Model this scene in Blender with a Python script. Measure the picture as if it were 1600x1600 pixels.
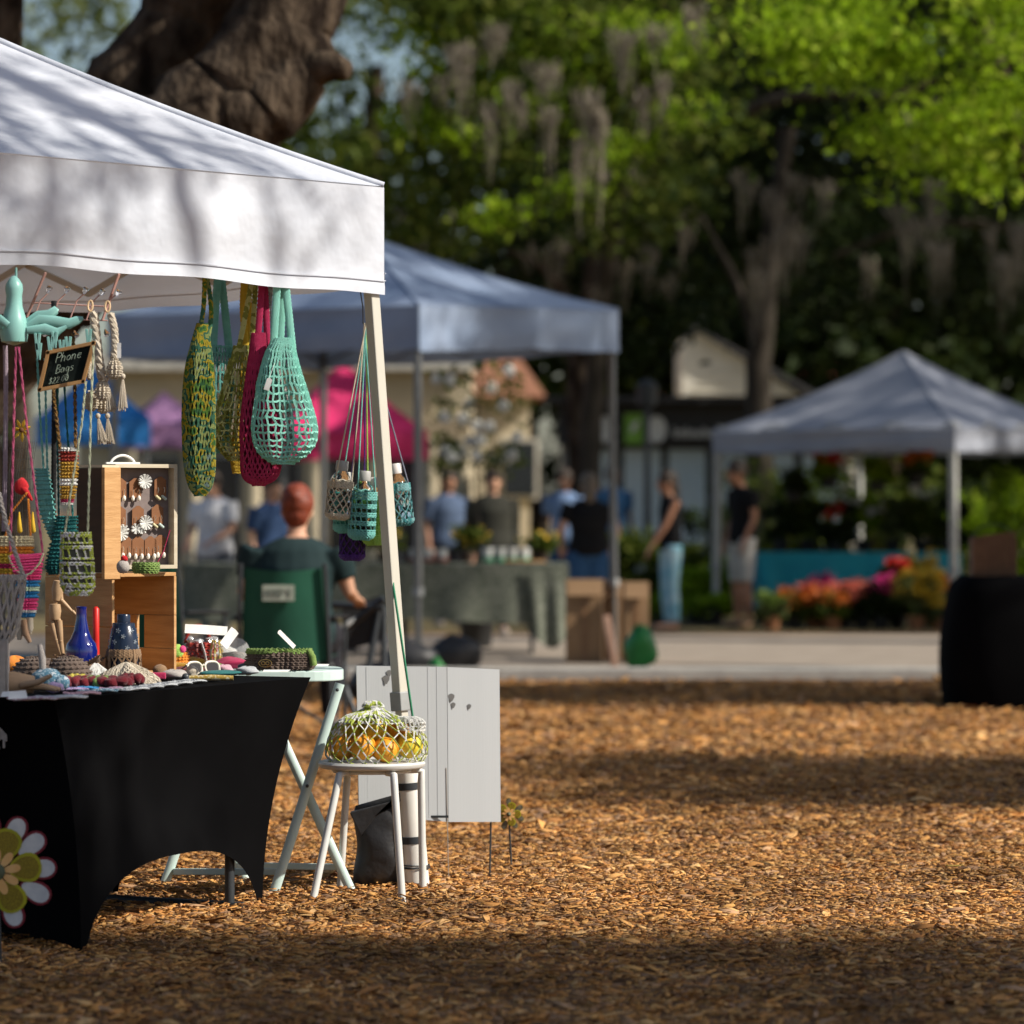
import bpy, math, random
import numpy as np
from mathutils import Vector, Matrix
R = math.radians
random.seed(7); rng = np.random.default_rng(7)
for o in list(bpy.data.objects): bpy.data.objects.remove(o, do_unlink=True)
scene = bpy.context.scene
COL = scene.collection

# ------------------------------------------------ camera, sky, sun, exposure
F = 5667.0; CAMZ = 1.3; HOR = 793.0           # 85 mm lens on a 24 mm square crop, 1600 px
cam = bpy.data.cameras.new('camera'); camo = bpy.data.objects.new('camera', cam); COL.objects.link(camo)
camo.location = (0, 0, CAMZ); camo.rotation_euler = (R(90), 0, 0)
cam.sensor_fit = 'HORIZONTAL'; cam.sensor_width = 24; cam.lens = 85; cam.shift_y = -7/1600
cam.clip_end = 2000; cam.clip_start = .1
cam.dof.use_dof = True; cam.dof.focus_distance = 11.8; cam.dof.aperture_fstop = 1.7; cam.dof.aperture_blades = 9
scene.camera = camo
SUN_EL, SUN_AZ = 38.0, 107.0                   # azimuth clockwise from +Y (view direction): from the right, a little behind
SD = Vector((math.cos(R(SUN_EL))*math.sin(R(SUN_AZ)), math.cos(R(SUN_EL))*math.cos(R(SUN_AZ)), math.sin(R(SUN_EL))))
w = bpy.data.worlds.new('World'); scene.world = w; w.use_nodes = True
nt = w.node_tree; bg = nt.nodes['Background']
sky = nt.nodes.new('ShaderNodeTexSky'); sky.sky_type = 'NISHITA'; sky.sun_disc = False
sky.sun_elevation = R(SUN_EL); sky.sun_rotation = R(SUN_AZ); sky.air_density = 1.0; sky.dust_density = 1.5
nt.links.new(sky.outputs[0], bg.inputs[0]); bg.inputs[1].default_value = 0.08
sl = bpy.data.lights.new('sun', 'SUN'); sl.energy = 5.0; sl.angle = R(0.6); sl.color = (1, .93, .82)
so = bpy.data.objects.new('sun', sl); COL.objects.link(so); so.location = SD*40
so.rotation_euler = SD.to_track_quat('Z', 'Y').to_euler()
scene.view_settings.view_transform = 'Standard'; scene.view_settings.look = 'None'
scene.view_settings.exposure = 0.35; scene.view_settings.gamma = 1

cy = scene.cycles; cy.max_bounces = 5; cy.diffuse_bounces = 2; cy.glossy_bounces = 3; cy.transmission_bounces = 5; cy.transparent_max_bounces = 6
cy.caustics_reflective = False; cy.caustics_refractive = False

# ------------------------------------------------ helpers
def PX(px, py, D): return Vector(((px-800)/F*D, D, CAMZ-(py-HOR)/F*D))
def GP(px, py, z=0):                            # point of a photograph pixel on the level plane z
    return PX(px, py, (CAMZ-z)*F/(py-HOR))
LOC = {}
def tag(o, label, cat, group=None, kind=None):
    if label: o['label'] = label
    if cat: o['category'] = cat
    if group: o['group'] = group
    if kind: o['kind'] = kind
    return o
def thing(name, label, cat, loc=(0, 0, 0), group=None):
    o = bpy.data.objects.new(name, None); COL.objects.link(o); o.location = loc
    o.empty_display_size = .1; LOC[o] = Vector(loc)
    return tag(o, label, cat, group)
def copy_tree(o, parent=None):
    c = o.copy(); COL.objects.link(c)
    if parent: c.parent = parent
    for ch in list(o.children): copy_tree(ch, c)
    return c
def base(o): return LOC.get(o, Vector((0, 0, 0)))

class MB:
    def __init__(s): s.v = []; s.f = []
    def add(s, vs, fs):
        k = len(s.v); s.v += [tuple(p) for p in vs]; s.f += [tuple(i+k for i in f) for f in fs]; return s
    def box(s, c, d, rz=0, m=None):
        x, y, z = d[0]/2, d[1]/2, d[2]/2
        M = (m if m else Matrix.Rotation(rz, 3, 'Z')); c = Vector(c)
        vs = [c+M@Vector((a*x, b*y, e*z)) for a in (-1, 1) for b in (-1, 1) for e in (-1, 1)]
        return s.add(vs, [(0, 1, 3, 2), (4, 6, 7, 5), (0, 4, 5, 1), (2, 3, 7, 6), (0, 2, 6, 4), (1, 5, 7, 3)])
    def bar(s, a, b, wx, wy, up=(0, 0, 1)):
        a, b = Vector(a), Vector(b); t = (b-a).normalized(); up = Vector(up)
        if abs(t.dot(up)) > .98: up = Vector((0, 1, 0))
        x = t.cross(up).normalized(); y = x.cross(t)
        vs = [p+x*i*wx/2+y*j*wy/2 for p in (a, b) for i, j in ((-1, -1), (1, -1), (1, 1), (-1, 1))]
        return s.add(vs, [(3, 2, 1, 0), (4, 5, 6, 7), (0, 1, 5, 4), (1, 2, 6, 5), (2, 3, 7, 6), (3, 0, 4, 7)])
    def tube(s, pts, r, n=8, closed=False, flat=1.0, up=None):
        P = [Vector(p) for p in pts]; N = len(P)
        if N < 2: return s
        rs = list(r) if hasattr(r, '__len__') else [r]*N
        u = None; vs = []
        for i in range(N):
            if closed: t = P[(i+1) % N]-P[i-1]
            else: t = P[min(i+1, N-1)]-P[max(i-1, 0)]
            if t.length < 1e-9: t = Vector((0, 0, 1))
            t.normalize()
            if up is not None: u = Vector(up)-t*t.dot(Vector(up))
            elif u is None: u = t.orthogonal()
            else: u = u-t*u.dot(t)
            if u.length < 1e-6: u = t.orthogonal()
            u.normalize(); b = t.cross(u)
            for k in range(n):
                a = 2*math.pi*k/n; vs.append(P[i]+(u*math.cos(a)*flat+b*math.sin(a))*rs[i])
        fs = []
        for i in range(N if closed else N-1):
            j = (i+1) % N
            for k in range(n): fs.append((i*n+k, i*n+(k+1) % n, j*n+(k+1) % n, j*n+k))
        if not closed: fs += [tuple(range(n-1, -1, -1)), tuple(range((N-1)*n, N*n))]
        return s.add(vs, fs)
    def lathe(s, prof, n=24, c=(0, 0, 0), sy=1.0, m=None):
        c = Vector(c); vs = []
        for r, z in prof:
            for k in range(n):
                a = 2*math.pi*k/n; p = Vector((r*math.cos(a), r*math.sin(a)*sy, z)); vs.append(c+(m@p if m else p))
        fs = []
        for i in range(len(prof)-1):
            for k in range(n): fs.append((i*n+k, i*n+(k+1) % n, (i+1)*n+(k+1) % n, (i+1)*n+k))
        if prof[0][0] > 1e-5: fs.append(tuple(range(n-1, -1, -1)))
        if prof[-1][0] > 1e-5: fs.append(tuple(range((len(prof)-1)*n, len(prof)*n)))
        return s.add(vs, fs)
    def ball(s, c, r, n=14, m=None, noise=0, seed=0):
        if not hasattr(r, '__len__'): r = (r, r, r)
        rr = random.Random(seed); ph = [rr.uniform(0, 6) for _ in range(6)]
        c = Vector(c); h = n//2+1; vs = []; fs = []
        for i in range(h+1):
            t = math.pi*i/h
            for k in range(n):
                a = 2*math.pi*k/n; q = 1
                if noise: q = 1+noise*(math.sin(3*a+ph[0]+2*t)+math.sin(5*t+ph[1]+a)+math.sin(2*a-3*t+ph[2]))/2
                p = Vector((r[0]*math.sin(t)*math.cos(a)*q, r[1]*math.sin(t)*math.sin(a)*q, r[2]*math.cos(t)*q)); vs.append(c+(m@p if m else p))
        for i in range(h):
            for k in range(n): fs.append((i*n+k, (i+1)*n+k, (i+1)*n+(k+1) % n, i*n+(k+1) % n))
        return s.add(vs, fs)
    def grid(s, fn, nu, nv, closeu=False):
        vs = [fn(i/nu, j/nv) for j in range(nv+1) for i in range(nu if closeu else nu+1)]
        W = nu if closeu else nu+1
        fs = [(j*W+i, j*W+(i+1) % W, (j+1)*W+(i+1) % W, (j+1)*W+i) for j in range(nv) for i in range(nu)]
        return s.add(vs, fs)
    def slab(s, out, t, m=None, c=(0, 0, 0)):       # outline in local xz, thickness along y
        c = Vector(c); n = len(out)
        vs = [Vector((x, y, z)) for y in (-t/2, t/2) for x, z in out]
        vs = [c+(m@p if m else p) for p in vs]
        fs = [tuple(range(n)), tuple(range(2*n-1, n-1, -1))]+[(i, i+n, (i+1) % n+n, (i+1) % n) for i in range(n)]
        return s.add(vs, fs)
    def build(s, name, mat, parent=None, smooth=True, origin=None, bevel=0):
        off = base(parent) if parent is not None else Vector(origin if origin is not None else (0, 0, 0))
        me = bpy.data.meshes.new(name); V = np.array(s.v, dtype=float).reshape(-1, 3)-np.array(off)
        me.from_pydata(V.tolist(), [], s.f); me.update()
        if smooth: me.polygons.foreach_set('use_smooth', [True]*len(me.polygons))
        o = bpy.data.objects.new(name, me); COL.objects.link(o); me.materials.append(mat)
        if parent is not None: o.parent = parent; LOC[o] = off
        else: o.location = off; LOC[o] = off
        if bevel:
            b = o.modifiers.new('bevel', 'BEVEL'); b.width = bevel; b.segments = 2; b.limit_method = 'ANGLE'
        elif smooth:
            try: me.set_sharp_from_angle(angle=R(50))
            except Exception: pass
        return o

def np_mesh(name, V, Fidx, mat, parent=None, smooth=False):
    """V (N,3) vertices, Fidx (M,k) polygons of equal size"""
    me = bpy.data.meshes.new(name); V = np.asarray(V, dtype=np.float32); Fi = np.asarray(Fidx, dtype=np.int32)
    off = base(parent) if parent is not None else Vector((0, 0, 0))
    V = V-np.array(off, dtype=np.float32)
    m, k = Fi.shape
    me.vertices.add(len(V)); me.vertices.foreach_set('co', V.ravel())
    me.loops.add(m*k); me.loops.foreach_set('vertex_index', Fi.ravel())
    me.polygons.add(m); me.polygons.foreach_set('loop_start', np.arange(m, dtype=np.int32)*k)
    me.update(calc_edges=True); me.validate()
    if smooth: me.polygons.foreach_set('use_smooth', np.ones(m, dtype=bool))
    me.materials.append(mat); o = bpy.data.objects.new(name, me); COL.objects.link(o)
    if parent is not None: o.parent = parent; LOC[o] = off
    return o

# ------------------------------------------------ procedural materials
def _ramp(nt, cols, interp='LINEAR'):
    r = nt.nodes.new('ShaderNodeValToRGB'); e = r.color_ramp.elements; r.color_ramp.interpolation = interp
    while len(e) < len(cols): e.new(.5)
    for i, c in enumerate(cols):
        e[i].position = (i/(len(cols)-1) if interp == 'LINEAR' else i/len(cols)); e[i].color = (*c, 1)
    return r
def M(name, col, col2=None, scale=12, rough=.65, bump=0, bscale=120, metal=0, transl=0, spec=.4, stretch=(1, 1, 1),
      cols=None, interp='LINEAR', glass=0, island=0, sheen=0, alpha=1, lo=.3, hi=.7, coat=0, wave=None, detail=5, bdist=.01, patch=0, bdet=3):
    m = bpy.data.materials.new(name); m.use_nodes = True; nt = m.node_tree; b = nt.nodes['Principled BSDF']
    tc = nt.nodes.new('ShaderNodeTexCoord'); mp = nt.nodes.new('ShaderNodeMapping'); mp.inputs['Scale'].default_value = stretch
    nt.links.new(tc.outputs['Object'], mp.inputs[0])
    n = nt.nodes.new('ShaderNodeTexNoise'); n.inputs['Scale'].default_value = scale; n.inputs['Detail'].default_value = detail
    nt.links.new(mp.outputs[0], n.inputs['Vector'])
    if cols is None:
        c2 = col2 if col2 else tuple(min(1, x*1.18) for x in col)
        c1 = col if col2 else tuple(x*.85 for x in col)
        cols = [c1, c2]
    r = _ramp(nt, cols, interp)
    if island:
        g = nt.nodes.new('ShaderNodeNewGeometry'); src = g.outputs['Random Per Island']
        nt.links.new(src, r.inputs[0])
    else:
        mr = nt.nodes.new('ShaderNodeMapRange'); mr.inputs[1].default_value = lo; mr.inputs[2].default_value = hi
        nt.links.new(n.outputs['Fac'], mr.inputs[0]); nt.links.new(mr.outputs[0], r.inputs[0])
    rout = r.outputs[0]
    if patch:
        n3 = nt.nodes.new('ShaderNodeTexNoise'); n3.inputs['Scale'].default_value = patch; n3.inputs['Detail'].default_value = 3
        nt.links.new(tc.outputs['Object'], n3.inputs['Vector'])
        m3 = nt.nodes.new('ShaderNodeMapRange'); m3.inputs[1].default_value = .35; m3.inputs[2].default_value = .62; m3.inputs[3].default_value = .55; m3.inputs[4].default_value = 1.05
        nt.links.new(n3.outputs['Fac'], m3.inputs[0]); vm = nt.nodes.new('ShaderNodeVectorMath'); vm.operation = 'SCALE'
        nt.links.new(rout, vm.inputs[0]); nt.links.new(m3.outputs[0], vm.inputs['Scale']); rout = vm.outputs[0]
    nt.links.new(rout, b.inputs['Base Color'])
    b.inputs['Roughness'].default_value = rough; b.inputs['Metallic'].default_value = metal
    b.inputs['Specular IOR Level'].default_value = spec
    if sheen: b.inputs['Sheen Weight'].default_value = sheen
    if coat: b.inputs['Coat Weight'].default_value = coat
    if glass: b.inputs['Transmission Weight'].default_value = glass; b.inputs['IOR'].default_value = 1.3
    if alpha < 1: b.inputs['Alpha'].default_value = alpha
    if bump:
        n2 = nt.nodes.new('ShaderNodeTexNoise'); n2.inputs['Scale'].default_value = bscale; n2.inputs['Detail'].default_value = bdet
        nt.links.new(mp.outputs[0], n2.inputs['Vector'])
        bp = nt.nodes.new('ShaderNodeBump'); bp.inputs['Strength'].default_value = bump; bp.inputs['Distance'].default_value = bdist
        nt.links.new(n2.outputs['Fac'], bp.inputs['Height']); nt.links.new(bp.outputs[0], b.inputs['Normal'])
    if transl:
        t = nt.nodes.new('ShaderNodeBsdfTranslucent'); nt.links.new(r.outputs[0], t.inputs[0])
        mx = nt.nodes.new('ShaderNodeMixShader'); mx.inputs[0].default_value = transl
        nt.links.new(b.outputs[0], mx.inputs[1]); nt.links.new(t.outputs[0], mx.inputs[2])
        nt.links.new(mx.outputs[0], nt.nodes['Material Output'].inputs[0])
    return m
YC = {}
def yarn(col, col2=None, cols=None, scale=30):
    key = (col, col2, str(cols))
    if key not in YC: YC[key] = M('yarn', col, col2, cols=cols, interp='CONSTANT' if cols else 'LINEAR', scale=scale if cols else 60,
                                  rough=.85, bump=.5, bscale=500, spec=.15, sheen=.2, transl=.08, lo=.25, hi=.75, detail=2)
    return YC[key]
white_fabric = M('white_canopy_fabric', (.60, .64, .72), (.68, .71, .78), scale=2.5, rough=.55, bump=.45, bscale=6, transl=.16, spec=.3, bdist=.035)
grey_fabric = M('grey_canopy_fabric', (.22, .29, .42), (.31, .38, .51), scale=2, rough=.5, bump=.3, bscale=4, transl=.12, spec=.3)
cream_metal = M('cream_painted_steel', (.50, .48, .415), (.54, .52, .45), rough=.4, scale=6, spec=.5)
grey_metal = M('grey_steel', (.17, .175, .18), rough=.35, metal=.6, scale=20)
grey_plastic = M('grey_plastic', (.30, .31, .31), rough=.5)
dark_metal = M('dark_steel', (.03, .035, .04), rough=.45)
black_cloth = M('black_stretch_cloth', (.0022, .0022, .0026), (.004, .004, .0045), scale=3, rough=.9, spec=.04, bump=.1, bscale=3)
white_paint = M('white_paint', (.58, .58, .55), (.64, .64, .61), rough=.35, scale=15, spec=.5)
mint_paint = M('pale_mint_paint', (.52, .66, .62), (.58, .71, .67), rough=.4, scale=15)
pine = M('pine_wood', (.42, .22, .085), (.58, .34, .15), scale=6, stretch=(1, 1, 9), rough=.55, bump=.15, bscale=30)
brown_wood = M('brown_wood', (.20, .085, .03), (.30, .14, .05), scale=6, stretch=(1, 1, 9), rough=.5)
card = M('cardboard', (.25, .15, .075), (.31, .19, .10), scale=4, rough=.8)
paper = M('white_paper', (.78, .78, .76), rough=.7)

# ================================================ the ground
mulch_m = M('mulch_ground', (.14, .07, .03), (.34, .18, .07), scale=14, rough=.9, bump=1.0, bscale=45)
g = MB(); g.add([(-300, -60, 0), (300, -60, 0), (300, 900, 0), (-300, 900, 0)], [(0, 1, 2, 3)])
tag(g.build('ground', mulch_m, smooth=False), None, None, kind='structure')
road_m = M('pale_paving', (.25, .205, .16), (.33, .275, .22), scale=3, rough=.85, bump=.25, bscale=60)
g = MB(); g.add([(-60, 27.0, .004), (60, 27.6, .004), (60, 37.2, .004), (-60, 36.8, .004)], [(0, 1, 2, 3)])
tag(g.build('road', road_m, smooth=False), None, None, kind='structure')
kerb_m = M('kerb_concrete', (.30, .29, .27), (.38, .37, .34), scale=8, rough=.85, bump=.3, bscale=50)
g = MB(); g.bar((-60, 26.88, .05), (60, 27.48, .05), .18, .1)
tag(g.build('kerb', kerb_m, smooth=False, bevel=.015), None, None, kind='structure')
grass_m = M('dry_verge', (.10, .085, .03), (.19, .14, .06), scale=9, rough=.9, bump=.6, bscale=40)
g = MB(); g.add([(-120, 37.3, .008), (120, 37.7, .008), (200, 300, .008), (-200, 300, .008)], [(0, 1, 2, 3)])
tag(g.build('verge', grass_m, smooth=False), None, None, kind='structure')

def chips():
    rngc = np.random.default_rng(3); Vs = []; 
    for d0, d1, dens, k in ((8.2, 10.2, 2500, .82), (10.2, 14, 3000, .80), (14, 18, 1500, 1.0), (18, 26.7, 560, 1.35)):
        wmax = .1412*d1+.9; n = int(dens*2*wmax*(d1-d0)); D = rngc.uniform(d0, d1, n); X = rngc.uniform(-wmax, wmax, n)
        keep = np.abs(X) < .1412*D+.9; D = D[keep]; X = X[keep]; n = len(D)
        L = np.clip(rngc.lognormal(-.25, .5, n), .3, 2.6)*.019*k; Wd = L*rngc.uniform(.14, .45, n); T = rngc.uniform(.0012, .0045, n)*k
        big = rngc.random(n) < .02; L[big] *= 1.7; Wd[big] *= 1.5
        z = rngc.random(n)**1.6*.024*k+.003+.012*(np.sin(X*2.1+D*.7)+np.sin(D*3.3-X*1.7))*.5+.008
        a = rngc.uniform(0, 2*np.pi, n); ti = rngc.normal(0, .15, n); ro = rngc.normal(0, .24, n)
        t = np.stack([np.cos(a)*np.cos(ti), np.sin(a)*np.cos(ti), np.sin(ti)], 1)
        s0 = np.stack([-np.sin(a), np.cos(a), np.zeros(n)], 1); nn = np.cross(t, s0)
        s = s0*np.cos(ro)[:, None]+nn*np.sin(ro)[:, None]; nn = np.cross(t, s); c = np.stack([X, D, np.maximum(z, .004)], 1)
        e1 = rngc.uniform(.25, 1, (n, 1)); e2 = rngc.uniform(.15, 1, (n, 1)); bend = rngc.normal(0, .12, (n, 1))*L[:, None]
        Lc, Wc, Tc = L[:, None], Wd[:, None], T[:, None]
        P = [c-t*Lc-s*Wc*e1, c-t*Lc+s*Wc*e1, c-s*Wc+nn*bend, c+s*Wc+nn*bend, c+t*Lc-s*Wc*e2, c+t*Lc+s*Wc*e2]
        top = [p+nn*Tc for p in P]
        Vs.append(np.stack(top+[P[0], P[1], P[4], P[5]], 1))
    V = np.concatenate(Vs); n = len(V)
    idx = np.array([(0, 2, 3, 1), (2, 4, 5, 3), (6, 8, 4, 0), (7, 1, 5, 9), (6, 0, 1, 7), (8, 9, 5, 4)])
    Fi = (idx[None]+np.arange(n)[:, None, None]*10).reshape(-1, 4)
    m = M('wood_chips', (.2, .1, .05), island=1, rough=.85, spec=.2, patch=1.7,
          cols=[(.12, .048, .018), (.38, .165, .052), (.54, .245, .072), (.70, .37, .115), (.60, .28, .08), (.78, .47, .19), (.34, .19, .105), (.56, .33, .175)])
    o = np_mesh('mulch_chips', V.reshape(-1, 3), Fi, m)
    tag(o, 'golden brown wood chip mulch spread over the whole ground', 'mulch', kind='stuff')
chips()

# a few fallen leaves lying on the mulch
leaf_y = M('fallen_leaf', (.40, .34, .06), (.30, .20, .05), rough=.7, transl=.2)
leaf_b = M('dry_leaf', (.20, .13, .07), (.28, .19, .11), rough=.8)
def fallen(px, py, L, a, mat, label):
    p = GP(px, py, .04); mb = MB(); n = 9; r = Matrix.Rotation(a, 3, 'Z')
    def fn(u, v):
        x = (u-.5)*2; wdt = .34*L*(1-abs(x)**2.2)*(1 if x < 0 else .9)
        y = (v-.5)*2*wdt
        return p+r@Vector((x*L, y, .006+.2*abs(y)+.12*L*x*x))
    mb.grid(fn, 10, 4); o = mb.build('fallen_leaf', mat, origin=p); tag(o, label, 'leaf', 'fallen leaves on the mulch')
fallen(1492, 1356, .036, .2, leaf_y, 'yellow fallen leaf on the sunlit mulch at the right')
fallen(690, 1385, .03, 1.2, leaf_b, 'curled brown leaf on the mulch below the wire stake of the white board')
fallen(1010, 1404, .032, 2.4, leaf_b, 'dry tan leaf at the edge of the shaded mulch')
fallen(560, 1425, .03, .8, leaf_b, 'brown leaf lying on the mulch between the stool legs')

# ================================================ trees
bark = M('oak_bark', (.016, .011, .008), (.105, .078, .055), scale=9, stretch=(1, 1, .45), rough=.95, bump=1.0, bscale=15, spec=.08, lo=.36, hi=.70, bdist=.08, bdet=9, detail=9)
bark_g = M('grey_bark', (.03, .026, .02), (.09, .075, .06), scale=6, stretch=(1, 1, .35), rough=.95, bump=1.0, bscale=20, spec=.1)
def leafmat(name, cols, transl=.42): return M(name, cols[0], cols=cols, island=1, rough=.6, transl=transl, spec=.12)
lf_bright = leafmat('spring_and_sunlit_leaves', [(.07, .13, .006), (.20, .33, .010), (.34, .50, .02), (.14, .24, .008), (.44, .54, .06)], .5)  # fresh lime leaves; the raised tones also stand for sunlit foliage
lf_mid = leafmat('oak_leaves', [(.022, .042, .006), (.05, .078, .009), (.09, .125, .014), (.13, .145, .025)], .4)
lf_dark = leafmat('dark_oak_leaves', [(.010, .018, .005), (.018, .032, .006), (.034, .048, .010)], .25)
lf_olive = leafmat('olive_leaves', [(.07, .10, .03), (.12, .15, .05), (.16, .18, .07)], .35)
moss_m = M('spanish_moss', (.15, .13, .10), cols=[(.16, .14, .105), (.25, .22, .17), (.36, .31, .24)], island=1, rough=.95, transl=.25, spec=.1)
def leaf_pts(cl, size, seed):
    r = np.random.default_rng(seed); out = []
    for c, rad, n in cl:
        d = r.normal(size=(n, 3)); d /= np.linalg.norm(d, axis=1)[:, None]
        out.append(np.array(c)+r.normal(size=(n, 3))*np.array(rad)*.55+d*.12*np.array(rad))
    P = np.concatenate(out); n = len(P)
    a = r.normal(size=(n, 3)); a /= np.linalg.norm(a, axis=1)[:, None]; b = r.normal(size=(n, 3)); b = np.cross(a, b); b /= np.linalg.norm(b, axis=1)[:, None]
    s = size*r.uniform(.6, 1.35, (n, 1)); cc = np.cross(a, b)*s*.18
    V = np.stack([P-a*s, P+b*s*.45+cc, P+a*s, P-b*s*.45+cc], 1).reshape(-1, 3)
    return V, np.arange(4*n).reshape(-1, 4)
def moss_mesh(spots, seed):
    r = np.random.default_rng(seed); Vs = []
    for c, L, wd, n in spots:
        c = np.array(c); ang = r.uniform(0, 6.28, n); rad = wd*np.sqrt(r.random(n)); l = L*(.2+.8*r.random(n)**1.6)*(1-.6*rad/wd)
        x0 = c[None]+np.stack([np.cos(ang)*rad, np.sin(ang)*rad, r.uniform(-.05, .12, n)], 1)
        ta = r.uniform(0, 6.28, n); s = np.stack([np.cos(ta), np.sin(ta), 0*ta], 1)*r.uniform(.004, .013, n)[:, None]
        cur = x0; seg = 5; pts = [cur]
        for k in range(seg):
            cur = cur+np.stack([r.normal(0, .02, n)-.12*rad*np.cos(ang), r.normal(0, .02, n)-.12*rad*np.sin(ang), -l/seg], 1); pts.append(cur)
        for k in range(seg):
            w0 = 1-.14*k; w1 = 1-.14*(k+1)
            Vs.append(np.stack([pts[k]-s*w0, pts[k]+s*w0, pts[k+1]+s*w1, pts[k+1]-s*w1], 1))
    V = np.concatenate(Vs); n = len(V); return V.reshape(-1, 3), np.arange(4*n).reshape(-1, 4)
def wob(pts, sub=5, amp=.03, seed=0):
    r = random.Random(seed); out = []
    P = [(Vector(p), q) for p, q in pts]
    for i in range(len(P)-1):
        p0 = P[max(i-1, 0)]; p1 = P[i]; p2 = P[i+1]; p3 = P[min(i+2, len(P)-1)]
        for k in range(sub):
            t = k/sub; cr = .5*((2*p1[0])+(p2[0]-p0[0])*t+(2*p0[0]-5*p1[0]+4*p2[0]-p3[0])*t*t+(-p0[0]+3*p1[0]-3*p2[0]+p3[0])*t**3)
            q = p1[1]*(1-t)+p2[1]*t
            out.append((cr+Vector((r.uniform(-1, 1), r.uniform(-1, 1), 0))*amp*q, q*(1+r.uniform(-.1, .1))))
    out.append(P[-1]); return out
def tree(name, label, trunk, limbs, clumps, lsize, lmat, moss=None, bk=bark, seed=0, group=None, n=16, crownname='crown', extra=None):
    b = Vector(trunk[0][0]); t = thing(name, label, 'tree', b, group)
    w_ = wob(trunk, 6, .10, seed); MB().tube([p for p, q in w_], [q for p, q in w_], n).build('trunk', bk, t)
    for i, l in enumerate(limbs):
        w_ = wob(l, 5, .12, seed+i+1); MB().tube([p for p, q in w_], [q for p, q in w_], 10 if l[0][1] < .2 else n).build('limb', bk, t)
    if clumps:
        V, Fi = leaf_pts(clumps, lsize, seed); np_mesh(crownname, V, Fi, lmat, t)
    if extra:
        for cl, sz, mt in extra: V, Fi = leaf_pts(cl, sz, seed+50); np_mesh('crown', V, Fi, mt, t)
    if moss:
        V, Fi = moss_mesh(moss, seed+9); np_mesh('spanish_moss', V, Fi, moss_m, t)['kind'] = 'stuff'
    return t
U = random.uniform
def pr(px, py, D, rpx): return (PX(px, py, D), rpx/F*D)

# the leaning forked oak behind the white tent
D0 = 20.0
tree('live_oak', 'huge forked oak trunk leaning behind the white tent roof',
     [(PX(-420, 1165, D0), .62), (PX(-330, 960, D0), .46), (PX(-150, 690, D0), .40), (PX(20, 480, D0), .38), (PX(140, 350, D0), .40), (PX(240, 260, D0), .40)],
     [[pr(80, 350, D0+.2, 110), pr(170, 215, D0+.2, 84), pr(230, 110, D0+.2, 70), pr(290, 10, D0+.2, 64), pr(350, -120, D0, 58), pr(440, -330, D0, 45), pr(600, -600, D0-.6, 30)],
      [pr(200, 330, D0-.3, 110), pr(310, 215, D0-.35, 100), pr(395, 120, D0-.3, 92), pr(455, 20, D0-.25, 82), pr(500, -110, D0, 68), pr(570, -400, D0+.3, 50), pr(720, -700, D0+1, 30)],
      [pr(380, 190, D0-.5, 60), pr(440, 150, D0-.45, 55), pr(480, 90, D0-.4, 40)],
      [pr(455, 115, D0-.4, 40), pr(515, 104, D0-.55, 24), pr(546, 112, D0-.6, 13)],
      [pr(-60, 800, D0+1.5, 60), pr(-40, 300, D0+1.5, 48), pr(0, 40, D0+1.5, 36), pr(10, -160, D0+1.5, 30)]],
     [(PX(U(480, 700), U(-700, -420), D0+U(-2, 2)), (.9, .9, .5), 260) for i in range(14)], .07, lf_mid, seed=11, n=22,
     moss=None)

# bright spring bough, upper right
D1 = 33.0
br = [(PX(U(1215, 1640), U(-60, 250), D1+U(-1.5, 1.5)), (U(.3, .55), U(.3, .5), U(.16, .3)), 165) for i in range(38)]
br += [(PX(U(1150, 1640), U(230, 300), D1+U(0, 2)), (.4, .4, .2), 40) for i in range(6)]
tree('live_oak', 'oak with bright lime green spring leaves at the upper right',
     [(Vector((6.3, 34.5, 0)), .5), (Vector((6.2, 34.4, 1.6)), .36), (Vector((6.0, 34.2, 4.2)), .32), (Vector((5.6, 34, 6.4)), .28), (Vector((5.0, 33.8, 9)), .2)],
     [[pr(1640, 330, D1, 22), pr(1580, 190, D1, 20), pr(1540, 60, D1, 18), pr(1500, -120, D1, 15)],
      [(Vector((5.7, 34, 6.0)), .14), (Vector((4.2, 33.4, 6.6)), .1), (Vector((2.6, 33, 6.3)), .06), (Vector((1.6, 33, 5.9)), .03)],
      [(Vector((5.9, 34, 5.2)), .1), (Vector((4.6, 33.2, 5.4)), .06), (Vector((3.4, 33, 5.0)), .03)]],
     br, .062, lf_bright, seed=21, moss=[(PX(1425, 190, D1), .75, .09, 30), (PX(1275, 60, D1+1), .6, .12, 26), (PX(1590, 240, D1), .5, .1, 20)])

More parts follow.
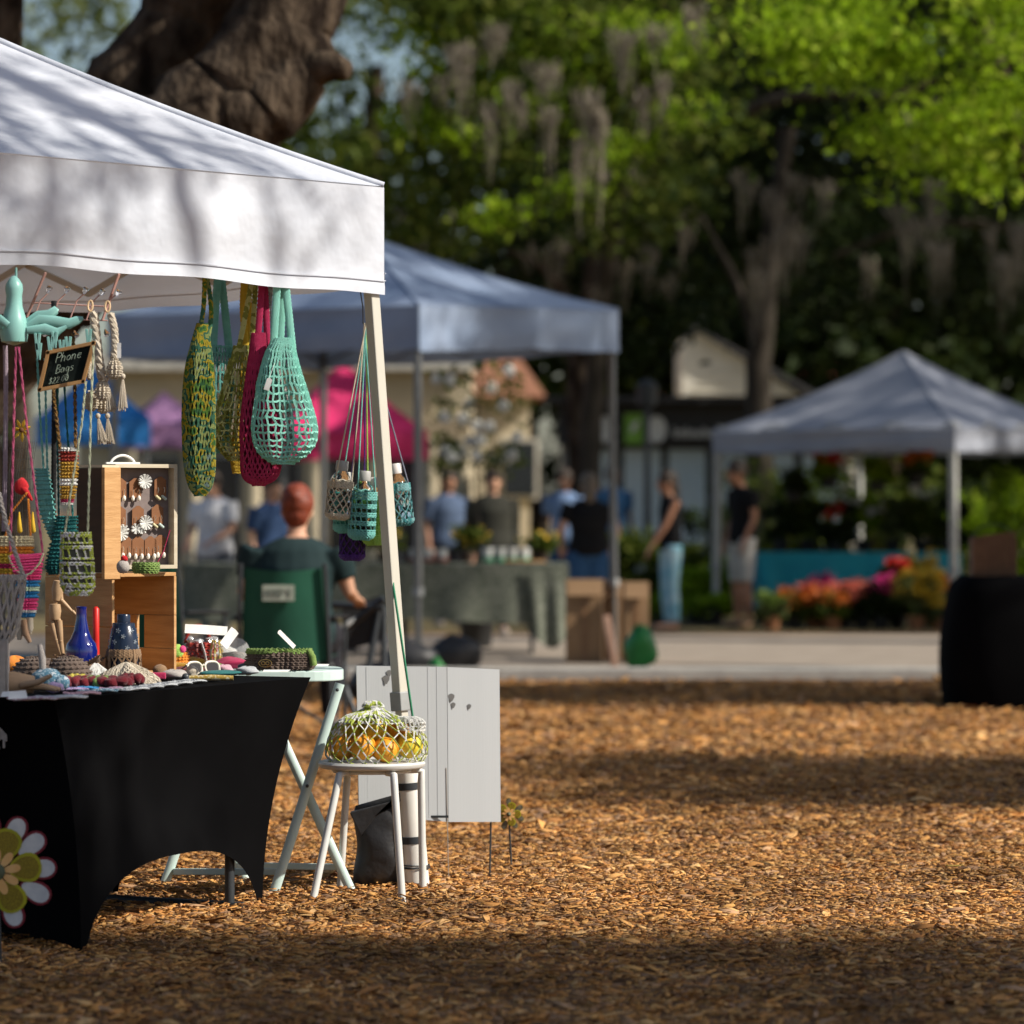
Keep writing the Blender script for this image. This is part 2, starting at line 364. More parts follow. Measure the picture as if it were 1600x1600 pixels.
# moss-hung oak in the middle
D2 = 43.0
mid = [(PX(U(640, 1130), U(-60, 210), D2+U(-2, 2)), (U(.35, .7), U(.35, .6), U(.18, .34)), 190) for i in range(40)]
mid += [(PX(U(600, 1050), U(200, 400), D2+U(0, 3)), (.5, .5, .3), 120) for i in range(14)]
mid += [(PX(U(560, 1100), U(-60, 330), D2+U(-3, 6)), (U(.5, .9), U(.5, .8), U(.25, .5)), 110) for i in range(34)]
brt = [(PX(x, y, D2-1.5), (.42, .35, .2), 150) for x, y in ((800, 62), (880, 80), (900, 120), (960, 60), (1010, 95), (1050, 70), (760, 130), (690, 110), (905, 300), (960, 235), (780, 335), (1080, 180), (660, 60), (830, 40), (930, 95), (1000, 40), (850, 170), (720, 210), (640, 190))]  # sunlit patches of this crown, put into a brighter leaf colour
ms = [(PX(x, y-10, D2-4.2), l*.0078, w_*.0078, int(34+w_*1.4)) for x, y, l, w_ in
      ((800, 150, 110, 16), (812, 170, 80, 12), (765, 180, 150, 14), (918, 160, 230, 22), (935, 190, 200, 15), (860, 190, 140, 18), (1005, 160, 90, 14), (1035, 140, 110, 14),
       (1030, 60, 80, 26), (720, 90, 150, 30), (690, 140, 60, 18), (975, 70, 110, 26), (850, 120, 90, 30), (1085, 30, 90, 18), (640, 150, 90, 20), (775, 60, 80, 22), (905, 240, 150, 10))]
tree('live_oak', 'oak hung with long grey moss strands in the upper middle',
     [(Vector((.98, 46.5, 0)), .28), (Vector((1.0, 46.5, 1.4)), .14), (Vector((1.05, 46.4, 3)), .13), (Vector((1.3, 45.9, 5)), .13), (Vector((1.9, 45, 7.5)), .18), (Vector((1.5, 44.5, 10)), .15)],
     [[(Vector((1.8, 45, 6.2)), .13), (Vector((1.0, 43.8, 6.4)), .09), (Vector((0, 43, 6.0)), .08), (Vector((-1.4, 43, 6.1)), .05)],
      [(Vector((1.7, 45.2, 5.4)), .09), (Vector((1.0, 43, 5.2)), .06), (Vector((.2, 42.5, 4.7)), .04)],
      [(Vector((1.7, 45.4, 5.6)), .1), (Vector((3.4, 44, 6.3)), .07), (Vector((5.2, 44, 6.2)), .05)]],
     mid, .075, lf_mid, moss=ms, seed=31, bk=bark_g, extra=[(brt, .07, lf_bright)])

# shaded oaks behind the right-hand tent, moss in shade
D3 = 52.0
dk = [(PX(U(830, 1700), U(-80, 330), D3+U(-3, 5)), (U(.6, 1.1), U(.6, 1), U(.35, .6)), 230) for i in range(70)]
dk += [(PX(U(1050, 1700), U(330, 500), D3+U(2, 6)), (U(.5, .9), .7, .4), 160) for i in range(30)]
dm = [(PX(U(860, 1640), U(270, 440), D3+U(-7, -3)), U(.6, 1.5), U(.10, .26), 40) for i in range(40)]
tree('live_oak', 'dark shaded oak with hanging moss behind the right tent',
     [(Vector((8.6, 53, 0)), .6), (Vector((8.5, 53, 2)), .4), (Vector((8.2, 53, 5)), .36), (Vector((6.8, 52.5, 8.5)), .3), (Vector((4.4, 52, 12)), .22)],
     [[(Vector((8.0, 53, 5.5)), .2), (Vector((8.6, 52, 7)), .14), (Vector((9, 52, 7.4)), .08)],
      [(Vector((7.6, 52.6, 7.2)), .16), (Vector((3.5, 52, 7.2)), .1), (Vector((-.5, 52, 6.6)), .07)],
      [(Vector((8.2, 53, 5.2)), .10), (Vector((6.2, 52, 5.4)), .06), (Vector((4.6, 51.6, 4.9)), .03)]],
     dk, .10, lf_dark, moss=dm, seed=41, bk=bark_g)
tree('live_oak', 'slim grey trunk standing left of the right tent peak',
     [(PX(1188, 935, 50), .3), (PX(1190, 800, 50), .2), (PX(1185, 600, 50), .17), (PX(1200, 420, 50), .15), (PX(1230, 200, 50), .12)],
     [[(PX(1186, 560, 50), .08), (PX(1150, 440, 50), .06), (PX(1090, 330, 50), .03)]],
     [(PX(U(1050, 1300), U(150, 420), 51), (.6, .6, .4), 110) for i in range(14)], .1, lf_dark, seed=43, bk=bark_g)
tree('live_oak', 'pale trunk rising beside the dark trunk behind the shoppers',
     [(PX(908, 960, 47), .26), (PX(906, 760, 47), .17), (PX(905, 560, 47), .15), (PX(930, 380, 47), .13), (PX(900, 160, 47), .1)],
     [[(PX(912, 500, 47), .07), (PX(850, 420, 47), .05), (PX(790, 390, 47), .02)]],
     [(PX(U(790, 1040), U(330, 560), 48), (.7, .6, .4), 110) for i in range(22)], .09, lf_dark, seed=45,
     moss=[(PX(U(620, 1060), U(330, 480), 46), U(.5, 1.1), .16, 24) for i in range(16)])
# far trees; the sky shows between them at the upper left
def fartree(X, D, h, rad, mat, label, seed, dens=1.0, n=46, low=2.0):
    r = random.Random(seed); cl = []
    for i in range(n):
        a = r.uniform(0, 6.28); q = r.random()**.5*rad; z = r.uniform(low, h)
        cl.append(((X+q*math.cos(a), D+q*math.sin(a)*.7, z), (r.uniform(.7, 1.4), 1, r.uniform(.4, .8)), int(95*dens)))
    tree('background_tree', label, [(Vector((X, D, 0)), .45), (Vector((X, D, h*.4)), .3), (Vector((X+.3, D, h*.8)), .16)],
         [[(Vector((X, D, h*.35)), .14), (Vector((X+rad*.5, D, h*.55)), .09), (Vector((X+rad*.8, D, h*.6)), .04)],
          [(Vector((X, D, h*.42)), .13), (Vector((X-rad*.5, D, h*.6)), .08), (Vector((X-rad*.8, D, h*.7)), .04)]],
         cl, .21, mat, seed=seed, group='trees far behind the market', n=8)
fartree(-11.5, 84, 14, 4.5, lf_olive, 'pale olive tree at the far upper left edge, sky beside it', 61, .8, 30, 3)
fartree(-6.6, 92, 11, 3.6, lf_olive, 'loose pale tree showing past the forked trunk', 62, .7, 24, 3)
fartree(-3.2, 78, 13.5, 3.0, lf_mid, 'green tree just right of the forked trunk, sky gaps beside it', 63, .9, 40, 2)
fartree(.2, 72, 13, 3.2, lf_mid, 'mid green tree behind the blue grey tent roof', 64, 1.1, 56, 3.4)
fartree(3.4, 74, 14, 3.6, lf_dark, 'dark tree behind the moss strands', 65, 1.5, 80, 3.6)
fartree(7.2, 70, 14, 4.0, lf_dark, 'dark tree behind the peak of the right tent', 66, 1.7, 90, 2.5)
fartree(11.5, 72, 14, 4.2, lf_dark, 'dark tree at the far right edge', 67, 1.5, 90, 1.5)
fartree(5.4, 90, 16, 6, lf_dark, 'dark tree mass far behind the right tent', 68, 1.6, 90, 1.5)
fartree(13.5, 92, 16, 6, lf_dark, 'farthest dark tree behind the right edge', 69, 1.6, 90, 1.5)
# oaks standing to the right of the view whose crowns throw the shade bands
def shade_oak(G, t, rad, n, dens, label, seed, bx=3.0):
    c = Vector(G)+SD*t; r = random.Random(seed); cl = []
    for i in range(n):
        a, b, d = r.uniform(-1, 1), r.uniform(-1, 1), r.uniform(-1, 1)
        cl.append(((c.x+a*rad[0], c.y+b*rad[1], c.z+d*rad[2]), (r.uniform(.5, .8), r.uniform(.35, .6), .35), dens))
    B = Vector((c.x+bx, c.y-.4, 0)); top = c+Vector((0, 0, .3))
    lim = [[(B+Vector((0, 0, c.z*.5)), .2), (c+Vector((rad[0]*s, rad[1]*q, U(-.3, .5))), .06)] for s, q in ((-.9, .3), (-.4, -.7), (.3, .8), (.7, -.5))]
    tree('shade_oak', label, [(B, .5), (B+Vector((-.1, 0, c.z*.35)), .3), (B+Vector((-bx*.5, .2, c.z*.75)), .24), (top, .14)], lim, cl, .075, lf_mid, seed=seed, group='oaks to the right that shade the ground')
shade_oak((.9, 9.27, 0), 14, (4.4, 1.4, 1.0), 210, 330, 'shade oak nearest the camera, off to the right, darkening the foreground mulch', 71)
shade_oak((2.7, 16.9, 0), 15, (1.5, 1.2, .8), 70, 300, 'second shade oak off to the right, darkening the middle band of mulch', 72)
shade_oak((0, 24.9, 0), 16, (5.5, 1.2, .9), 120, 260, 'third shade oak off to the right, shading the kerb', 73)
shade_oak((4.4, 39, 1.8), 17, (3.4, 2.4, 1.0), 60, 190, 'fourth shade oak off to the right, dappling the far right tent', 74)
shade_oak((-1.2, 29.5, 2.4), 17, (2.8, 2.2, .9), 46, 190, 'fifth shade oak off to the right, dappling the blue grey tent', 75)
shade_oak((4, 52, 4.5), 22, (9, 5, 1.8), 200, 230, 'farthest shade oak off to the right, darkening the moss hung trees', 76)
shade_oak((4.2, 46, 3.8), 19, (3.8, 2.4, 1.2), 130, 210, 'sixth shade oak added out of view to the right, darkening the trunks behind the shoppers', 77)  # extra unseen crown, added to darken the background
# limbs that shadow the white tent
def onto(px, py, k=9.0):                            # point on the sun ray through a spot of the tent face or roof
    D = 11.13+px/592*1.2; ye = 243+px*.097; yh = 50+px*.42
    if py < ye: D += (12.23-D)*min(1, (ye-py)/max(20, ye-yh))
    return PX(px, py, D)+SD*k
L1 = [(onto(-260, -60), .10), (onto(-60, 55), .075), (onto(120, 150), .062), (onto(215, 215), .056), (onto(262, 300), .052), (onto(284, 420), .04), (onto(287, 450), .02)]
B = onto(-260, -60)+Vector((4.2, -5.0, 0))
tree('shade_oak', 'slender oak limbs off to the right, shadowing the white tent',
     [(Vector((B.x, B.y, 0)), .4), (Vector((B.x-.1, B.y, 3)), .24), (Vector((B.x-.9, B.y+1.2, 7.2)), .17), (onto(-260, -60), .10)],
     [L1, [(onto(-20, 80, 8.5), .04), (onto(40, 220, 8.5), .034), (onto(72, 320, 8.5), .03), (onto(80, 460, 8.5), .02)],
      [(onto(190, 200, 9.3), .03), (onto(340, 230, 9.3), .028), (onto(392, 320, 9.3), .024), (onto(415, 460, 9.3), .016)],
      [(onto(70, 120, 8.8), .02), (onto(160, 280, 8.8), .016), (onto(180, 420, 8.8), .01)]],
     [(onto(U(-60, 240), U(70, 330), U(8, 10)), (.22, .22, .16), 20) for i in range(14)]+[(onto(x, y, U(7, 10)), (.30, .26, .12), 34) for x, y in ((20, 100), (60, 150), (110, 130), (150, 190), (200, 180), (250, 215), (300, 210), (350, 240), (410, 255), (30, 190), (90, 215), (330, 250))]+[(onto(U(-40, 130), U(300, 430), U(8, 10)), (.18, .2, .12), 22) for i in range(5)]+[(onto(U(420, 560), U(280, 420), U(8, 10)), (.12, .12, .1), 7) for i in range(4)], .045, lf_mid, seed=81)

# ================================================ buildings
def wallmat(n, c): return M(n, tuple(x*.9 for x in c), tuple(min(1, x*1.08) for x in c), scale=2.5, rough=.85, bump=.1, bscale=40)
cream_w = wallmat('cream_stucco', (.62, .53, .37)); red_t = M('terracotta', (.22, .095, .055), (.30, .14, .08), scale=20, rough=.8, bump=.4, bscale=30)
white_w = wallmat('white_clapboard', (.72, .68, .58)); dark_r = M('dark_shingle', (.035, .035, .038), (.07, .068, .07), scale=12, rough=.9, bump=.5, bscale=30)
glass_w = M('sky_reflection_glass', (.46, .58, .66), (.58, .68, .74), scale=.8, rough=.15, spec=.8); frame_m = M('window_frame', (.55, .52, .45), rough=.5)  # pale blue panes carry the reflected sky in their base colour
brick_w = wallmat('rust_brick', (.34, .17, .10)); dark_g = M('dark_glass', (.02, .025, .03), rough=.15, spec=.8)
DB = 60.0
def wpt(px, py, D): return PX(px, py, D)
# cream building
b0 = PX(430, 920, DB); b0.z = 0
t = thing('cream_building', 'cream stucco building with columns behind the stalls on the left', 'building', b0)
xl, xr = PX(120, 0, DB).x, PX(735, 0, DB).x; zt = 3.85
MB().box(((xl+xr)/2, DB+2.2, zt/2), (xr-xl, 4, zt)).build('wall', cream_w, t, False)
MB().box(((xl+xr)/2, DB+.05, zt-.14), (xr-xl+.3, .5, .28)).build('cornice', frame_m, t, False)
MB().box(((xl+xr)/2, DB+.02, 2.62), (xr-xl, .5, .34)).build('lintel', M('tan_stone', (.36, .28, .18), rough=.8), t, False)
for px in (205, 300, 395, 490, 585, 672, 722):
    MB().lathe([(.26, 0), (.26, .15), (.17, .2), (.15, 2.2), (.24, 2.35), (.24, 2.46)], 14, (PX(px, 0, DB).x, DB-.05, 0)).build('column', cream_w, t)
for px in (252, 348, 442, 538, 628):
    wd = MB().box((PX(px, 0, DB).x, DB+.17, 1.25), (.62, .06, 1.9)).build('window', frame_m, t, False)
    MB().box((PX(px, 0, DB).x, DB+.12, 1.25), (.5, .05, 1.76)).build('pane', dark_g, wd, False)
x0, x1 = PX(560, 0, DB).x, PX(830, 0, DB).x
t = thing('tiled_house', 'house with terracotta roof behind the white blossoms', 'building', ((x0+x1)/2, DB+5, 0))
MB().box(((x0+x1)/2, DB+7, 1.7), (x1-x0, 3, 3.4)).build('wall', cream_w, t, False)
rf = MB(); rf.add([(x0-.3, DB+5.2, 3.3), (x1+.3, DB+5.2, 3.3), (x1-.6, DB+7.2, 4.7), (x0+.6, DB+7.2, 4.7), (x0-.3, DB+9, 3.3), (x1+.3, DB+9, 3.3)],
       [(0, 1, 2, 3), (3, 2, 5, 4), (0, 3, 4), (1, 5, 2), (0, 4, 5, 1)]); rf.build('roof', red_t, t, False)
for px in (812,):
    wd = MB().box((PX(px, 0, DB+5.4).x, DB+5.47, 2.0), (.7, .07, 1.1)).build('window', frame_m, t, False)
    MB().box((PX(px, 0, DB+5.4).x, DB+5.42, 2.0), (.56, .05, .96)).build('pane', dark_g, wd, False)
# white gabled house above the shop
gx0, gx1 = PX(1066, 0, DB+6).x, PX(1250, 0, DB+6).x
t = thing('gabled_house', 'white gabled house seen above the dark shop roof', 'building', ((gx0+gx1)/2, DB+6, 0))
gz = 1.3+(793-575)/F*(DB+6); gp = 1.3+(793-520)/F*(DB+6)
MB().add([(gx0, DB+6, 0), (gx1, DB+6, 0), (gx1, DB+6, gz-.5), ((gx0+.35), DB+6, gp), (gx0, DB+6, gp-.1)]+[(gx0, DB+9, 0), (gx1, DB+9, 0), (gx1, DB+9, gz-.5), ((gx0+.35), DB+9, gp), (gx0, DB+9, gp-.1)],
         [(0, 1, 2, 3, 4), (9, 8, 7, 6, 5), (1, 6, 7, 2), (0, 4, 9, 5)]).build('wall', white_w, t, False)
rf = MB(); rf.bar((gx0+.2, DB+7.5, gp+.09), (gx1+.3, DB+7.5, gz-.5), 3.4, .08); rf.build('roof', dark_r, t, False)
for k in range(9): MB().box(((gx0+gx1)/2, DB+5.985, 2.75+k*.13), (gx1-gx0-.05-max(0, k-4)*.2, .02, .02)).build('clapboard', white_w, t, False)
# red roofed house, glimpsed
t = thing('red_roofed_house', 'reddish roof glimpsed between the dark trunks at right', 'building', PX(1200, 0, 80).xy.to_3d())
hx = PX(1195, 0, 80).x
MB().box((hx, 82, 1.9), (4.2, 3, 3.8)).build('wall', white_w, t, False)
MB().add([(hx-2.4, 80.2, 3.7), (hx+2.4, 80.2, 3.7), (hx+1.6, 82, 5.3), (hx-1.6, 82, 5.3), (hx-2.4, 84, 3.7), (hx+2.4, 84, 3.7)], [(0, 1, 2, 3), (3, 2, 5, 4), (0, 3, 4), (1, 5, 2), (0, 4, 5, 1)]).build('roof', M('dull_red_metal', (.34, .10, .085), (.42, .15, .12), rough=.6), t, False)
# shop with sign
DS = 56.0; sx0, sx1 = PX(880, 0, DS).x, PX(1330, 0, DS).x
t = thing('shop_building', 'shop with pale blue windows under a dark sign band', 'building', ((sx0+sx1)/2, DS, 0))
MB().box(((sx0+sx1)/2, DS+2, 1.5), (sx1-sx0, 3.6, 3.0)).build('wall', M('grey_wall', (.20, .20, .19), rough=.8), t, False)
za, zb = 1.3+(793-695)/F*DS, 1.3+(793-632)/F*DS
MB().box(((sx0+sx1)/2, DS-.05, (za+zb)/2), (sx1-sx0+.2, .5, zb-za)).build('sign_band', M('charcoal_board', (.03, .03, .032), rough=.6), t, False)
MB().box(((sx0+sx1)/2, DS-.2, zb+.06), (sx1-sx0+.6, 1.2, .1)).build('roof_edge', dark_r, t, False)
for i in range(6):
    xa = sx0+.25+i*(sx1-sx0-.3)/6; ww = (sx1-sx0-.3)/6-.12
    wd = MB().box((xa+ww/2, DS+.17, 1.25), (ww+.08, .06, 2.0)).build('window', M('dark_frame', (.04, .045, .05), rough=.5), t, False)
    MB().box((xa+ww/2, DS+.11, 1.25), (ww, .05, 1.9)).build('pane', glass_w, wd, False)
sg = thing('shop_sign', 'lit looking shop sign with two white discs, a green badge and white lettering', 'sign', PX(1010, 668, DS-.4))
wl = M('white_letters', (.75, .75, .72), rough=.5); gl = M('green_badge', (.20, .45, .05), (.28, .52, .08), rough=.5)
for px, rx, rz_ in ((944, .19, .2), (1026, .15, .21)):
    MB().slab([(rx*math.cos(a*.393), rz_*math.sin(a*.393)) for a in range(16)], .05, c=PX(px, 671, DS-.38)).build('disc', wl, sg, False)
bd = MB().box(PX(990, 670, DS-.38), (.28, .05, .46)).build('badge', gl, sg, False)
MB().slab([(-.06, -.1), (.05, -.02), (.09, .12), (-.03, .05)], .02, c=PX(990, 668, DS-.42)).build('leaf_mark', wl, bd, False)
for k in range(9):   # row of letters, too blurred to read
    p = PX(1056+k*9.2, 677, DS-.38); h = (.15, .1, .15, .1, .1, .15, .1, .1, .12)[k]
    m = MB(); m.box(p+Vector((-.022, 0, h/2-.06)), (.022, .04, h)); m.box(p+Vector((.022, 0, .05-.06)), (.022, .04, .1)); m.box(p+Vector((0, 0, -.05+(.08 if k % 2 else 0))), (.066, .036, .022)); m.build('letter', wl, sg, False)
# lamp post
t = thing('lamp_post', 'thin black lamp post in front of the shop', 'lamp post', PX(1012, 955, 45))
MB().tube([PX(1013, 955, 45), PX(1012, 860, 45), PX(1011, 640, 45)], [.07, .05, .035], 10).build('post', dark_metal, t)
MB().lathe([(.02, 0), (.11, .05), (.14, .3), (.05, .38)], 12, PX(1011, 640, 45)).build('lantern', dark_metal, t)

# ================================================ pop-up tents
def tent(name, label, center, rot, half, zb, zt, zp, fab, legm, legw=.038, sag=.22, raise_leg=None, foot_off=None, detail=1, group=None, wrinkle=1.0, truss=True):
    t = thing(name, label, 'tent', (0, 0, 0), group); h = half; q = raise_leg or {}
    def lift(x, y):                                     # bilinear lift of corners
        u, v = (x/h+1)/2, (y/h+1)/2; c = lambda i, j: q.get((i, j), 0)
        return c(-1, -1)*(1-u)*(1-v)+c(1, -1)*u*(1-v)+c(-1, 1)*(1-u)*v+c(1, 1)*u*v
    def roof(x, y):
        m = max(abs(x), abs(y))/h; k = min(abs(x), abs(y))/max(h*m, 1e-6)
        f = (1-m)*(1-sag*m); f -= .05*math.sin(math.pi*min(1, m))*max(0, 1-k)**1.5*max(0, 1-m)**.5
        return zt+(zp-zt)*f+lift(x, y)
    n = 30*detail
    for k in range(4):
        Rk = Matrix.Rotation(k*math.pi/2, 3, 'Z')
        def rp(u, v, Rk=Rk):
            p = Rk@Vector(((u*2-1)*v*h, -v*h, 0)); p.z = roof(p.x, p.y)+.004; return p
        MB().grid(rp, n, n).build('roof_panel', fab, t)
    for sx in (-1, 1):
        for sy in (-1, 1):
            pts = [Vector((sx*h*k/14, sy*h*k/14, roof(sx*h*k/14, sy*h*k/14)+.008)) for k in range(15)]
            MB().tube(pts, .011, 8).build('hip_seam', fab, t)
    for k in range(4):
        Rz = Matrix.Rotation(k*math.pi/2, 3, 'Z'); sd = 10*k+1
        def val(u, v, Rz=Rz, sd=sd):
            x = (u*2-1)*h; p = Rz@Vector((x, -h, 0)); e = (1-abs(u*2-1)**6)
            w = wrinkle*e*(.012*math.sin(9*u+sd)*v+.006*math.sin(23*u+2*v+sd)*v+.007*math.sin(v*7+5*u+sd)); 
            if v > .86: w += .004
            sagz = -wrinkle*v*(.012*math.sin(u*7+sd)+.004*math.sin(u*31+sd)*v)
            return Rz@Vector((x, -h-.002-w, zt+(zb-zt)*v+sagz))+Vector((0, 0, lift(p.x, p.y)))
        MB().grid(val, 48*detail, 14).build('valance', fab, t)
        MB().tube([val(i/40, .87)+Rz@Vector((0, -.003, 0)) for i in range(41)], .0022, 4).build('hem_seam', fab, t)
        if truss:
            for s in (0, 1):
                m = MB(); zz = zb+.02
                for i in range(4):
                    a, b = -h+.04+(2*h-.08)*i/4, -h+.04+(2*h-.08)*(i+1)/4; z1, z2 = (zz+.28, zz+.03) if (i+s) % 2 else (zz+.03, zz+.28)
                    pa, pb = Rz@Vector((a, -h+.035+.012*s, 0)), Rz@Vector((b, -h+.035+.012*s, 0))
                    m.bar(pa+Vector((0, 0, z1+lift(pa.x, pa.y))), pb+Vector((0, 0, z2+lift(pb.x, pb.y))), .010, .022)
                m.build('truss_bar', legm, t, False)
    for sx in (-1, 1):
        for sy in (-1, 1):
            lf = q.get((sx, sy), 0); fo = (foot_off or {}).get((sx, sy), (0, 0)); a = Vector((sx*(h-.045), sy*(h-.045), zt-.05+lf)); b = Vector((sx*(h-.025)+fo[0], sy*(h-.025)+fo[1], 0))
            mid = a.lerp(b, 1-(.66/(zt))); 
            MB().bar(a, mid, legw, legw, up=(0, 1, 0)).build('leg', legm, t, False, bevel=.004)
            MB().bar(mid+(a-mid).normalized()*.03, b+Vector((0, 0, .01)), legw*.8, legw*.8, up=(0, 1, 0)).build('lower_leg', legm, t, False, bevel=.003)
            MB().bar(mid+(a-mid).normalized()*.03, mid-(a-mid).normalized()*.035, legw*1.32, legw*1.32, up=(0, 1, 0)).build('leg_clamp', grey_plastic, t, False, bevel=.004)
            MB().box((b.x, b.y, .006), (.10, .10, .008)).build('foot_plate', legm, t, False)
    MB().tube([Vector((0, 0, zp-.03)), Vector((0, 0, zp-.4))], .02, 8).build('peak_pole', legm, t)
    t.location = center; t.rotation_euler.z = rot; LOC[t] = Vector(center)
    return t
# nearest white tent: its front edge runs from the right corner towards the lower left
TA = R(46)                                           # front edge direction (cos, sin), going right and away
CA = Vector((-.435, 12.30, 0)); ea = Vector((math.cos(TA), math.sin(TA), 0)); na = Vector((-math.sin(TA), math.cos(TA), 0)); HA = 1.525
ctr = CA-ea*HA+na*HA
off = Matrix.Rotation(-TA, 3, 'Z')@Vector((.140, -.02, 0))
tent('canopy_tent', 'nearest white pop-up tent with goods hanging under its edge', ctr, TA, HA, 2.035, 2.385, 3.27, white_fabric, cream_metal, .040,
     foot_off={(1, -1): (off.x, off.y)}, detail=2)
# blue grey tent in the middle
TB = R(32); CB = PX(655, 548, 28); CB.z = 0
# its near corner is (-1,-1): left face looks left, right face looks right
rotB = R(58)-R(90)+R(90); eR = Vector((math.sin(R(32)), math.cos(R(32)), 0)); eL = Vector((-math.cos(R(32)), math.sin(R(32)), 0))
ctrB = CB+eR*1.525+eL*1.525
tent('canopy_tent', 'blue grey pop-up tent in the middle behind the white tent', ctrB, math.atan2(eR.y, eR.x), 1.525, 2.52, 2.86, 3.52, grey_fabric, grey_metal, .05, raise_leg={(1, -1): .10}, sag=.2)
# grey tent at the right, peak visible
CC = PX(1492, 700, 38); CC.z = 0
aR = Vector((math.cos(R(35)), math.sin(R(35)), 0)); aL = Vector((-math.sin(R(35)), math.cos(R(35)), 0))
# left edge 2.4 m in projection, right edge runs out of the picture
aL2 = Vector((-.80, .60, 0)); aR2 = Vector((.60, .80, 0))
ctrC = CC+aL2*1.525+aR2*1.525
grey2 = M('worn_grey_canopy', (.27, .29, .345), (.36, .38, .435), scale=1.6, rough=.55, bump=.3, bscale=4, transl=.12)
tent('canopy_tent', 'grey pop-up tent over the flower stall at the right', ctrC, math.atan2(aR2.y, aR2.x), 1.525, 1.90, 2.13, 3.02, grey2, M('white_leg', (.40, .40, .37), rough=.4), .07, sag=.25, group=None)
def small_tent(px0, px1, pyb, pyt, D, col, label, rot, peakpx):
    c = PX((px0+px1)/2, 0, D); h = (px1-px0)/F*D/2/ (abs(math.cos(rot))+abs(math.sin(rot))); zb = 1.3+(HOR-pyb)/F*D; zt = zb+.32; zp = 1.3+(HOR-peakpx)/F*D
    m = M('tent_fabric', tuple(x*.9 for x in col), col, scale=2, rough=.6, transl=.2)
    tent('canopy_tent', label, (c.x, c.y+h, 0), rot, h, zb, zt, zp, m, grey_metal, .05, truss=False)
small_tent(392, 668, 716, 650, 46, (.85, .04, .19), 'hot pink tent behind the blue grey tent', R(12), 560)
small_tent(170, 330, 700, 660, 50, (.42, .22, .42), 'lilac tent far behind the hanging mesh bags', R(20), 612)
small_tent(40, 232, 695, 640, 44, (.02, .22, .62), 'bright blue tent behind the phone bags', R(25), 572)
# stripes of white print on the pink and lilac tents

# ================================================ the near stall
def W2(p, d=0): return Vector(p)
td = Vector((.438, .899, 0)); tb = Vector((-.899, .438, 0)); NF = Vector((-1.324, 10.49, 0)); TL, TW, TH = 1.52, .80, .745
def TP(a, b, z=TH): return NF+td*a+tb*b+Vector((0, 0, z))
t = thing('folding_table', 'folding table frame under the black stretch cover', 'table', TP(TL/2, TW/2, 0))
MB().grid(lambda u, v: TP(.08+u*(TL-.16), .08+v*(TW-.16), TH-.035), 1, 1).build('tabletop', grey_plastic, t, False)
for a in (.30, 1.22):
    for b in (.13, .67): MB().tube([TP(a, b, .02), TP(a, b, TH-.04)], .016, 8).build('leg', dark_metal, t)
    MB().tube([TP(a, .08, .02), TP(a, .72, .02)], .016, 8).build('foot_bar', dark_metal, t)
MB().tube([TP(.30, .67, .06), TP(1.22, .67, .06)], .014, 8).build('stretcher', dark_metal, t)
# stretch cover
cl = MB()
crn = [TP(0, 0, 0), TP(TL, 0, 0), TP(TL, TW, 0), TP(0, TW, 0)]; inn = [(1, -.15), (-1, 1), (-1, -1), (1, -1)]
def cc(k, wv):
    q = .115*(1-(1-wv)**2); return crn[k]+td*inn[k][0]*q+tb*inn[k][1]*q
def panel(k, hgt):
    k2 = (k+1) % 4
    def fn(u, v):
        s_ = min(1, abs(2*u-1)/.94); zb = hgt*max(0, 1-s_**2.6)**.62+.0; z = (TH-.012)-v*(TH-.012-zb); wv = 1-z/(TH-.012); wv = min(1, max(0, wv))
        a, b = cc(k, wv), cc(k2, wv); p = a.lerp(b, u); 
        inward = (TP(TL/2, TW/2, 0)-p).normalized(); bow = .05*math.sin(math.pi*u)*math.sin(math.pi*min(1, v*1.0))
        p = p+inward*bow; p.z = z+.012*(1-v)+.0; return p
    return fn
for k, h in ((0, .23), (1, .30), (2, .23), (3, .05)): cl.grid(panel(k, h), 44, 26)
cl.grid(lambda u, v: TP(u*TL, v*TW, TH), 8, 6)
o = cl.build('tablecloth', black_cloth, origin=TP(TL/2, TW/2, 0)); tag(o, 'black stretch table cover with arched hems at the front stall', 'tablecloth')
MB().tube([TP(-.004, -.004, .66), TP(-.004, -.004, .715)], .02, 8)

# pale folding table behind it
t = thing('side_table', 'pale mint folding table with crossed legs beside the black table', 'table', PX(470, 1392, 12.2))
tc_, tz = Vector((-.86, 12.35, 0)), .752
ou = []
for i in range(40):
    a = 2*math.pi*i/40; cx, sx = math.cos(a), math.sin(a); ou.append((math.copysign(abs(cx)**.6, cx)*.285, math.copysign(abs(sx)**.6, sx)*.22))
top = MB(); n = len(ou); rot = Matrix.Rotation(R(6), 3, 'Z')
top.add([tc_+rot@Vector((x, y, 0))+Vector((0, 0, z)) for z in (tz-.036, tz) for x, y in ou], [tuple(range(n-1, -1, -1)), tuple(range(n, 2*n))]+[(i, (i+1) % n, (i+1) % n+n, i+n) for i in range(n)])
top.build('tabletop', mint_paint, t, False, bevel=.004)
for (a, b, d1, d2) in (((531, 1068), (428, 1400), 12.15, 12.08), ((402, 1068), (548, 1392), 12.22, 12.18), ((365, 1062), (258, 1396), 12.5, 12.42), ((236, 1062), (384, 1388), 12.56, 12.5)):
    p, q = PX(*a, d1), PX(*b, d2); q.z = max(q.z, .015); d = (q-p).normalized()
    e = q-d*.16; m = MB(); m.tube([p, e, q+Vector((.0, 0, 0))], .0165, 8, flat=.6, up=(0, 1, 0)); m.build('leg', mint_paint, t)
